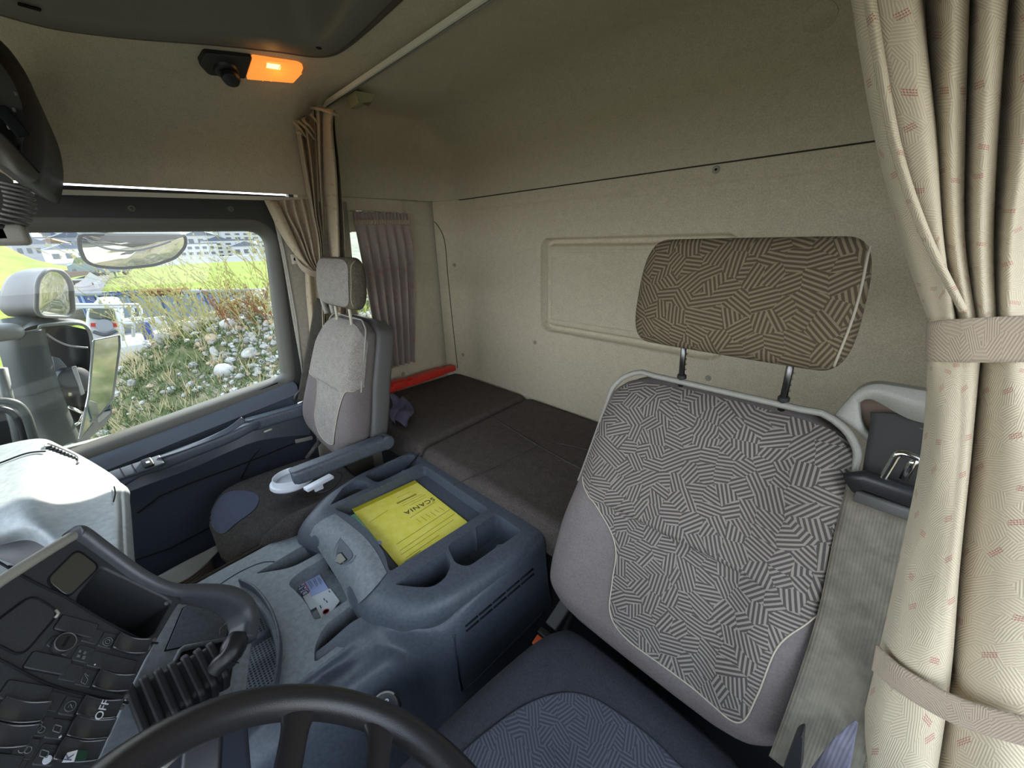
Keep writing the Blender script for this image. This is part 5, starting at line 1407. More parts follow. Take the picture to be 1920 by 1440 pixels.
tube('end_gap', smoothpath(Z3([(214, 912, .866), (216, 925, .866), (213, 940, .866)]), 14), .0016, 'dark_void', dash, 6)
# windscreen demister outlet
for i in range(9):
    a = i / 8
    box('demister_slat', P(92 + 50 * a, 838 + 24 * a, z=.934 - .030 * a), (.012, .012, .003), 'dark_void', dash, 0)
tube('demister_rim', smoothpath(Z3([(84, 838, .938), (92, 832, .936), (140, 852, .912), (148, 862, .905), (146, 868, .905)]), 24), .0025, 'plastic_trim_light', dash, 6)
tube('dash_seam', smoothpath(Z3([(-100, 905, .925), (0, 868, .93), (50, 850, .938), (85, 846, .938)]), 24), .0022, 'dark_void', dash, 6)
box('dash_mount', (1.30, .76, .55), (1.1, .40, .56), 'plastic_slate_deep', dash, .02)
# air outlet under the moulding at the left edge
av = thing('air_vent', P(25, 1068, x=1.05), 'slatted air vent at the left edge below the pale dashboard', 'air vent')
prism('vent_bezel', roundpoly([P(u, v, x=1.08) for u, v in ((-40, 1030), (4, 1048), (40, 1062), (18, 1092), (-40, 1100))], .01), (-.6, -.5, .5), .05, 'plastic_dash', av, .003)
for i in range(6):
    tube('slat', [P(14 + 2 * i, 1062 + 5.2 * i, x=1.07), P(34 - 1 * i, 1064 + 5.2 * i, x=1.07)], .0022, 'dark_void', av, 6)

# ------------------------------------------------------------------ instrument wing
PN = V(-.46, -.72, .52).normalized(); PO = P(200, 1300, d=.85)
def W(u, v, lift=0.0): return P(u, v, pl=(PO + PN * lift, PN))
PU = (W(290, 1213) - W(215, 1392)).normalized()                 # to the driver's right, along a row
PV = PN.cross(PU).normalized()                                   # up the panel
wing = thing('instrument_panel', W(200, 1300), 'black switch panel wing of the dashboard full of rocker switches at the lower left', 'instrument panel')
body = roundpoly([W(140, 1003), W(185, 1032), W(235, 1072), (W(290, 1100)), W(344, 1122), W(330, 1140), W(250, 1275), W(170, 1460), W(60, 1560), W(-160, 1560), W(-160, 1200), W(-20, 1105)],
                 [.012, .0, .02, .0, .012, 0, 0, 0, 0, 0, 0, .02], 5)
pan = loft_solid('panel_face', [[p - PN * .11 for p in body], [p for p in body]], 'plastic_panel', wing)
cub = roundpoly([W(190, 1063), W(312, 1122), W(322, 1130), W(290, 1187), W(272, 1198), W(225, 1178), (W(143, 1128)), W(150, 1112)], [.006, .008, .004, .006, .012, .01, .006, .004], 5)
cutc = loft_solid('cutter', [[p - PN * .095 for p in cub], [p + PN * .02 for p in cub]], 'dark_void', None)
booleans(pan, [cutc]); bevel(pan, .003, 3, 40)
for p in pan.data.polygons: p.use_smooth = True
auto(pan, 50)
# rolled upper edge with a highlight put in as a pale crest, then the round nose that ends by the lever
crest = smoothpath([W(-160, 1208, .002), W(-20, 1104, .002), W(60, 1052, .004), W(128, 1010, .004), W(142, 1003, .002)], 40)
tube('crest_highlight', crest, .007, 'plastic_trim_light', wing, 12)
hood = smoothpath([W(136, 1002, .004), W(150, 1003, .002), W(200, 1040, .0), W(262, 1084, .0), W(320, 1110, -.004), W(372, 1114, -.012), W(418, 1122, -.02), W(448, 1142, -.03), W(458, 1172, -.036), W(452, 1205, -.04)], 70)
sweep('hood_roll', hood, rrect(.022, .038, .009, 5), 'hood_slate', wing, up=PN, scale=lambda t: .75 + .75 * sm(.35, .75, t))
# dark slope behind the crest, towards the windscreen
patch('panel_back', [crest[::8], [p + V(.03, .08, -.05) for p in crest[::8]], [p + V(.06, .20, -.25) for p in crest[::8]]], 30, 10, 'plastic_panel', wing)
# display
dis = roundpoly([W(145, 1031, .0015), W(186, 1062, .0015), W(128, 1119, .0015), W(89, 1087, .0015)], .010, 5)
prism('display_frame', [sum(dis, Vector()) / len(dis) + (p - sum(dis, Vector()) / len(dis)) * 1.12 - PN * .0006 for p in dis], PN, .003, 'dark_void', wing, .001)
tag(prism('display', dis, PN, .002, 'display_glass', wing, .001), 'blank olive display')
tube('seam', smoothpath([W(-60, 1020, .0008), W(57, 1088, .0008), W(120, 1118, .0008), W(190, 1160, .0008), W(267, 1200, .0008), W(296, 1206, .0008)], 40), .0016, 'dark_void', wing, 6)
tube('seam', smoothpath([W(-120, 1180, .0008), W(0, 1237, .0008), W(80, 1278, .0008), W(150, 1300, .0008), W(240, 1318, .0008)], 40), .0016, 'dark_void', wing, 6)
for u, v in ((289, 1200), (279, 1214), (237, 1306), (228, 1326), (312, 1131)):
    lathe('screw', [(0, .0015), (.002, .0015), (.0032, .0008), (.0035, 0)], W(u, v, .0006), 'plastic_grey', wing, PN, 12)
# radio-like blank with rounded corners
rdp = roundpoly([W(60, 1115, .002), W(112, 1148, .002), W(40, 1232, .002), W(-40, 1190, .002)], .012, 5)
prism('blanking_plate', rdp, PN, .004, 'plastic_panel', wing, .0015)
tube('plate_groove', rdp, .0013, 'dark_void', wing, 6, closed=True)
tube('plate_clip', [W(105, 1143, .004), W(110, 1150, .004), W(104, 1158, .004)], .0018, 'plastic_trim_light', wing, 6)
# switches: every one is a part; c = centre pixel, rows share their size
SL, SH = .041, .0195
def key(u, v, kind, sym=None, L=SL, H=SH):
    c_ = W(u, v); RK = Matrix((PV, -PU, PN)).transposed()      # x up the panel, z out
    def kp(a, b, h_=0): return c_ + PV * a + PU * b + PN * h_
    if kind == 'blank':
        q = roundpoly([kp(-L / 2, -H / 2, .0025), kp(L / 2, -H / 2, .0025), kp(L / 2, H / 2, .0025), kp(-L / 2, H / 2, .0025)], .003, 3)
        o = prism('blank_key', q, PN, .004, 'plastic_panel', wing, .0012)
        tube('key_groove', [p - PN * .002 for p in q], .0009, 'dark_void', o, 5, closed=True)
        return o
    if kind == 'small':
        q = roundpoly([kp(-L / 4, -H / 2, .0018), kp(L / 4, -H / 2, .0018), kp(L / 4, H / 2, .0018), kp(-L / 4, H / 2, .0018)], .003, 3)
        o = prism('indicator_key', q, PN, .004, 'plastic_panel', wing, .001)
    else:
        # rocker tilted: one end pressed in, the other standing proud
        rows = []
        for i in range(9):
            a = i / 8 - .5; hh = .004 + (.0085 if a < 0 else .0035) * abs(a * 2) ** 1.7
            rows.append([kp(a * L, b * H, hh - .0012 * (1 - abs(b) * 2)) for b in (-.5, -.25, 0, .25, .5)])
        o = patch('rocker_switch', rows, 8, 16, 'rocker_gloss', wing)
        outl = [r[0] for r in rows] + rows[-1][1:-1] + [r[-1] for r in rows[::-1]] + rows[0][-2:0:-1]
        tube('rocker_lip', outl, .0011, 'rocker_gloss', o, 8, closed=True)
        k_ = len(outl); vs_ = outl + [p - PN * .012 for p in outl]
        link('rocker_skirt', mesh('rocker_skirt', vs_, [(i, (i + 1) % k_, k_ + (i + 1) % k_, k_ + i) for i in range(k_)]), 'plastic_black', o, False)
    return o
def mark(o, u, v, s_, size=.010, m_='symbol_grey', lift=.004, rot=0):
    text('symbol', s_, W(u, v, lift), PU, PV, size, m_, o, .0002)
def sym_ring(o, u, v, r, lift=.0025):
    c_ = W(u, v, lift); tube('symbol', [c_ + PU * (r * math.cos(a)) + PV * (r * math.sin(a)) for a in [2 * PI * i / 16 for i in range(16)]], .0005, 'symbol_grey', o, 5, closed=True)
key(143, 1176, 'blank', L=.045)
# round turn switch
tc = W(115, 1209, .002); k0 = prism('turn_switch_base', roundpoly([W(102, 1190, .002), W(142, 1214, .002), W(125, 1232, .002), W(85, 1208, .002)], .004, 3), PN, .004, 'plastic_panel', wing, .001)
lathe('turn_knob', [(.0115, 0), (.0115, .006), (.0105, .0075), (0, .0075)], tc, 'plastic_black', k0, PN, 28)
tube('knob_rim', [tc + PN * .0075 + PU * (.011 * math.cos(a)) + PV * (.011 * math.sin(a)) for a in [2 * PI * i / 24 for i in range(24)]], .0007, 'plastic_grey', k0, 6, closed=True)
box('knob_slot', tc + PN * .0078, (.013, .003, .0012), 'dark_void', k0, 0, Matrix((PU, PN.cross(PU), PN)).transposed())
key(90, 1245, 'blank', L=.043)
key(172, 1193, 'small')
o = key(155, 1227, 'small')
for (du, dv, w_, h_) in ((-5, -6, 1, 1), (4, -3, 1, 1.2), (-8, 3, 1.2, 1), (2, 6, 1.2, 1.4)):
    box('symbol', W(155 + du, 1227 + dv, .0028), (.0028 * h_, .0028 * w_, .0006), 'symbol_grey', o, 0, Matrix((PU, PN.cross(PU), PN)).transposed())
key(132, 1262, 'small')
o = key(202, 1202, 'small'); sym_ring(o, 202, 1203, .0055); sym_ring(o, 202, 1203, .0028)
o = key(183, 1238, 'small'); box('led', W(178, 1246, .0032), (.0015, .0015, .0008), 'symbol_white', o)
o = key(162, 1272, 'small')
tube('symbol', [W(u, v, .0028) for u, v in ((158, 1262), (165, 1274), (160, 1283), (152, 1279), (155, 1270))], .0005, 'symbol_grey', o, 5, closed=True)
tube('symbol', [W(u, v, .0028) for u, v in ((170, 1262), (166, 1268), (160, 1262))], .0005, 'symbol_grey', o, 5)
key(240, 1212, 'rocker'); key(222, 1248, 'blank'); key(205, 1282, 'rocker')
key(48, 1300, 'blank', L=.045)
key(97, 1316, 'small')
o = key(132, 1325, 'small'); sym_ring(o, 132, 1324, .0055)
tube('symbol', [W(u, v, .0028) for u, v in ((128, 1326), (132, 1319), (136, 1328), (138, 1320))], .0006, 'symbol_grey', o, 5)
o = key(178, 1332, 'rocker')
text('lettering', 'OFF', W(192, 1331, .0085), PU, PV, .0125, 'symbol_white', o, .0003)
key(32, 1338, 'rocker')
o = key(72, 1362, 'small')
sym_ring(o, 70, 1365, .004); sym_ring(o, 78, 1368, .003); tube('symbol', [W(u, v, .0028) for u, v in ((72, 1345), (80, 1356), (84, 1345))], .0005, 'symbol_grey', o, 5)
o = key(108, 1368, 'small')
tube('symbol', roundpoly([W(u, v, .0028) for u, v in ((103, 1358), (116, 1362), (112, 1374), (99, 1370))], .001, 2), .0006, 'symbol_grey', o, 5, closed=True)
box('led', W(113, 1381, .0032), (.0022, .0022, .0008), 'symbol_white', o)
key(162, 1370, 'rocker')
key(5, 1384, 'rocker')
o = key(46, 1405, 'small'); sym_ring(o, 43, 1404, .0035); sym_ring(o, 53, 1406, .003)
o = key(88, 1416, 'small')
tube('symbol', roundpoly([W(u, v, .0028) for u, v in ((78, 1405), (92, 1409), (88, 1421), (74, 1417))], .001, 2), .0006, 'symbol_grey', o, 5, closed=True)
lathe('led', [(.004, 0), (.004, .001), (0, .001)], W(88, 1425, .002), 'symbol_white', o, PN, 16)
o = key(140, 1412, 'rocker')
prism('key_label', [W(u, v, .0105) for u, v in ((127, 1411), (146, 1406), (139, 1428), (117, 1429))], PN, .0008, 'paper_white', o)
text('lettering', 'K', W(130, 1420, .0112), PU, PV, .011, 'ink_grey', o, .0002)
prism('green_label', [W(u, v, .0105) for u, v in ((146, 1406), (166, 1408), (160, 1426), (139, 1428))], PN, .0008, 'green_key', o)
key(-10, 1436, 'blank'); key(20, 1446, 'small')

# ------------------------------------------------------------------ lower stack beside the panel
SN = V(-.25, -.50, .83).normalized(); SO = P(380, 1180, z=.70)
def S(u, v, lift=0.0): return P(u, v, pl=(SO + SN * lift, SN))
stk = thing('lower_dash_panel', S(350, 1250), 'blue grey lower dash panel with ashtray lid between the switch panel and the console', 'dash panel')
sl = [S(330, 1118), S(420, 1112), S(470, 1150), S(472, 1210), S(462, 1300), S(440, 1420), S(380, 1560), S(80, 1600), S(165, 1460), S(245, 1290)]
prism('panel', sl, SN, .04, 'plastic_slate_light', stk, .003)
al = roundpoly([S(344, 1140, .003), S(362, 1131, .003), S(398, 1129, .003), S(424, 1146, .003), S(430, 1172, .003), S(424, 1194, .003), S(312, 1217, .003)], [.002, .01, .02, .03, .01, .002, .002], 5)
prism('lid_gap', [sum(al, Vector()) / len(al) + (p - sum(al, Vector()) / len(al)) * 1.05 - SN * .002 for p in al], SN, .003, 'dark_void', stk)
lidp = prism('ashtray_lid', al, SN, .005, 'plastic_slate', stk, .001)
patch('lid_tab', [[S(429, 1163, .006), S(424, 1168, .012), S(414, 1178, .014)], [S(430, 1176, .006), S(422, 1184, .010), S(411, 1192, .006)]], 8, 6, 'plastic_grey', lidp, .003)
wl2 = roundpoly([S(340, 1222, .001), S(432, 1200, .001), S(440, 1230, .001), S(430, 1290, .001), S(335, 1330, .001), S(300, 1350, .001)], .006, 4)
prism('lever_well', wl2, SN, .002, 'dark_void', stk)
tube('well_rim', [S(275, 1350, .002), S(338, 1219, .002), S(345, 1214, .002), S(436, 1196, .002)], .004, 'plastic_slate_light', stk, 8)
tube('panel_gap', [S(349, 1207, .001), S(352, 1215, .001)], .001, 'dark_void', stk, 6)
# lever with bellows
lv = thing('parking_lever', S(400, 1260, .03), 'black bent lever with round knob and ribbed rubber boot left of the console', 'lever')
A9, B9 = S(262, 1345, .015), S(408, 1248, .055)
ax9 = (B9 - A9).normalized(); R9 = axes(ax9, SN)
ribs = 7
for i in range(ribs):
    t = i / (ribs - 1); c_ = A9.lerp(B9, t); hgt = .068 * (1 - .15 * t); wid = .105 * (1 - .22 * t)
    q = [c_ + R9 @ V(y_, x_, 0) for x_, y_ in rrect(wid, hgt, .014, 4)]
    prism('boot_rib', [p + ax9 * .006 for p in q], ax9, .012, 'rubber', lv, .004)
    if i < ribs - 1:
        q2 = [c_ + (p - c_) * .84 for p in q]
        prism('boot_fold', [p + ax9 * .020 for p in q2], ax9, .02, 'rubber', lv, .002)
sweep('lever_arm', smoothpath([S(398, 1275, .045), S(414, 1250, .072), S(432, 1225, .095), S(438, 1205, .10)], 20), rrect(.030, .044, .011, 4), 'plastic_black', lv, up=SN)
kp_ = S(438, 1214, .10)
lathe('knob', [(0, .026), (.012, .024), (.019, .014), (.021, 0), (.018, -.014), (.010, -.024), (0, -.026)], kp_, 'plastic_black', lv, (kp_ - S(412, 1290, .07)).normalized(), 28)
tube('knob_groove', [P(432, 1240, d=(kp_ - CAM).length - .018), P(448, 1243, d=(kp_ - CAM).length - .018)], .001, 'dark_void', lv, 6)

# ------------------------------------------------------------------ steering wheel
TW = math.radians(40); WN = V(0, -math.sin(TW), math.cos(TW)); WC = V(.235, .02, .892)
WX = V(1, 0, 0); WY = WN.cross(WX).normalized()
sw_ = thing('steering_wheel', WC, 'black leather grained steering wheel rim and spokes at the bottom of the view', 'steering wheel')
def wpnt(r, a, h_=0): return WC + WX * (r * math.cos(a)) + WY * (r * math.sin(a)) + WN * h_
N9 = 160
tube('rim', [wpnt(.238, 2 * PI * i / N9) for i in range(N9)], .0205, 'wheel_leather', sw_, 24, closed=True)
def spoke(pr, w0, w1):
    a, b = pr
    pth = smoothpath([a, a.lerp(b, .33) - WN * .014, a.lerp(b, .7) - WN * .030, b - WN * .034], 20)
    def sc(t): return 1.0
    fr_ = frames(pth, WN); vs_ = []; K9 = 16
    for i, (p, t_, s_, b_) in enumerate(fr_):
        f = i / 20; ww = w1 + (w0 - w1) * (math.exp(-((f) / .12) ** 2) * .9 + .1 * (1 - f)); hh = .015 + .004 * math.exp(-(f / .12) ** 2)
        for x_, y_ in rrect(1, 1, .35, 3): vs_.append(p + b_ * (x_ * ww) + s_ * (y_ * hh))
    K9 = len(rrect(1, 1, .35, 3))
    fs_ = [(i * K9 + j, i * K9 + (j + 1) % K9, (i + 1) * K9 + (j + 1) % K9, (i + 1) * K9 + j) for i in range(20) for j in range(K9)]
    return link('spoke', mesh('spoke', vs_, fs_), 'wheel_leather', sw_)
def wheel_pix(u, v): return P(u, v, pl=(WC, WN))
s1a = wheel_pix(563, 1322); s1b = wheel_pix(548, 1500); s2a = wheel_pix(715, 1350); s2b = wheel_pix(722, 1500)
hubr = .075
def onrim(p): d_ = p - WC; return WC + d_.normalized() * .236
for a, b in ((s1a, s1b), (s2a, s2b)):
    ra_ = onrim(a); dr = (b - a).normalized(); e_ = a + dr * .17
    spoke((ra_, e_), .070, .030)
    m1 = lambda p: WC + WX * (-(p - WC).dot(WX)) + WY * (p - WC).dot(WY)
    spoke((m1(ra_), m1(e_)), .070, .030)
lathe('hub_pad', [(0, .0), (.05, -.002), (.085, -.010), (.095, -.03), (.085, -.06), (.05, -.075), (.04, -.09)], WC, 'plastic_black', sw_, WN, 40, 1.1)
sweep('column', [WC - WN * .05, WC - WN * .35], circ(.05, 20), 'plastic_black', sw_)
# wiper stalk with its symbol
stx = thing('wiper_stalk', P(375, 1430, d=.78), 'black column stalk with a white wiper symbol seen through the steering wheel', 'stalk')
sA, sB = P(378, 1428, d=.80), P(372, 1520, d=.76)
RS_ = axes((CAM - sA).normalized(), (sB - sA))
box('stalk_head', sA.lerp(sB, .35), (.09, .042, .022), 'plastic_black', stx, .006, RS_)
cw = P(374, 1431, d=.80) + (CAM - sA).normalized() * .0125
for pth_ in (((-.006, .0), (.0, .008), (.006, .002), (0, -.008)), ((-.004, -.006), (.003, .004)), ((0, .008), (0, -.008)), ((-.007, .003), (.007, -.001))):
    tube('symbol', [cw + RIGHT * (x_) + UP * (y_) for x_, y_ in pth_], .0005, 'symbol_white', stx, 5, closed=len(pth_) > 2)
patch('column_shroud', [[P(300, 1400, d=.95), P(400, 1360, d=.95), P(460, 1350, d=.95)], [P(280, 1500, d=.9), P(400, 1480, d=.9), P(470, 1470, d=.9)]], 8, 4, 'plastic_slate_deep', stx, .01)
sweep('stalk_strip', [P(305, 1441, d=.83), P(342, 1408, d=.85)], rrect(.006, .004, .001, 2), 'plastic_trim_light', stx)
# ================================================================== OUTSIDE
ZG = -1.30
EXT = .60
def lin(r, g, b): return (r * EXT, g * EXT, b * EXT, 1)
def terrain_mat(name, cols, scale, scale2=None, bump=.5, dist=.05, rough=.95):
    t = NT(name, rough, .1); co = t.coord()
    a = t.noise(co, scale, 6, .7); b = t.noise(co, scale2 or scale / 8, 3)
    f = t.math('ADD', t.math('MULTIPLY', a, .6), t.math('MULTIPLY', b, .4))
    n = len(cols); t.color(t.ramp(f, *[(.34 + .32 * i / (n - 1), c) for i, c in enumerate(cols)]))
    t.bump(a, bump, dist)
terrain_mat('grass_field', [lin(.11, .17, .02), lin(.18, .25, .035), lin(.25, .33, .05)], 3, .3, .5, .1)
terrain_mat('bank_soil', [lin(.08, .10, .045), lin(.17, .19, .08), lin(.30, .26, .16), lin(.46, .43, .34)], 9, 1.2, .8, .06)
terrain_mat('gravel_ground', [lin(.10, .11, .06), lin(.20, .18, .12), lin(.28, .25, .20)], 12, 2)
terrain_mat('asphalt', [lin(.12, .12, .13), lin(.16, .16, .17)], 8, .5, .2, .01)
terrain_mat('far_hill', [lin(.14, .15, .12), lin(.20, .22, .17), lin(.27, .28, .25)], .25, .04, .6, 1)
simple('rock_grey', lin(.42, .41, .37), .9, .2, grain=.35, gscale=9, bump=.6, bscale=25)
simple('rock_pale', lin(.58, .57, .54), .9, .2, grain=.25, gscale=9, bump=.6, bscale=25)
simple('rock_tan', lin(.50, .39, .26), .9, .2, grain=.25, gscale=9, bump=.6, bscale=25)
simple('dry_stem', lin(.62, .52, .30), .9, .1)
simple('twig_yellow', lin(.52, .48, .20), .9, .1)
simple('green_leaf', lin(.13, .18, .07), .8, .2)
simple('moss_leaf', lin(.34, .42, .05), .8, .2)
simple('facade_white', lin(.52, .53, .52), .8, .2)
simple('facade_grey', lin(.30, .32, .34), .8, .2)
simple('roof_slate', lin(.12, .14, .18), .7, .3)
simple('roof_brown', lin(.22, .15, .11), .8, .2)
simple('pane_dark', lin(.05, .065, .08), .2, .5)
simple('tarp_blue', lin(.20, .28, .40), .5, .4, grain=.1, gscale=3, bump=.3, bscale=4)
simple('tarp_deep_blue', lin(.03, .07, .28), .5, .4)
simple('van_white', lin(.58, .60, .60), .3, .5)
simple('tail_red', lin(.45, .02, .015), .3, .5)
simple('tail_white', lin(.5, .5, .5), .3, .5)
simple('road_paint', lin(.55, .55, .5), .8, .2)
simple('rust_brown', lin(.30, .14, .06), .8, .2)
simple('mirror_housing', lin(.105, .12, .115), .5, .4, grain=.06, bump=.15)
simple('mirror_housing_dark', lin(.045, .05, .06), .45, .45, bump=.2)
simple('mirror_rim', lin(.25, .27, .26), .4, .5)
simple('car_blue', lin(.12, .18, .28), .3, .5)
simple('truck_paint', lin(.50, .50, .49), .35, .5)

def hfield(name, x0, x1, y0, y1, nx, ny, f, mat, label=None, kind='structure'):
    vs = []
    for j in range(ny + 1):
        for i in range(nx + 1):
            x, y = x0 + (x1 - x0) * i / nx, y0 + (y1 - y0) * j / ny; vs.append((x, y, f(x, y)))
    fs = [(j * (nx + 1) + i, j * (nx + 1) + i + 1, (j + 1) * (nx + 1) + i + 1, (j + 1) * (nx + 1) + i) for j in range(ny) for i in range(nx)]
    o = link(name, mesh(name, vs, fs), mat); return tag(o, label, None, None, kind)
# general ground
gnd = hfield('ground', -40, 60, -40, 60, 60, 60, lambda x, y: ZG - .02, 'gravel_ground')
def ridge(y):                            # silhouette of the bank against the view
    return 0
# the stony bank: rises from the ground beyond the door to a crest near horizon height at the rear
from mathutils import noise as mnoise
crest_pts = sorted([(P(u, v, x=7.5).y, P(u, v, x=7.5).z) for u, v in ((90, 800), (180, 740), (232, 672), (300, 636), (345, 612), (400, 585), (455, 558), (520, 545), (600, 520), (700, 505))])
def crest_z(y): return lerp_tab(crest_pts, y)
def bank_z(x, y):
    c = crest_z(y); base = ZG
    k = sm(2.3, 7.5, x)
    z = base + (c - base) * (k ** .85) if x < 7.5 else c - .35 * (x - 7.5) * 1.6
    z += .10 * mnoise.noise(Vector((x * 1.3, y * 1.3, 0))) + .05 * mnoise.noise(Vector((x * 4, y * 4, 3)))
    return max(z, ZG - .05)
bank = hfield('rocky_bank', 2.35, 10.5, -14, 4.5, 160, 260, bank_z, 'bank_soil')
bvK = bvh_of([bank])
# stones and plants on it
def blob(bm_v, bm_f, c, r, sq=(1, 1, .7), seed=0):
    rnd = random.Random(seed); base = len(bm_v); n1, n2 = 7, 5
    offs = [rnd.uniform(.75, 1.2) for _ in range(n1 * n2)]
    rot = Matrix.Rotation(rnd.uniform(0, 6.3), 3, 'Z') @ Matrix.Rotation(rnd.uniform(-.5, .5), 3, 'X')
    for j in range(n2):
        th = PI * (j + .5) / n2
        for i in range(n1):
            ph = 2 * PI * i / n1; q = offs[j * n1 + i] * r
            bm_v.append(c + rot @ Vector((q * math.sin(th) * math.cos(ph) * sq[0], q * math.sin(th) * math.sin(ph) * sq[1], q * math.cos(th) * sq[2])))
    for j in range(n2 - 1):
        for i in range(n1): bm_f.append((base + j * n1 + i, base + (j + 1) * n1 + i, base + (j + 1) * n1 + (i + 1) % n1, base + j * n1 + (i + 1) % n1))
    bm_f.append(tuple(base + i for i in range(n1))); bm_f.append(tuple(base + (n2 - 1) * n1 + i for i in range(n1))[::-1])
rv = {'rock_grey': ([], []), 'rock_pale': ([], []), 'rock_tan': ([], [])}
rnd = random.Random(3)
for i in range(15000):
    x = 2.5 + 5.3 * rnd.random() ** .8; y = x * (.35 - 1.1 * rnd.random())
    dens = sm(.02, .24, -y / x)                              # stones thicken to the rear
    if rnd.random() > .06 + .94 * dens: continue
    r = rnd.choice((.011, .015, .019, .024, .03, .042)) * (x / 4.0)
    m_ = rnd.choice(('rock_grey', 'rock_grey', 'rock_pale', 'rock_tan')); a_, b_ = rv[m_]
    blob(a_, b_, V(x, y, bank_z(x, y) + r * .3), r, (1, .8, .65), i)
for m_, (a_, b_) in rv.items():
    o = link('gravel', mesh('gravel', a_, b_), m_, None, False)
    tag(o, {'rock_grey': 'grey stones strewn over the bank outside the side window', 'rock_pale': 'pale stones strewn over the bank outside the side window', 'rock_tan': 'tan stones strewn over the bank outside the side window'}[m_], 'stones', None, 'stuff')
def big_rock(u, v, r, mat, label, sq=(1, .8, .7), seed=1):
    h_ = bvK.ray_cast(CAM, ray(u, v))
    if h_[0] is None: return
    a_, b_ = [], []; blob(a_, b_, h_[0] + V(0, 0, r * .2), r, sq, seed)
    o = link('boulder', mesh('boulder', a_, b_), mat); subsurf(o, 1); tag(o, label, 'rock')
big_rock(420, 700, .14, 'rock_pale', 'pale grey boulder on the bank low in the window near the sill', seed=5)
big_rock(430, 612, .13, 'rock_pale', 'whitish boulder on the upper bank right of the window centre', seed=6)
big_rock(402, 664, .10, 'rock_pale', 'bluish white stone standing tilted in the middle of the bank', (.6, .5, 1), seed=7)
big_rock(360, 620, .16, 'rock_grey', 'dark grey boulder near the crest of the bank beside the container wall', seed=8)
big_rock(470, 665, .14, 'rock_grey', 'long grey stone slab on the bank behind the round sticker', (1.8, .7, .5), seed=9)
big_rock(400, 640, .12, 'rock_tan', 'tan brown boulder in the middle of the bank above the bluish stone', seed=10)
big_rock(310, 638, .14, 'rock_grey', 'grey boulder at the left end of the bank crest near the van', seed=12)
# dry stems and tufts (nobody could count these)
def tufts(name, n, mat, label, region, ln, w, seed, lean=.5, ymul=1):
    rr = random.Random(seed); vs, fs = [], []
    for i in range(n):
        x = rr.uniform(*region[0]); y = rr.uniform(*region[1]); z = bank_z(x, y)
        for q in range(rr.randint(3, 7)):
            L_ = rr.uniform(*ln); d_ = V(rr.uniform(-1, 1) * lean, rr.uniform(-1, 1) * lean, 1).normalized()
            b_ = V(x + rr.uniform(-.05, .05), y + rr.uniform(-.05, .05), z); t_ = b_ + d_ * L_; mdl = b_.lerp(t_, .55) + V(rr.uniform(-.1, .1) * L_, rr.uniform(-.1, .1) * L_, 0)
            s_ = Vector((.3, 1, 0)).normalized() * w; k_ = len(vs)
            vs += [b_ - s_, b_ + s_, mdl + s_ * .8, mdl - s_ * .8, t_]
            fs += [(k_, k_ + 1, k_ + 2, k_ + 3), (k_ + 3, k_ + 2, k_ + 4)]
    o = link(name, mesh(name, vs, fs), mat, None, False); return tag(o, label, 'plants', None, 'stuff')
tufts('low_plants', 5200, 'green_leaf', 'low green plants covering the lower bank outside the window', ((2.5, 7.2), (-3.0, 2.6)), (.04, .13), .006, 11, 1.1)
tufts('dry_grass', 1500, 'dry_stem', 'dry straw coloured grass on the bank outside the window', ((2.6, 8.0), (-6.5, 2.5)), (.08, .28), .0035, 12, .6)
tufts('moss_clumps', 1300, 'moss_leaf', 'yellow green moss and shoots along the top of the bank', ((5.8, 8.2), (-6.5, -2.0)), (.05, .2), .008, 13, .8)
# leafless shrub at the crest
def shrub(cu, cv, n, L0, label, seed, spread, mat='twig_yellow'):
    rr = random.Random(seed); h_ = bvK.ray_cast(CAM, ray(cu, cv)); c_ = h_[0] if h_[0] is not None else P(cu, cv, x=7)
    vs, fs = [], []
    def stick(a, b, w):
        d_ = (b - a).normalized(); s_ = d_.cross(V(1, .2, .1)).normalized() * w; k_ = len(vs); t2 = d_.cross(s_).normalized() * w
        vs.extend([a + s_, a - s_ * .5 + t2, a - s_ * .5 - t2, b + s_ * .6, b - s_ * .3 + t2 * .6, b - s_ * .3 - t2 * .6])
        fs.extend([(k_, k_ + 1, k_ + 4, k_ + 3), (k_ + 1, k_ + 2, k_ + 5, k_ + 4), (k_ + 2, k_, k_ + 3, k_ + 5)])
    for i in range(n):
        b = c_ + V(rr.uniform(-.4, .4), rr.uniform(-spread, spread), -.05); L_ = L0 * rr.uniform(.5, 1)
        d_ = V(rr.uniform(-.3, .3), rr.uniform(-.1, .7), 1).normalized(); p = b
        for s_ in range(5):
            q = p + d_ * L_ / 5; stick(p, q, .006 * (1 - s_ / 7)); d_ = (d_ + V(rr.uniform(-.15, .15), rr.uniform(-.15, .2), -.03)).normalized()
            for w_ in range(2):
                e_ = q + (d_ + V(rr.uniform(-.7, .7), rr.uniform(-.7, .7), rr.uniform(-.2, .4))).normalized() * L_ * .16; stick(q, e_, .0035)
                k_ = len(vs); r_ = .013
                vs.extend([e_ + V(r_, 0, 0), e_ + V(0, r_, 0), e_ + V(0, 0, r_ * 2), e_ - V(0, r_, 0)]); fs.extend([(k_, k_ + 1, k_ + 2), (k_ + 3, k_, k_ + 2), (k_ + 1, k_ + 3, k_ + 2)])
            p = q
    o = link('shrub', mesh('shrub', vs, fs), mat, None, False); return tag(o, label, 'shrub')
shrub(500, 600, 46, 1.5, 'tall leafless yellow twigged shrub at the right end of the side window', 4, 1.1)
shrub(415, 600, 34, 1.0, 'spreading yellow twig shrub in the middle of the bank crest', 5, .8)
shrub(345, 625, 26, .8, 'low bushy twigs on the bank crest before the blue container wall', 6, .6)
shrub(465, 598, 30, .5, 'low rusty brown dry shrub on the bank crest among the twigs', 8, .3, 'rust_brown')

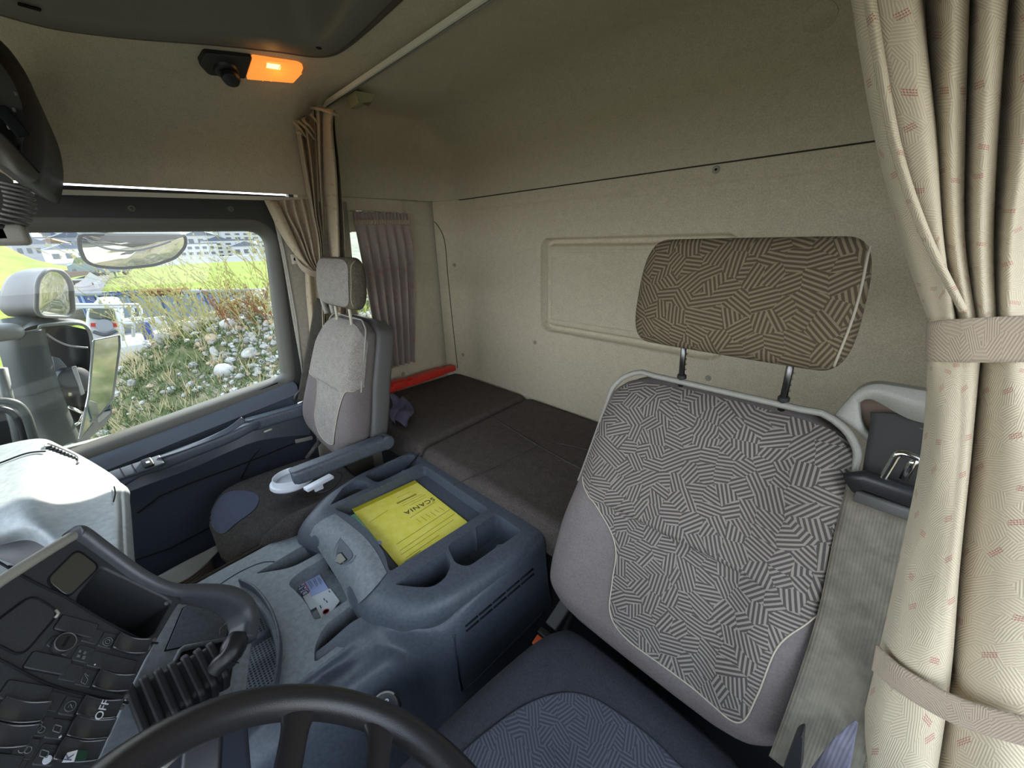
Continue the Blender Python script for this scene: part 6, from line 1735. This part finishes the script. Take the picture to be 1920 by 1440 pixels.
# yard and road beyond
def GP_(u, v, z=ZG): return P(u, v, z=z)
def flat(name, pix, z, mat, label=None, cat=None, kind=None):
    o = prism(name, [P(u, v, z=z) for u, v in pix], (0, 0, 1), .05, mat); return tag(o, label, cat, None, kind)
# meadows: two gentle terrain sheets
def terr(name, rows, mat, label=None):
    o = patch(name, rows, 40, 24, mat); tag(o, kind='structure'); return o
def X3(u, v, x): return P(u, v, x=x)
terr('meadow_near', [[X3(-300, 640, 14), X3(-60, 690, 12), X3(60, 700, 11), X3(150, 690, 12)],
                     [X3(-300, 560, 22), X3(-60, 620, 20), X3(60, 640, 18), X3(160, 640, 16)],
                     [X3(-300, 500, 40), X3(-60, 560, 36), X3(60, 590, 30), X3(165, 600, 24)]], 'grass_field')
terr('meadow', [[X3(-300, 560, 30), X3(-60, 545, 32), X3(60, 545, 34), X3(150, 520, 40), X3(180, 512, 44)],
                [X3(-300, 500, 50), X3(-60, 500, 50), X3(60, 520, 50), X3(125, 508, 52), X3(172, 504, 55)],
                [X3(-300, 400, 80), X3(-60, 445, 75), X3(0, 458, 72), X3(70, 488, 65), X3(160, 501, 66)]], 'grass_field')
terr('meadow', [[X3(150, 575, 24), X3(250, 566, 24), X3(380, 560, 24), X3(520, 552, 24), X3(640, 550, 24)],
                [X3(180, 540, 32), X3(270, 535, 32), X3(380, 530, 32), X3(520, 522, 32), X3(640, 518, 32)],
                [X3(207, 507, 60), X3(290, 500, 60), X3(380, 493, 60), X3(520, 488, 60), X3(640, 484, 60)]], 'grass_field')
terr('road', [[X3(90, 580, 22), X3(130, 582, 22), X3(175, 575, 22.5)],
              [X3(120, 548, 28), X3(150, 550, 28), X3(196, 535, 29)],
              [X3(158, 522, 40), X3(180, 520, 40), X3(208, 514, 42)],
              [X3(172, 507, 58), X3(190, 506, 58), X3(214, 505, 58)]], 'asphalt')
terr('roadway', [[X3(-40, 640, 20), X3(30, 640, 20), X3(90, 600, 21)], [X3(-40, 600, 24), X3(40, 600, 24), X3(130, 575, 23)]], 'asphalt')
# crash barrier posts and delineators
for i in range(8):
    t = i / 7; o = box('roadside_post', P(184 + 38 * t, 544 - 32 * t, x=28 + 18 * t) + V(0, 0, .1), (.12, .12, .5), 'truck_paint')
    tag(o, 'small pale marker post along the right edge of the road', 'post', 'marker posts by the road')
for i in range(3):
    t = i / 2; o = box('crash_barrier', P(138 + 22 * t, 516 - 8 * t, x=42 + 8 * t), (.3, 1.9, .5), 'roof_brown')
    tag(o, 'short brown barrier block by the left edge of the road', 'barrier', 'barrier blocks by the road')
sg = thing('road_sign', P(172, 522, x=32), 'small square road sign on a thin post beside the road', 'sign')
tube('post', [P(172, 522, x=32), P(177, 545, x=32)], .04, 'roof_brown', sg, 6)
box('plate', P(172, 521, x=31.9), (.05, .42, .42), 'facade_white', sg, 0, Matrix.Rotation(PI / 4, 3, 'X'))
def car(u, v, x, mat, label, L_=4.2, hd=.3):
    c_ = P(u, v, x=x); t = thing('car', c_, label, 'car'); R0 = Matrix.Rotation(hd, 3, 'Z')
    def k(p): return c_ + R0 @ Vector(p)
    prof = [(-2.1, .3), (-2.1, .8), (-1.9, 1.0), (-1.2, 1.05), (-.7, 1.5), (.7, 1.5), (1.3, 1.02), (2.0, .9), (2.1, .7), (2.1, .3)]
    prism('body', [k((x_, -.85, z_)) for x_, z_ in prof], R0 @ V(0, -1, 0), 1.7, mat, t, .08)
    for sx, a in ((-1, 'a'), (1, 'b')): pass
    prism('side_glass', [k((x_, -.87, z_)) for x_, z_ in ((-1.05, 1.05), (-.62, 1.42), (.62, 1.42), (1.1, 1.03))], R0 @ V(0, -1, 0), 1.74, 'car_glass', t)
    for wx in (-1.3, 1.3):
        for wy in (-.8, .8): lathe('wheel', [(0, .1), (.25, .1), (.32, .06), (.32, -.06), (.25, -.1), (0, -.1)], k((wx, wy, .32)), 'rubber', t, R0 @ V(0, 1, 0), 16)
car(192, 518, 44, 'car_blue', 'small dark blue car driving on the road towards the town', hd=.5)
car(206, 512, 58, 'facade_grey', 'tiny grey car farther up the road behind the blue one', hd=.5)

# container / tarpaulin wall
tw = thing('tarpaulin_wall', P(330, 600, x=13), 'long blue grey ribbed tarpaulin trailer wall behind the bank', 'trailer')
tA, tB, bA_, bB_ = X3(143, 552, 15.5), X3(600, 542, 11.5), X3(160, 690, 15.5), X3(600, 640, 11.5)
tl, tr = V(tA.x, tA.y, tA.z), V(tB.x, tB.y, tB.z)
zt = (tl.z + tr.z) / 2
def twp(a, z, off=0): p = tl.lerp(tr, a); return V(p.x - off, p.y, p.z if z is None else z)
prism('sheet', [twp(0, None), twp(1, None), twp(1, ZG), twp(0, ZG)], (-1, .3, 0), .3, 'tarp_blue', tw)
prism('corner_sheet', [twp(0, None, .05), twp(.065, None, .05), twp(.075, tl.z - .9, .05), twp(.01, tl.z - .9, .05)], (-1, .3, 0), .04, 'tarp_deep_blue', tw)
for i in range(17):
    a = .02 + i * .06; tube('rib', [twp(a, None, .05), twp(a + .006, ZG, .05)], .035, 'tarp_blue', tw, 6)
tube('top_rail', [twp(0, None, .02), twp(1, None, .02)], .06, 'facade_grey', tw, 8)
pl2 = thing('plank_stack', P(310, 546, x=13.5), 'stack of rusty brown planks lying on top of the blue trailer wall', 'planks')
for i, (a, b) in enumerate((((262, 546), (322, 543)), ((300, 549), (352, 541)), ((275, 552), (340, 547)))):
    tube('plank', [X3(a[0], a[1], 14.3), X3(b[0], b[1], 13.7)], .05, 'rust_brown', pl2, 4)
bt = prism('folded_tarpaulin', [X3(190, 549, 15), X3(275, 541, 14.2), X3(280, 546, 14.1), X3(196, 555, 15)], (-1, .3, .3), .3, 'tarp_deep_blue'); tag(bt, 'deep blue folded sheet on top of the trailer wall beside the planks', 'tarpaulin')

# white pickup van
vn = thing('pickup_van', P(200, 650, x=11), 'white van seen from behind with red tail lights and roof rack in the yard', 'van')
def vp(u, v, x=11.0): return P(u, v, x=x)
prism('cab_back', roundpoly([vp(163, 575), vp(216, 574), vp(226, 612), vp(228, 672), vp(158, 676), vp(160, 612)], .12, 3), (-1, .05, 0), 2.2, 'van_white', vn, .05)
prism('rear_window', roundpoly([vp(168, 577, 10.95), vp(212, 576, 10.95), vp(219, 602, 10.95), vp(166, 597, 10.95)], .05, 3), (-1, .05, 0), .05, 'car_glass', vn)
for a, b in ((170, 186), (202, 220)): prism('tail_light', [vp(a, 606, 10.9), vp(b, 606, 10.9), vp(b, 613, 10.9), vp(a, 613, 10.9)], (-1, .05, 0), .04, 'tail_red', vn)
lathe('spare_emblem', [(0, .02), (.12, .02), (.12, 0)], vp(196, 610, 10.9), 'facade_grey', vn, (-1, 0, 0), 16)
tube('bumper', smoothpath([vp(175, 622, 10.9), vp(197, 628, 10.85), vp(220, 620, 10.9)], 10), .03, 'mirror_housing_dark', vn, 6)
prism('bumper_panel', [vp(172, 616, 10.92), vp(222, 616, 10.92), vp(222, 640, 10.92), vp(172, 640, 10.92)], (-1, 0, 0), .03, 'truck_paint', vn)
rk = thing('ladder_rack', vp(240, 600), 'white tubular rack standing over the bed behind the van', 'rack')
RX_ = 10.6
for a, b in (((140, 571), (262, 571)), ((140, 576), (258, 576)), ((229, 606), (268, 606)), ((186, 558), (188, 572)), ((249, 575), (250, 632)), ((262, 573), (272, 630)), ((266, 602), (274, 628)), ((222, 576), (232, 640))):
    tube('rack_tube', [P(*a, x=RX_), P(*b, x=RX_)], .028, 'van_white', rk, 6)
bed = thing('flatbed', vp(250, 640), 'white flat load bed with crates to the right of the van', 'load bed')
box('bed_plate', P(262, 648, x=10.8), (1.6, 1.6, .35), 'van_white', bed, .03)
box('side_board', P(248, 622, x=11.6), (.1, 1.2, .5), 'facade_white', bed, .02)
box('crate', P(240, 612, x=11.8), (.6, .6, .3), 'facade_grey', bed, .02)
box('blue_can', P(276, 622, x=10.4), (.2, .15, .4), 'tarp_deep_blue', bed, .03)
# town and hillside
hl = hfield('far_hillside', 110, 420, -420, 320, 60, 90, lambda x, y: -5 + (x - 110) * .06 + max(0, x - 250) * .07 + 4 * mnoise.noise(Vector((x * .012, y * .012, 1))) * sm(110, 200, x), 'far_hill')
def hz(x, y): return ZG + 2 + (x - 110) * .155
rb = random.Random(21)
shapes = [(14, 10, 6), (22, 9, 7), (10, 8, 5), (26, 10, 10), (12, 9, 6)]
spots = [(-4, 456, 190, 3, 'tall pale apartment block high on the slope at the left window edge'), (22, 463, 150, 1, 'long white office block with window rows above the left meadow'),
         (64, 470, 125, 4, 'grey hall with blue grey roof behind the left meadow edge'), (84, 455, 200, 0, 'low white house with dark roof high above the left meadow'),
         (104, 467, 140, 2, 'small white house with brown roof between the grey hall and the road'), (126, 480, 100, 0, 'low white house with slate roof nearest the road end'),
         (134, 457, 180, 4, 'long grey roofed hall above the road just left of the kerb mirror'),
         (362, 470, 130, 1, 'long white office block with window rows just right of the kerb mirror'), (392, 470, 150, 2, 'small white house with brown roof above the middle of the right meadow'),
         (412, 462, 175, 4, 'grey hall halfway up the slope above the right meadow'), (434, 468, 145, 3, 'tall pale apartment block in the middle of the right hand town'),
         (460, 471, 130, 0, 'low white house with dark roof behind the tallest twigs'), (486, 466, 150, 1, 'long white office block beside the rear window pillar'),
         (380, 452, 240, 0, 'low white house with dark roof high on the right hillside'), (456, 450, 250, 3, 'tall pale block high on the right hillside near the window corner')]
for i, (u, v, x, k, lab) in enumerate(spots):
    c_ = P(u, v, x=x); w_, d_, h_ = shapes[k]; s_ = x / 290
    w_, d_, h_ = w_ * s_, d_ * s_, h_ * s_
    t = thing('house', c_ - V(0, 0, h_ / 2), lab, 'building', 'houses of the town on the hillside')
    Rh = Matrix.Rotation(rb.uniform(-.35, .35), 3, 'Z')
    box('wall', c_, (d_, w_, h_), 'facade_grey' if k == 4 else 'facade_white', t, 0, Rh)
    box('foundation', c_ - V(0, 0, h_ * 1.2), (d_ * .98, w_ * .98, h_ * 1.5), 'facade_grey', t, 0, Rh)
    if k in (1, 3): box('roof', c_ + V(0, 0, h_ * .53), (d_ * 1.03, w_ * 1.03, h_ * .07), 'roof_slate', t, 0, Rh)
    else:
        hw, hh_ = w_ * .54, h_ * .45
        prism('roof', [c_ + Rh @ V(-d_ * .55, -hw, h_ / 2), c_ + Rh @ V(-d_ * .55, hw, h_ / 2), c_ + Rh @ V(-d_ * .55, 0, h_ / 2 + hh_)], Rh @ V(-1, 0, 0), d_ * 1.1, 'roof_slate' if k != 2 else 'roof_brown', t)
    nr = {0: 1, 1: 2, 2: 1, 3: 4, 4: 1}[k]; nc = {0: 3, 1: 6, 2: 2, 3: 5, 4: 4}[k]
    for r_ in range(nr):
        for q in range(nc):
            cc_ = c_ + Rh @ V(-d_ / 2 - .03, (-.5 + (q + .5) / nc) * w_ * .92, (-.5 + (r_ + .5) / nr) * h_ * .85)
            box('window', cc_, (.08, w_ / nc * .5, h_ / nr * .38), 'pane_dark', t, 0, Rh)
# white long wall / greenhouse line at the meadow edge
o = box('boundary_wall', P(430, 488, x=62), (1, 30, 1.0), 'facade_white'); tag(o, 'long low white wall along the far edge of the right meadow', 'wall')

# ================================================================== MIRRORS AND OUTSIDE OF THE CAB
def soft(name, loops, mat, parent, capA=True, capB=True):
    k = len(loops[0]); vs = [p for l in loops for p in l]
    fs = [(j * k + i, j * k + (i + 1) % k, (j + 1) * k + (i + 1) % k, (j + 1) * k + i) for j in range(len(loops) - 1) for i in range(k)]
    if capA: fs.append(tuple(range(k))[::-1])
    if capB: fs.append(tuple((len(loops) - 1) * k + i for i in range(k)))
    return link(name, mesh(name, vs, fs), mat, parent)
def shrink(l, s_, off=Vector((0, 0, 0))):
    c_ = sum(l, Vector()) / len(l); return [c_ + (p - c_) * s_ + off for p in l]
def pixloop(pix, x, r=.02, n=56):
    q = roundpoly([P(u, v, x=x) if not isinstance(x, list) else P(u, v, x=x[i]) for i, (u, v) in enumerate(pix)], r, 6)
    dense = []; k = len(q)
    L = [0]
    for i in range(k): L.append(L[-1] + (q[(i + 1) % k] - q[i]).length)
    j = 0; out = []
    for i in range(n):
        t = L[-1] * i / n
        while L[j + 1] < t: j += 1
        out.append(q[j].lerp(q[(j + 1) % k], (t - L[j]) / max(L[j + 1] - L[j], 1e-9)))
    return out
# main mirror: tall housing, glass on its rear face
mm = thing('main_mirror', P(140, 700, x=2.25), 'tall grey door mirror housing outside the passenger window', 'mirror')
gl0 = pixloop(((78, 612), (150, 608), (172, 632), (176, 700), (160, 760), (146, 838), (120, 760)), 2.25, .02)
back_ = pixloop(((20, 640), (40, 618), (140, 606), (170, 630), (172, 690), (165, 760), (146, 838), (88, 800)), 2.30, .03)
fr_l = pixloop(((70, 614), (145, 606), (170, 628), (224, 622), (226, 660), (198, 764), (148, 838), (100, 740)), 2.22, .02)
rim = [(70, 618), (80, 609), (146, 607), (168, 622), (174, 640)]
hous = patch('housing', [
    [P(u, v, x=x) for u, v, x in ((70, 616, 2.24), (80, 660, 2.24), (105, 740, 2.24), (146, 838, 2.24))],
    [P(u, v, x=x) for u, v, x in ((62, 618, 2.22), (72, 664, 2.22), (96, 745, 2.22), (138, 842, 2.22))],
    [P(u, v, x=x) for u, v, x in ((35, 625, 2.22), (45, 680, 2.21), (70, 760, 2.21), (112, 838, 2.22))],
    [P(u, v, x=x) for u, v, x in ((8, 640, 2.26), (20, 690, 2.24), (45, 770, 2.24), (90, 825, 2.26))]], 30, 30, 'mirror_housing', mm, .02)
tube('housing_rim', smoothpath([P(u, v, x=2.235) for u, v in ((146, 838), (122, 780), (90, 700), (74, 640), (74, 618), (84, 610), (146, 607), (165, 617), (172, 640), (176, 700), (166, 750))], 60), .006, 'mirror_rim', mm, 10)
cap9 = patch('top_cap', [[P(u, v, x=x) for u, v, x in ((10, 640, 2.28), (50, 615, 2.24), (84, 608, 2.24), (146, 605, 2.26), (172, 622, 2.28))],
                         [P(u, v, x=x) for u, v, x in ((20, 636, 2.34), (60, 600, 2.36), (100, 596, 2.38), (150, 600, 2.38), (168, 612, 2.36))]], 24, 6, 'mirror_housing', mm)
inn = patch('inner_shell', [[P(u, v, x=2.30) for u, v in ((78, 614), (96, 700), (140, 830))], [P(u, v, x=2.36) for u, v in ((120, 610), (140, 700), (152, 800))], [P(u, v, x=2.34) for u, v in ((172, 620), (178, 700), (165, 780))]], 16, 16, 'plastic_black', mm)
tag(inn, 'dark opened inside with bare adjusting mechanism')
prism('bracket_plate', [P(u, v, x=2.28) for u, v in ((98, 668), (112, 672), (128, 690), (118, 702), (104, 700))], (-1, -.3, 0), .01, 'facade_grey', mm, .002)
lathe('motor_cover', [(0, .03), (.03, .028), (.05, .016), (.056, 0), (.05, -.02)], P(138, 712, x=2.28), 'mirror_housing_dark', mm, (-1, -.5, .2), 28)
prism('bright_strip', [P(u, v, x=2.245) for u, v in ((135, 688), (143, 686), (160, 738), (153, 742))], (-1, -.3, 0), .01, 'truck_paint', mm, .003)
for a, b in (((128, 762), (155, 775)), ((150, 790), (160, 772)), ((140, 798), (152, 790)), ((126, 700), (132, 742))):
    tube('metal_bar', [P(*a, x=2.26), P(*b, x=2.26)], .006, 'chrome', mm, 8)
tube('cable', smoothpath([P(u, v, x=2.25) for u, v in ((86, 625), (105, 638), (130, 648), (165, 652))], 20), .0035, 'truck_paint', mm, 8)
# the hanging glass
mg = thing('mirror_glass_panel', P(200, 720, x=2.2), 'tilted long mirror glass hanging loose beside the housing, reflecting the bank', 'mirror glass')
gx = 2.16
gp = [P(176, 638, x=gx), P(224, 628, x=gx + .10), P(226, 650, x=gx + .10), P(210, 748, x=gx + .07), P(150, 826, x=gx - .06), P(165, 740, x=gx - .02)]
cgp = sum(gp, Vector()) / 6; ngp = (gp[1] - gp[0]).cross(gp[4] - gp[0]).normalized()
if ngp.dot(CAM - cgp) < 0: ngp = -ngp
gpl = [p - ngp * (p - cgp).dot(ngp) for p in gp]
prism('glass', roundpoly(gpl, .008, 4), ngp, .006, 'mirror_convex', mg, .001)
tube('glass_edge', roundpoly([p + ngp * .001 for p in gpl], .008, 4), .003, 'mirror_rim', mg, 8, closed=True)
prism('lower_tray', roundpoly([P(u, v, x=2.15) for u, v in ((148, 815), (184, 780), (208, 752), (211, 775), (200, 792), (160, 828), (150, 826))], .006, 3), (-.8, -.2, .4), .03, 'mirror_rim', mg, .003)
prism('lower_glass', roundpoly([P(u, v, x=2.145) for u, v in ((182, 786), (206, 758), (207, 775), (185, 794))], .004, 3), (-.8, -.2, .4), .006, 'car_glass', mg, .001)
# wide-angle mirror above
wm = thing('wide_angle_mirror', P(70, 550, x=2.35), 'rounded dark grey wide angle mirror above the tall door mirror', 'mirror')
fl_ = pixloop(((70, 525), (88, 504), (118, 508), (134, 530), (138, 585), (128, 594), (76, 592), (68, 580)), [2.20, 2.23, 2.30, 2.33, 2.35, 2.33, 2.22, 2.20], .03)
bl_ = pixloop(((6, 540), (22, 512), (60, 502), (112, 502), (130, 520), (130, 580), (100, 596), (12, 594), (2, 580)), 2.40, .04)
soft('housing', [shrink(fl_, .97, V(.03, 0, 0)), fl_, shrink(fl_, 1.02, V(.012, 0, 0)), [p.lerp(q, .35) for p, q in zip(fl_, bl_)], [p.lerp(q, .75) for p, q in zip(fl_, bl_)], bl_, shrink(bl_, .9, V(.04, .02, 0)), shrink(bl_, .6, V(.06, .03, 0))], 'mirror_housing_dark', wm, capA=True)
tube('rim', [p + V(-.004, 0, 0) for p in fl_], .007, 'mirror_rim', wm, 10, closed=True)
cw9 = sum(fl_, Vector()) / len(fl_)
grid('glass', lambda a, b: cw9 + (fl_[int(a * 56) % 56] - cw9) * (b * .95) + V(-.010 * (1 - b * b), -.006 * (1 - b * b), 0), 56, 8, 'mirror_convex', wm, closeu=True)
sweep('mount', [P(40, 596, x=2.38), P(56, 630, x=2.36)], rrect(.10, .06, .02, 4), 'mirror_housing', wm)
# kerb mirror hanging over the window
km = thing('kerb_mirror', P(245, 470, x=2.15), 'wide rounded kerb mirror hanging over the top of the passenger window', 'mirror')
kl = pixloop(((146, 440), (349, 440), (349, 462), (330, 484), (290, 498), (230, 504), (180, 500), (158, 490), (148, 465)), [2.10, 2.26, 2.28, 2.28, 2.26, 2.22, 2.19, 2.17, 2.13], .02, 60)
soft('housing', [shrink(kl, 1.0), shrink(kl, 1.03, V(.02, 0, .005)), shrink(kl, .95, V(.07, 0, .03)), shrink(kl, .6, V(.10, 0, .05))], 'mirror_housing', km)
kc_ = sum(kl, Vector()) / 60
def kfn(a, b):
    an = 2 * PI * a; i = int(a * 60) % 60; f = a * 60 - int(a * 60); p = kl[i].lerp(kl[(i + 1) % 60], f)
    return kc_ + (p - kc_) * (b * .95) + V(-.025 * (1 - b * b) - .003, 0, 0)
grid('glass', kfn, 60, 10, 'mirror_convex', km, closeu=True)
patch('upper_visor', [[P(u, v, x=2.13) for u, v in ((146, 440), (200, 440), (280, 440), (349, 440))], [P(u, v, x=2.125) for u, v in ((148, 447), (200, 452), (280, 456), (345, 444))]], 20, 4, 'truck_paint', km, .004)
tube('rim', [p + V(-.003, 0, 0) for p in kl], .0045, 'mirror_housing_dark', km, 8, closed=True)
tube('bright_arc', smoothpath([P(u, v, x=2.115) for u, v in ((165, 451), (200, 466), (245, 470), (290, 462), (320, 452))], 24), .004, 'van_white', km, 8)
tube('arm', [P(200, 440, x=2.2), P(195, 380, x=2.15)], .02, 'plastic_black', km, 10)
# mirror arms and grab frame at the left edge
ma = thing('mirror_bracket', P(10, 620, x=2.2), 'pale mirror arm entering from the left edge toward the tall mirror', 'arm')
sweep('arm', smoothpath([P(-80, 632, x=2.1), P(-20, 626, x=2.15), P(18, 622, x=2.18), P(34, 624, x=2.2)], 16), circ(.030, 16), 'mirror_rim', ma, scale=lambda t: 1 if t < .8 else 1 - (t - .8) * 2)
sweep('lower_arm', smoothpath([P(120, 848, x=2.05), P(134, 838, x=2.08), P(140, 850, x=2.1)], 10), circ(.016, 12), 'mirror_rim', ma)
fm = thing('front_mirror', P(20, 800, x=1.9), 'black framed front mirror beyond the windscreen pillar at the left edge', 'mirror')
tube('frame', smoothpath([P(u, v, x=2.0) for u, v in ((-60, 760), (-10, 752), (28, 756), (48, 776), (60, 812), (66, 840), (70, 870))], 40), .012, 'mirror_housing', fm, 12)
tube('inner_frame', smoothpath([P(u, v, x=2.02) for u, v in ((-60, 775), (-10, 766), (20, 772), (36, 790), (48, 830), (54, 870))], 30), .010, 'plastic_black', fm, 10)
prism('dark_glass', [P(u, v, x=2.05) for u, v in ((-60, 765), (10, 768), (36, 800), (48, 840), (-60, 850))], (-1, 0, 0), .02, 'plastic_black', fm)
tube('bar', [P(2, 690, x=2.05), P(14, 745, x=2.05), P(30, 800, x=2.04), P(42, 860, x=2.04)], .014, 'mirror_rim', fm, 12)
# drop glimpse of the cab skin round the door so the sill has an outside
sk2 = box('trim_5', (1.985, -.1, .40), (.03, 1.1, .80), 'truck_paint'); tag(sk2, kind='structure')
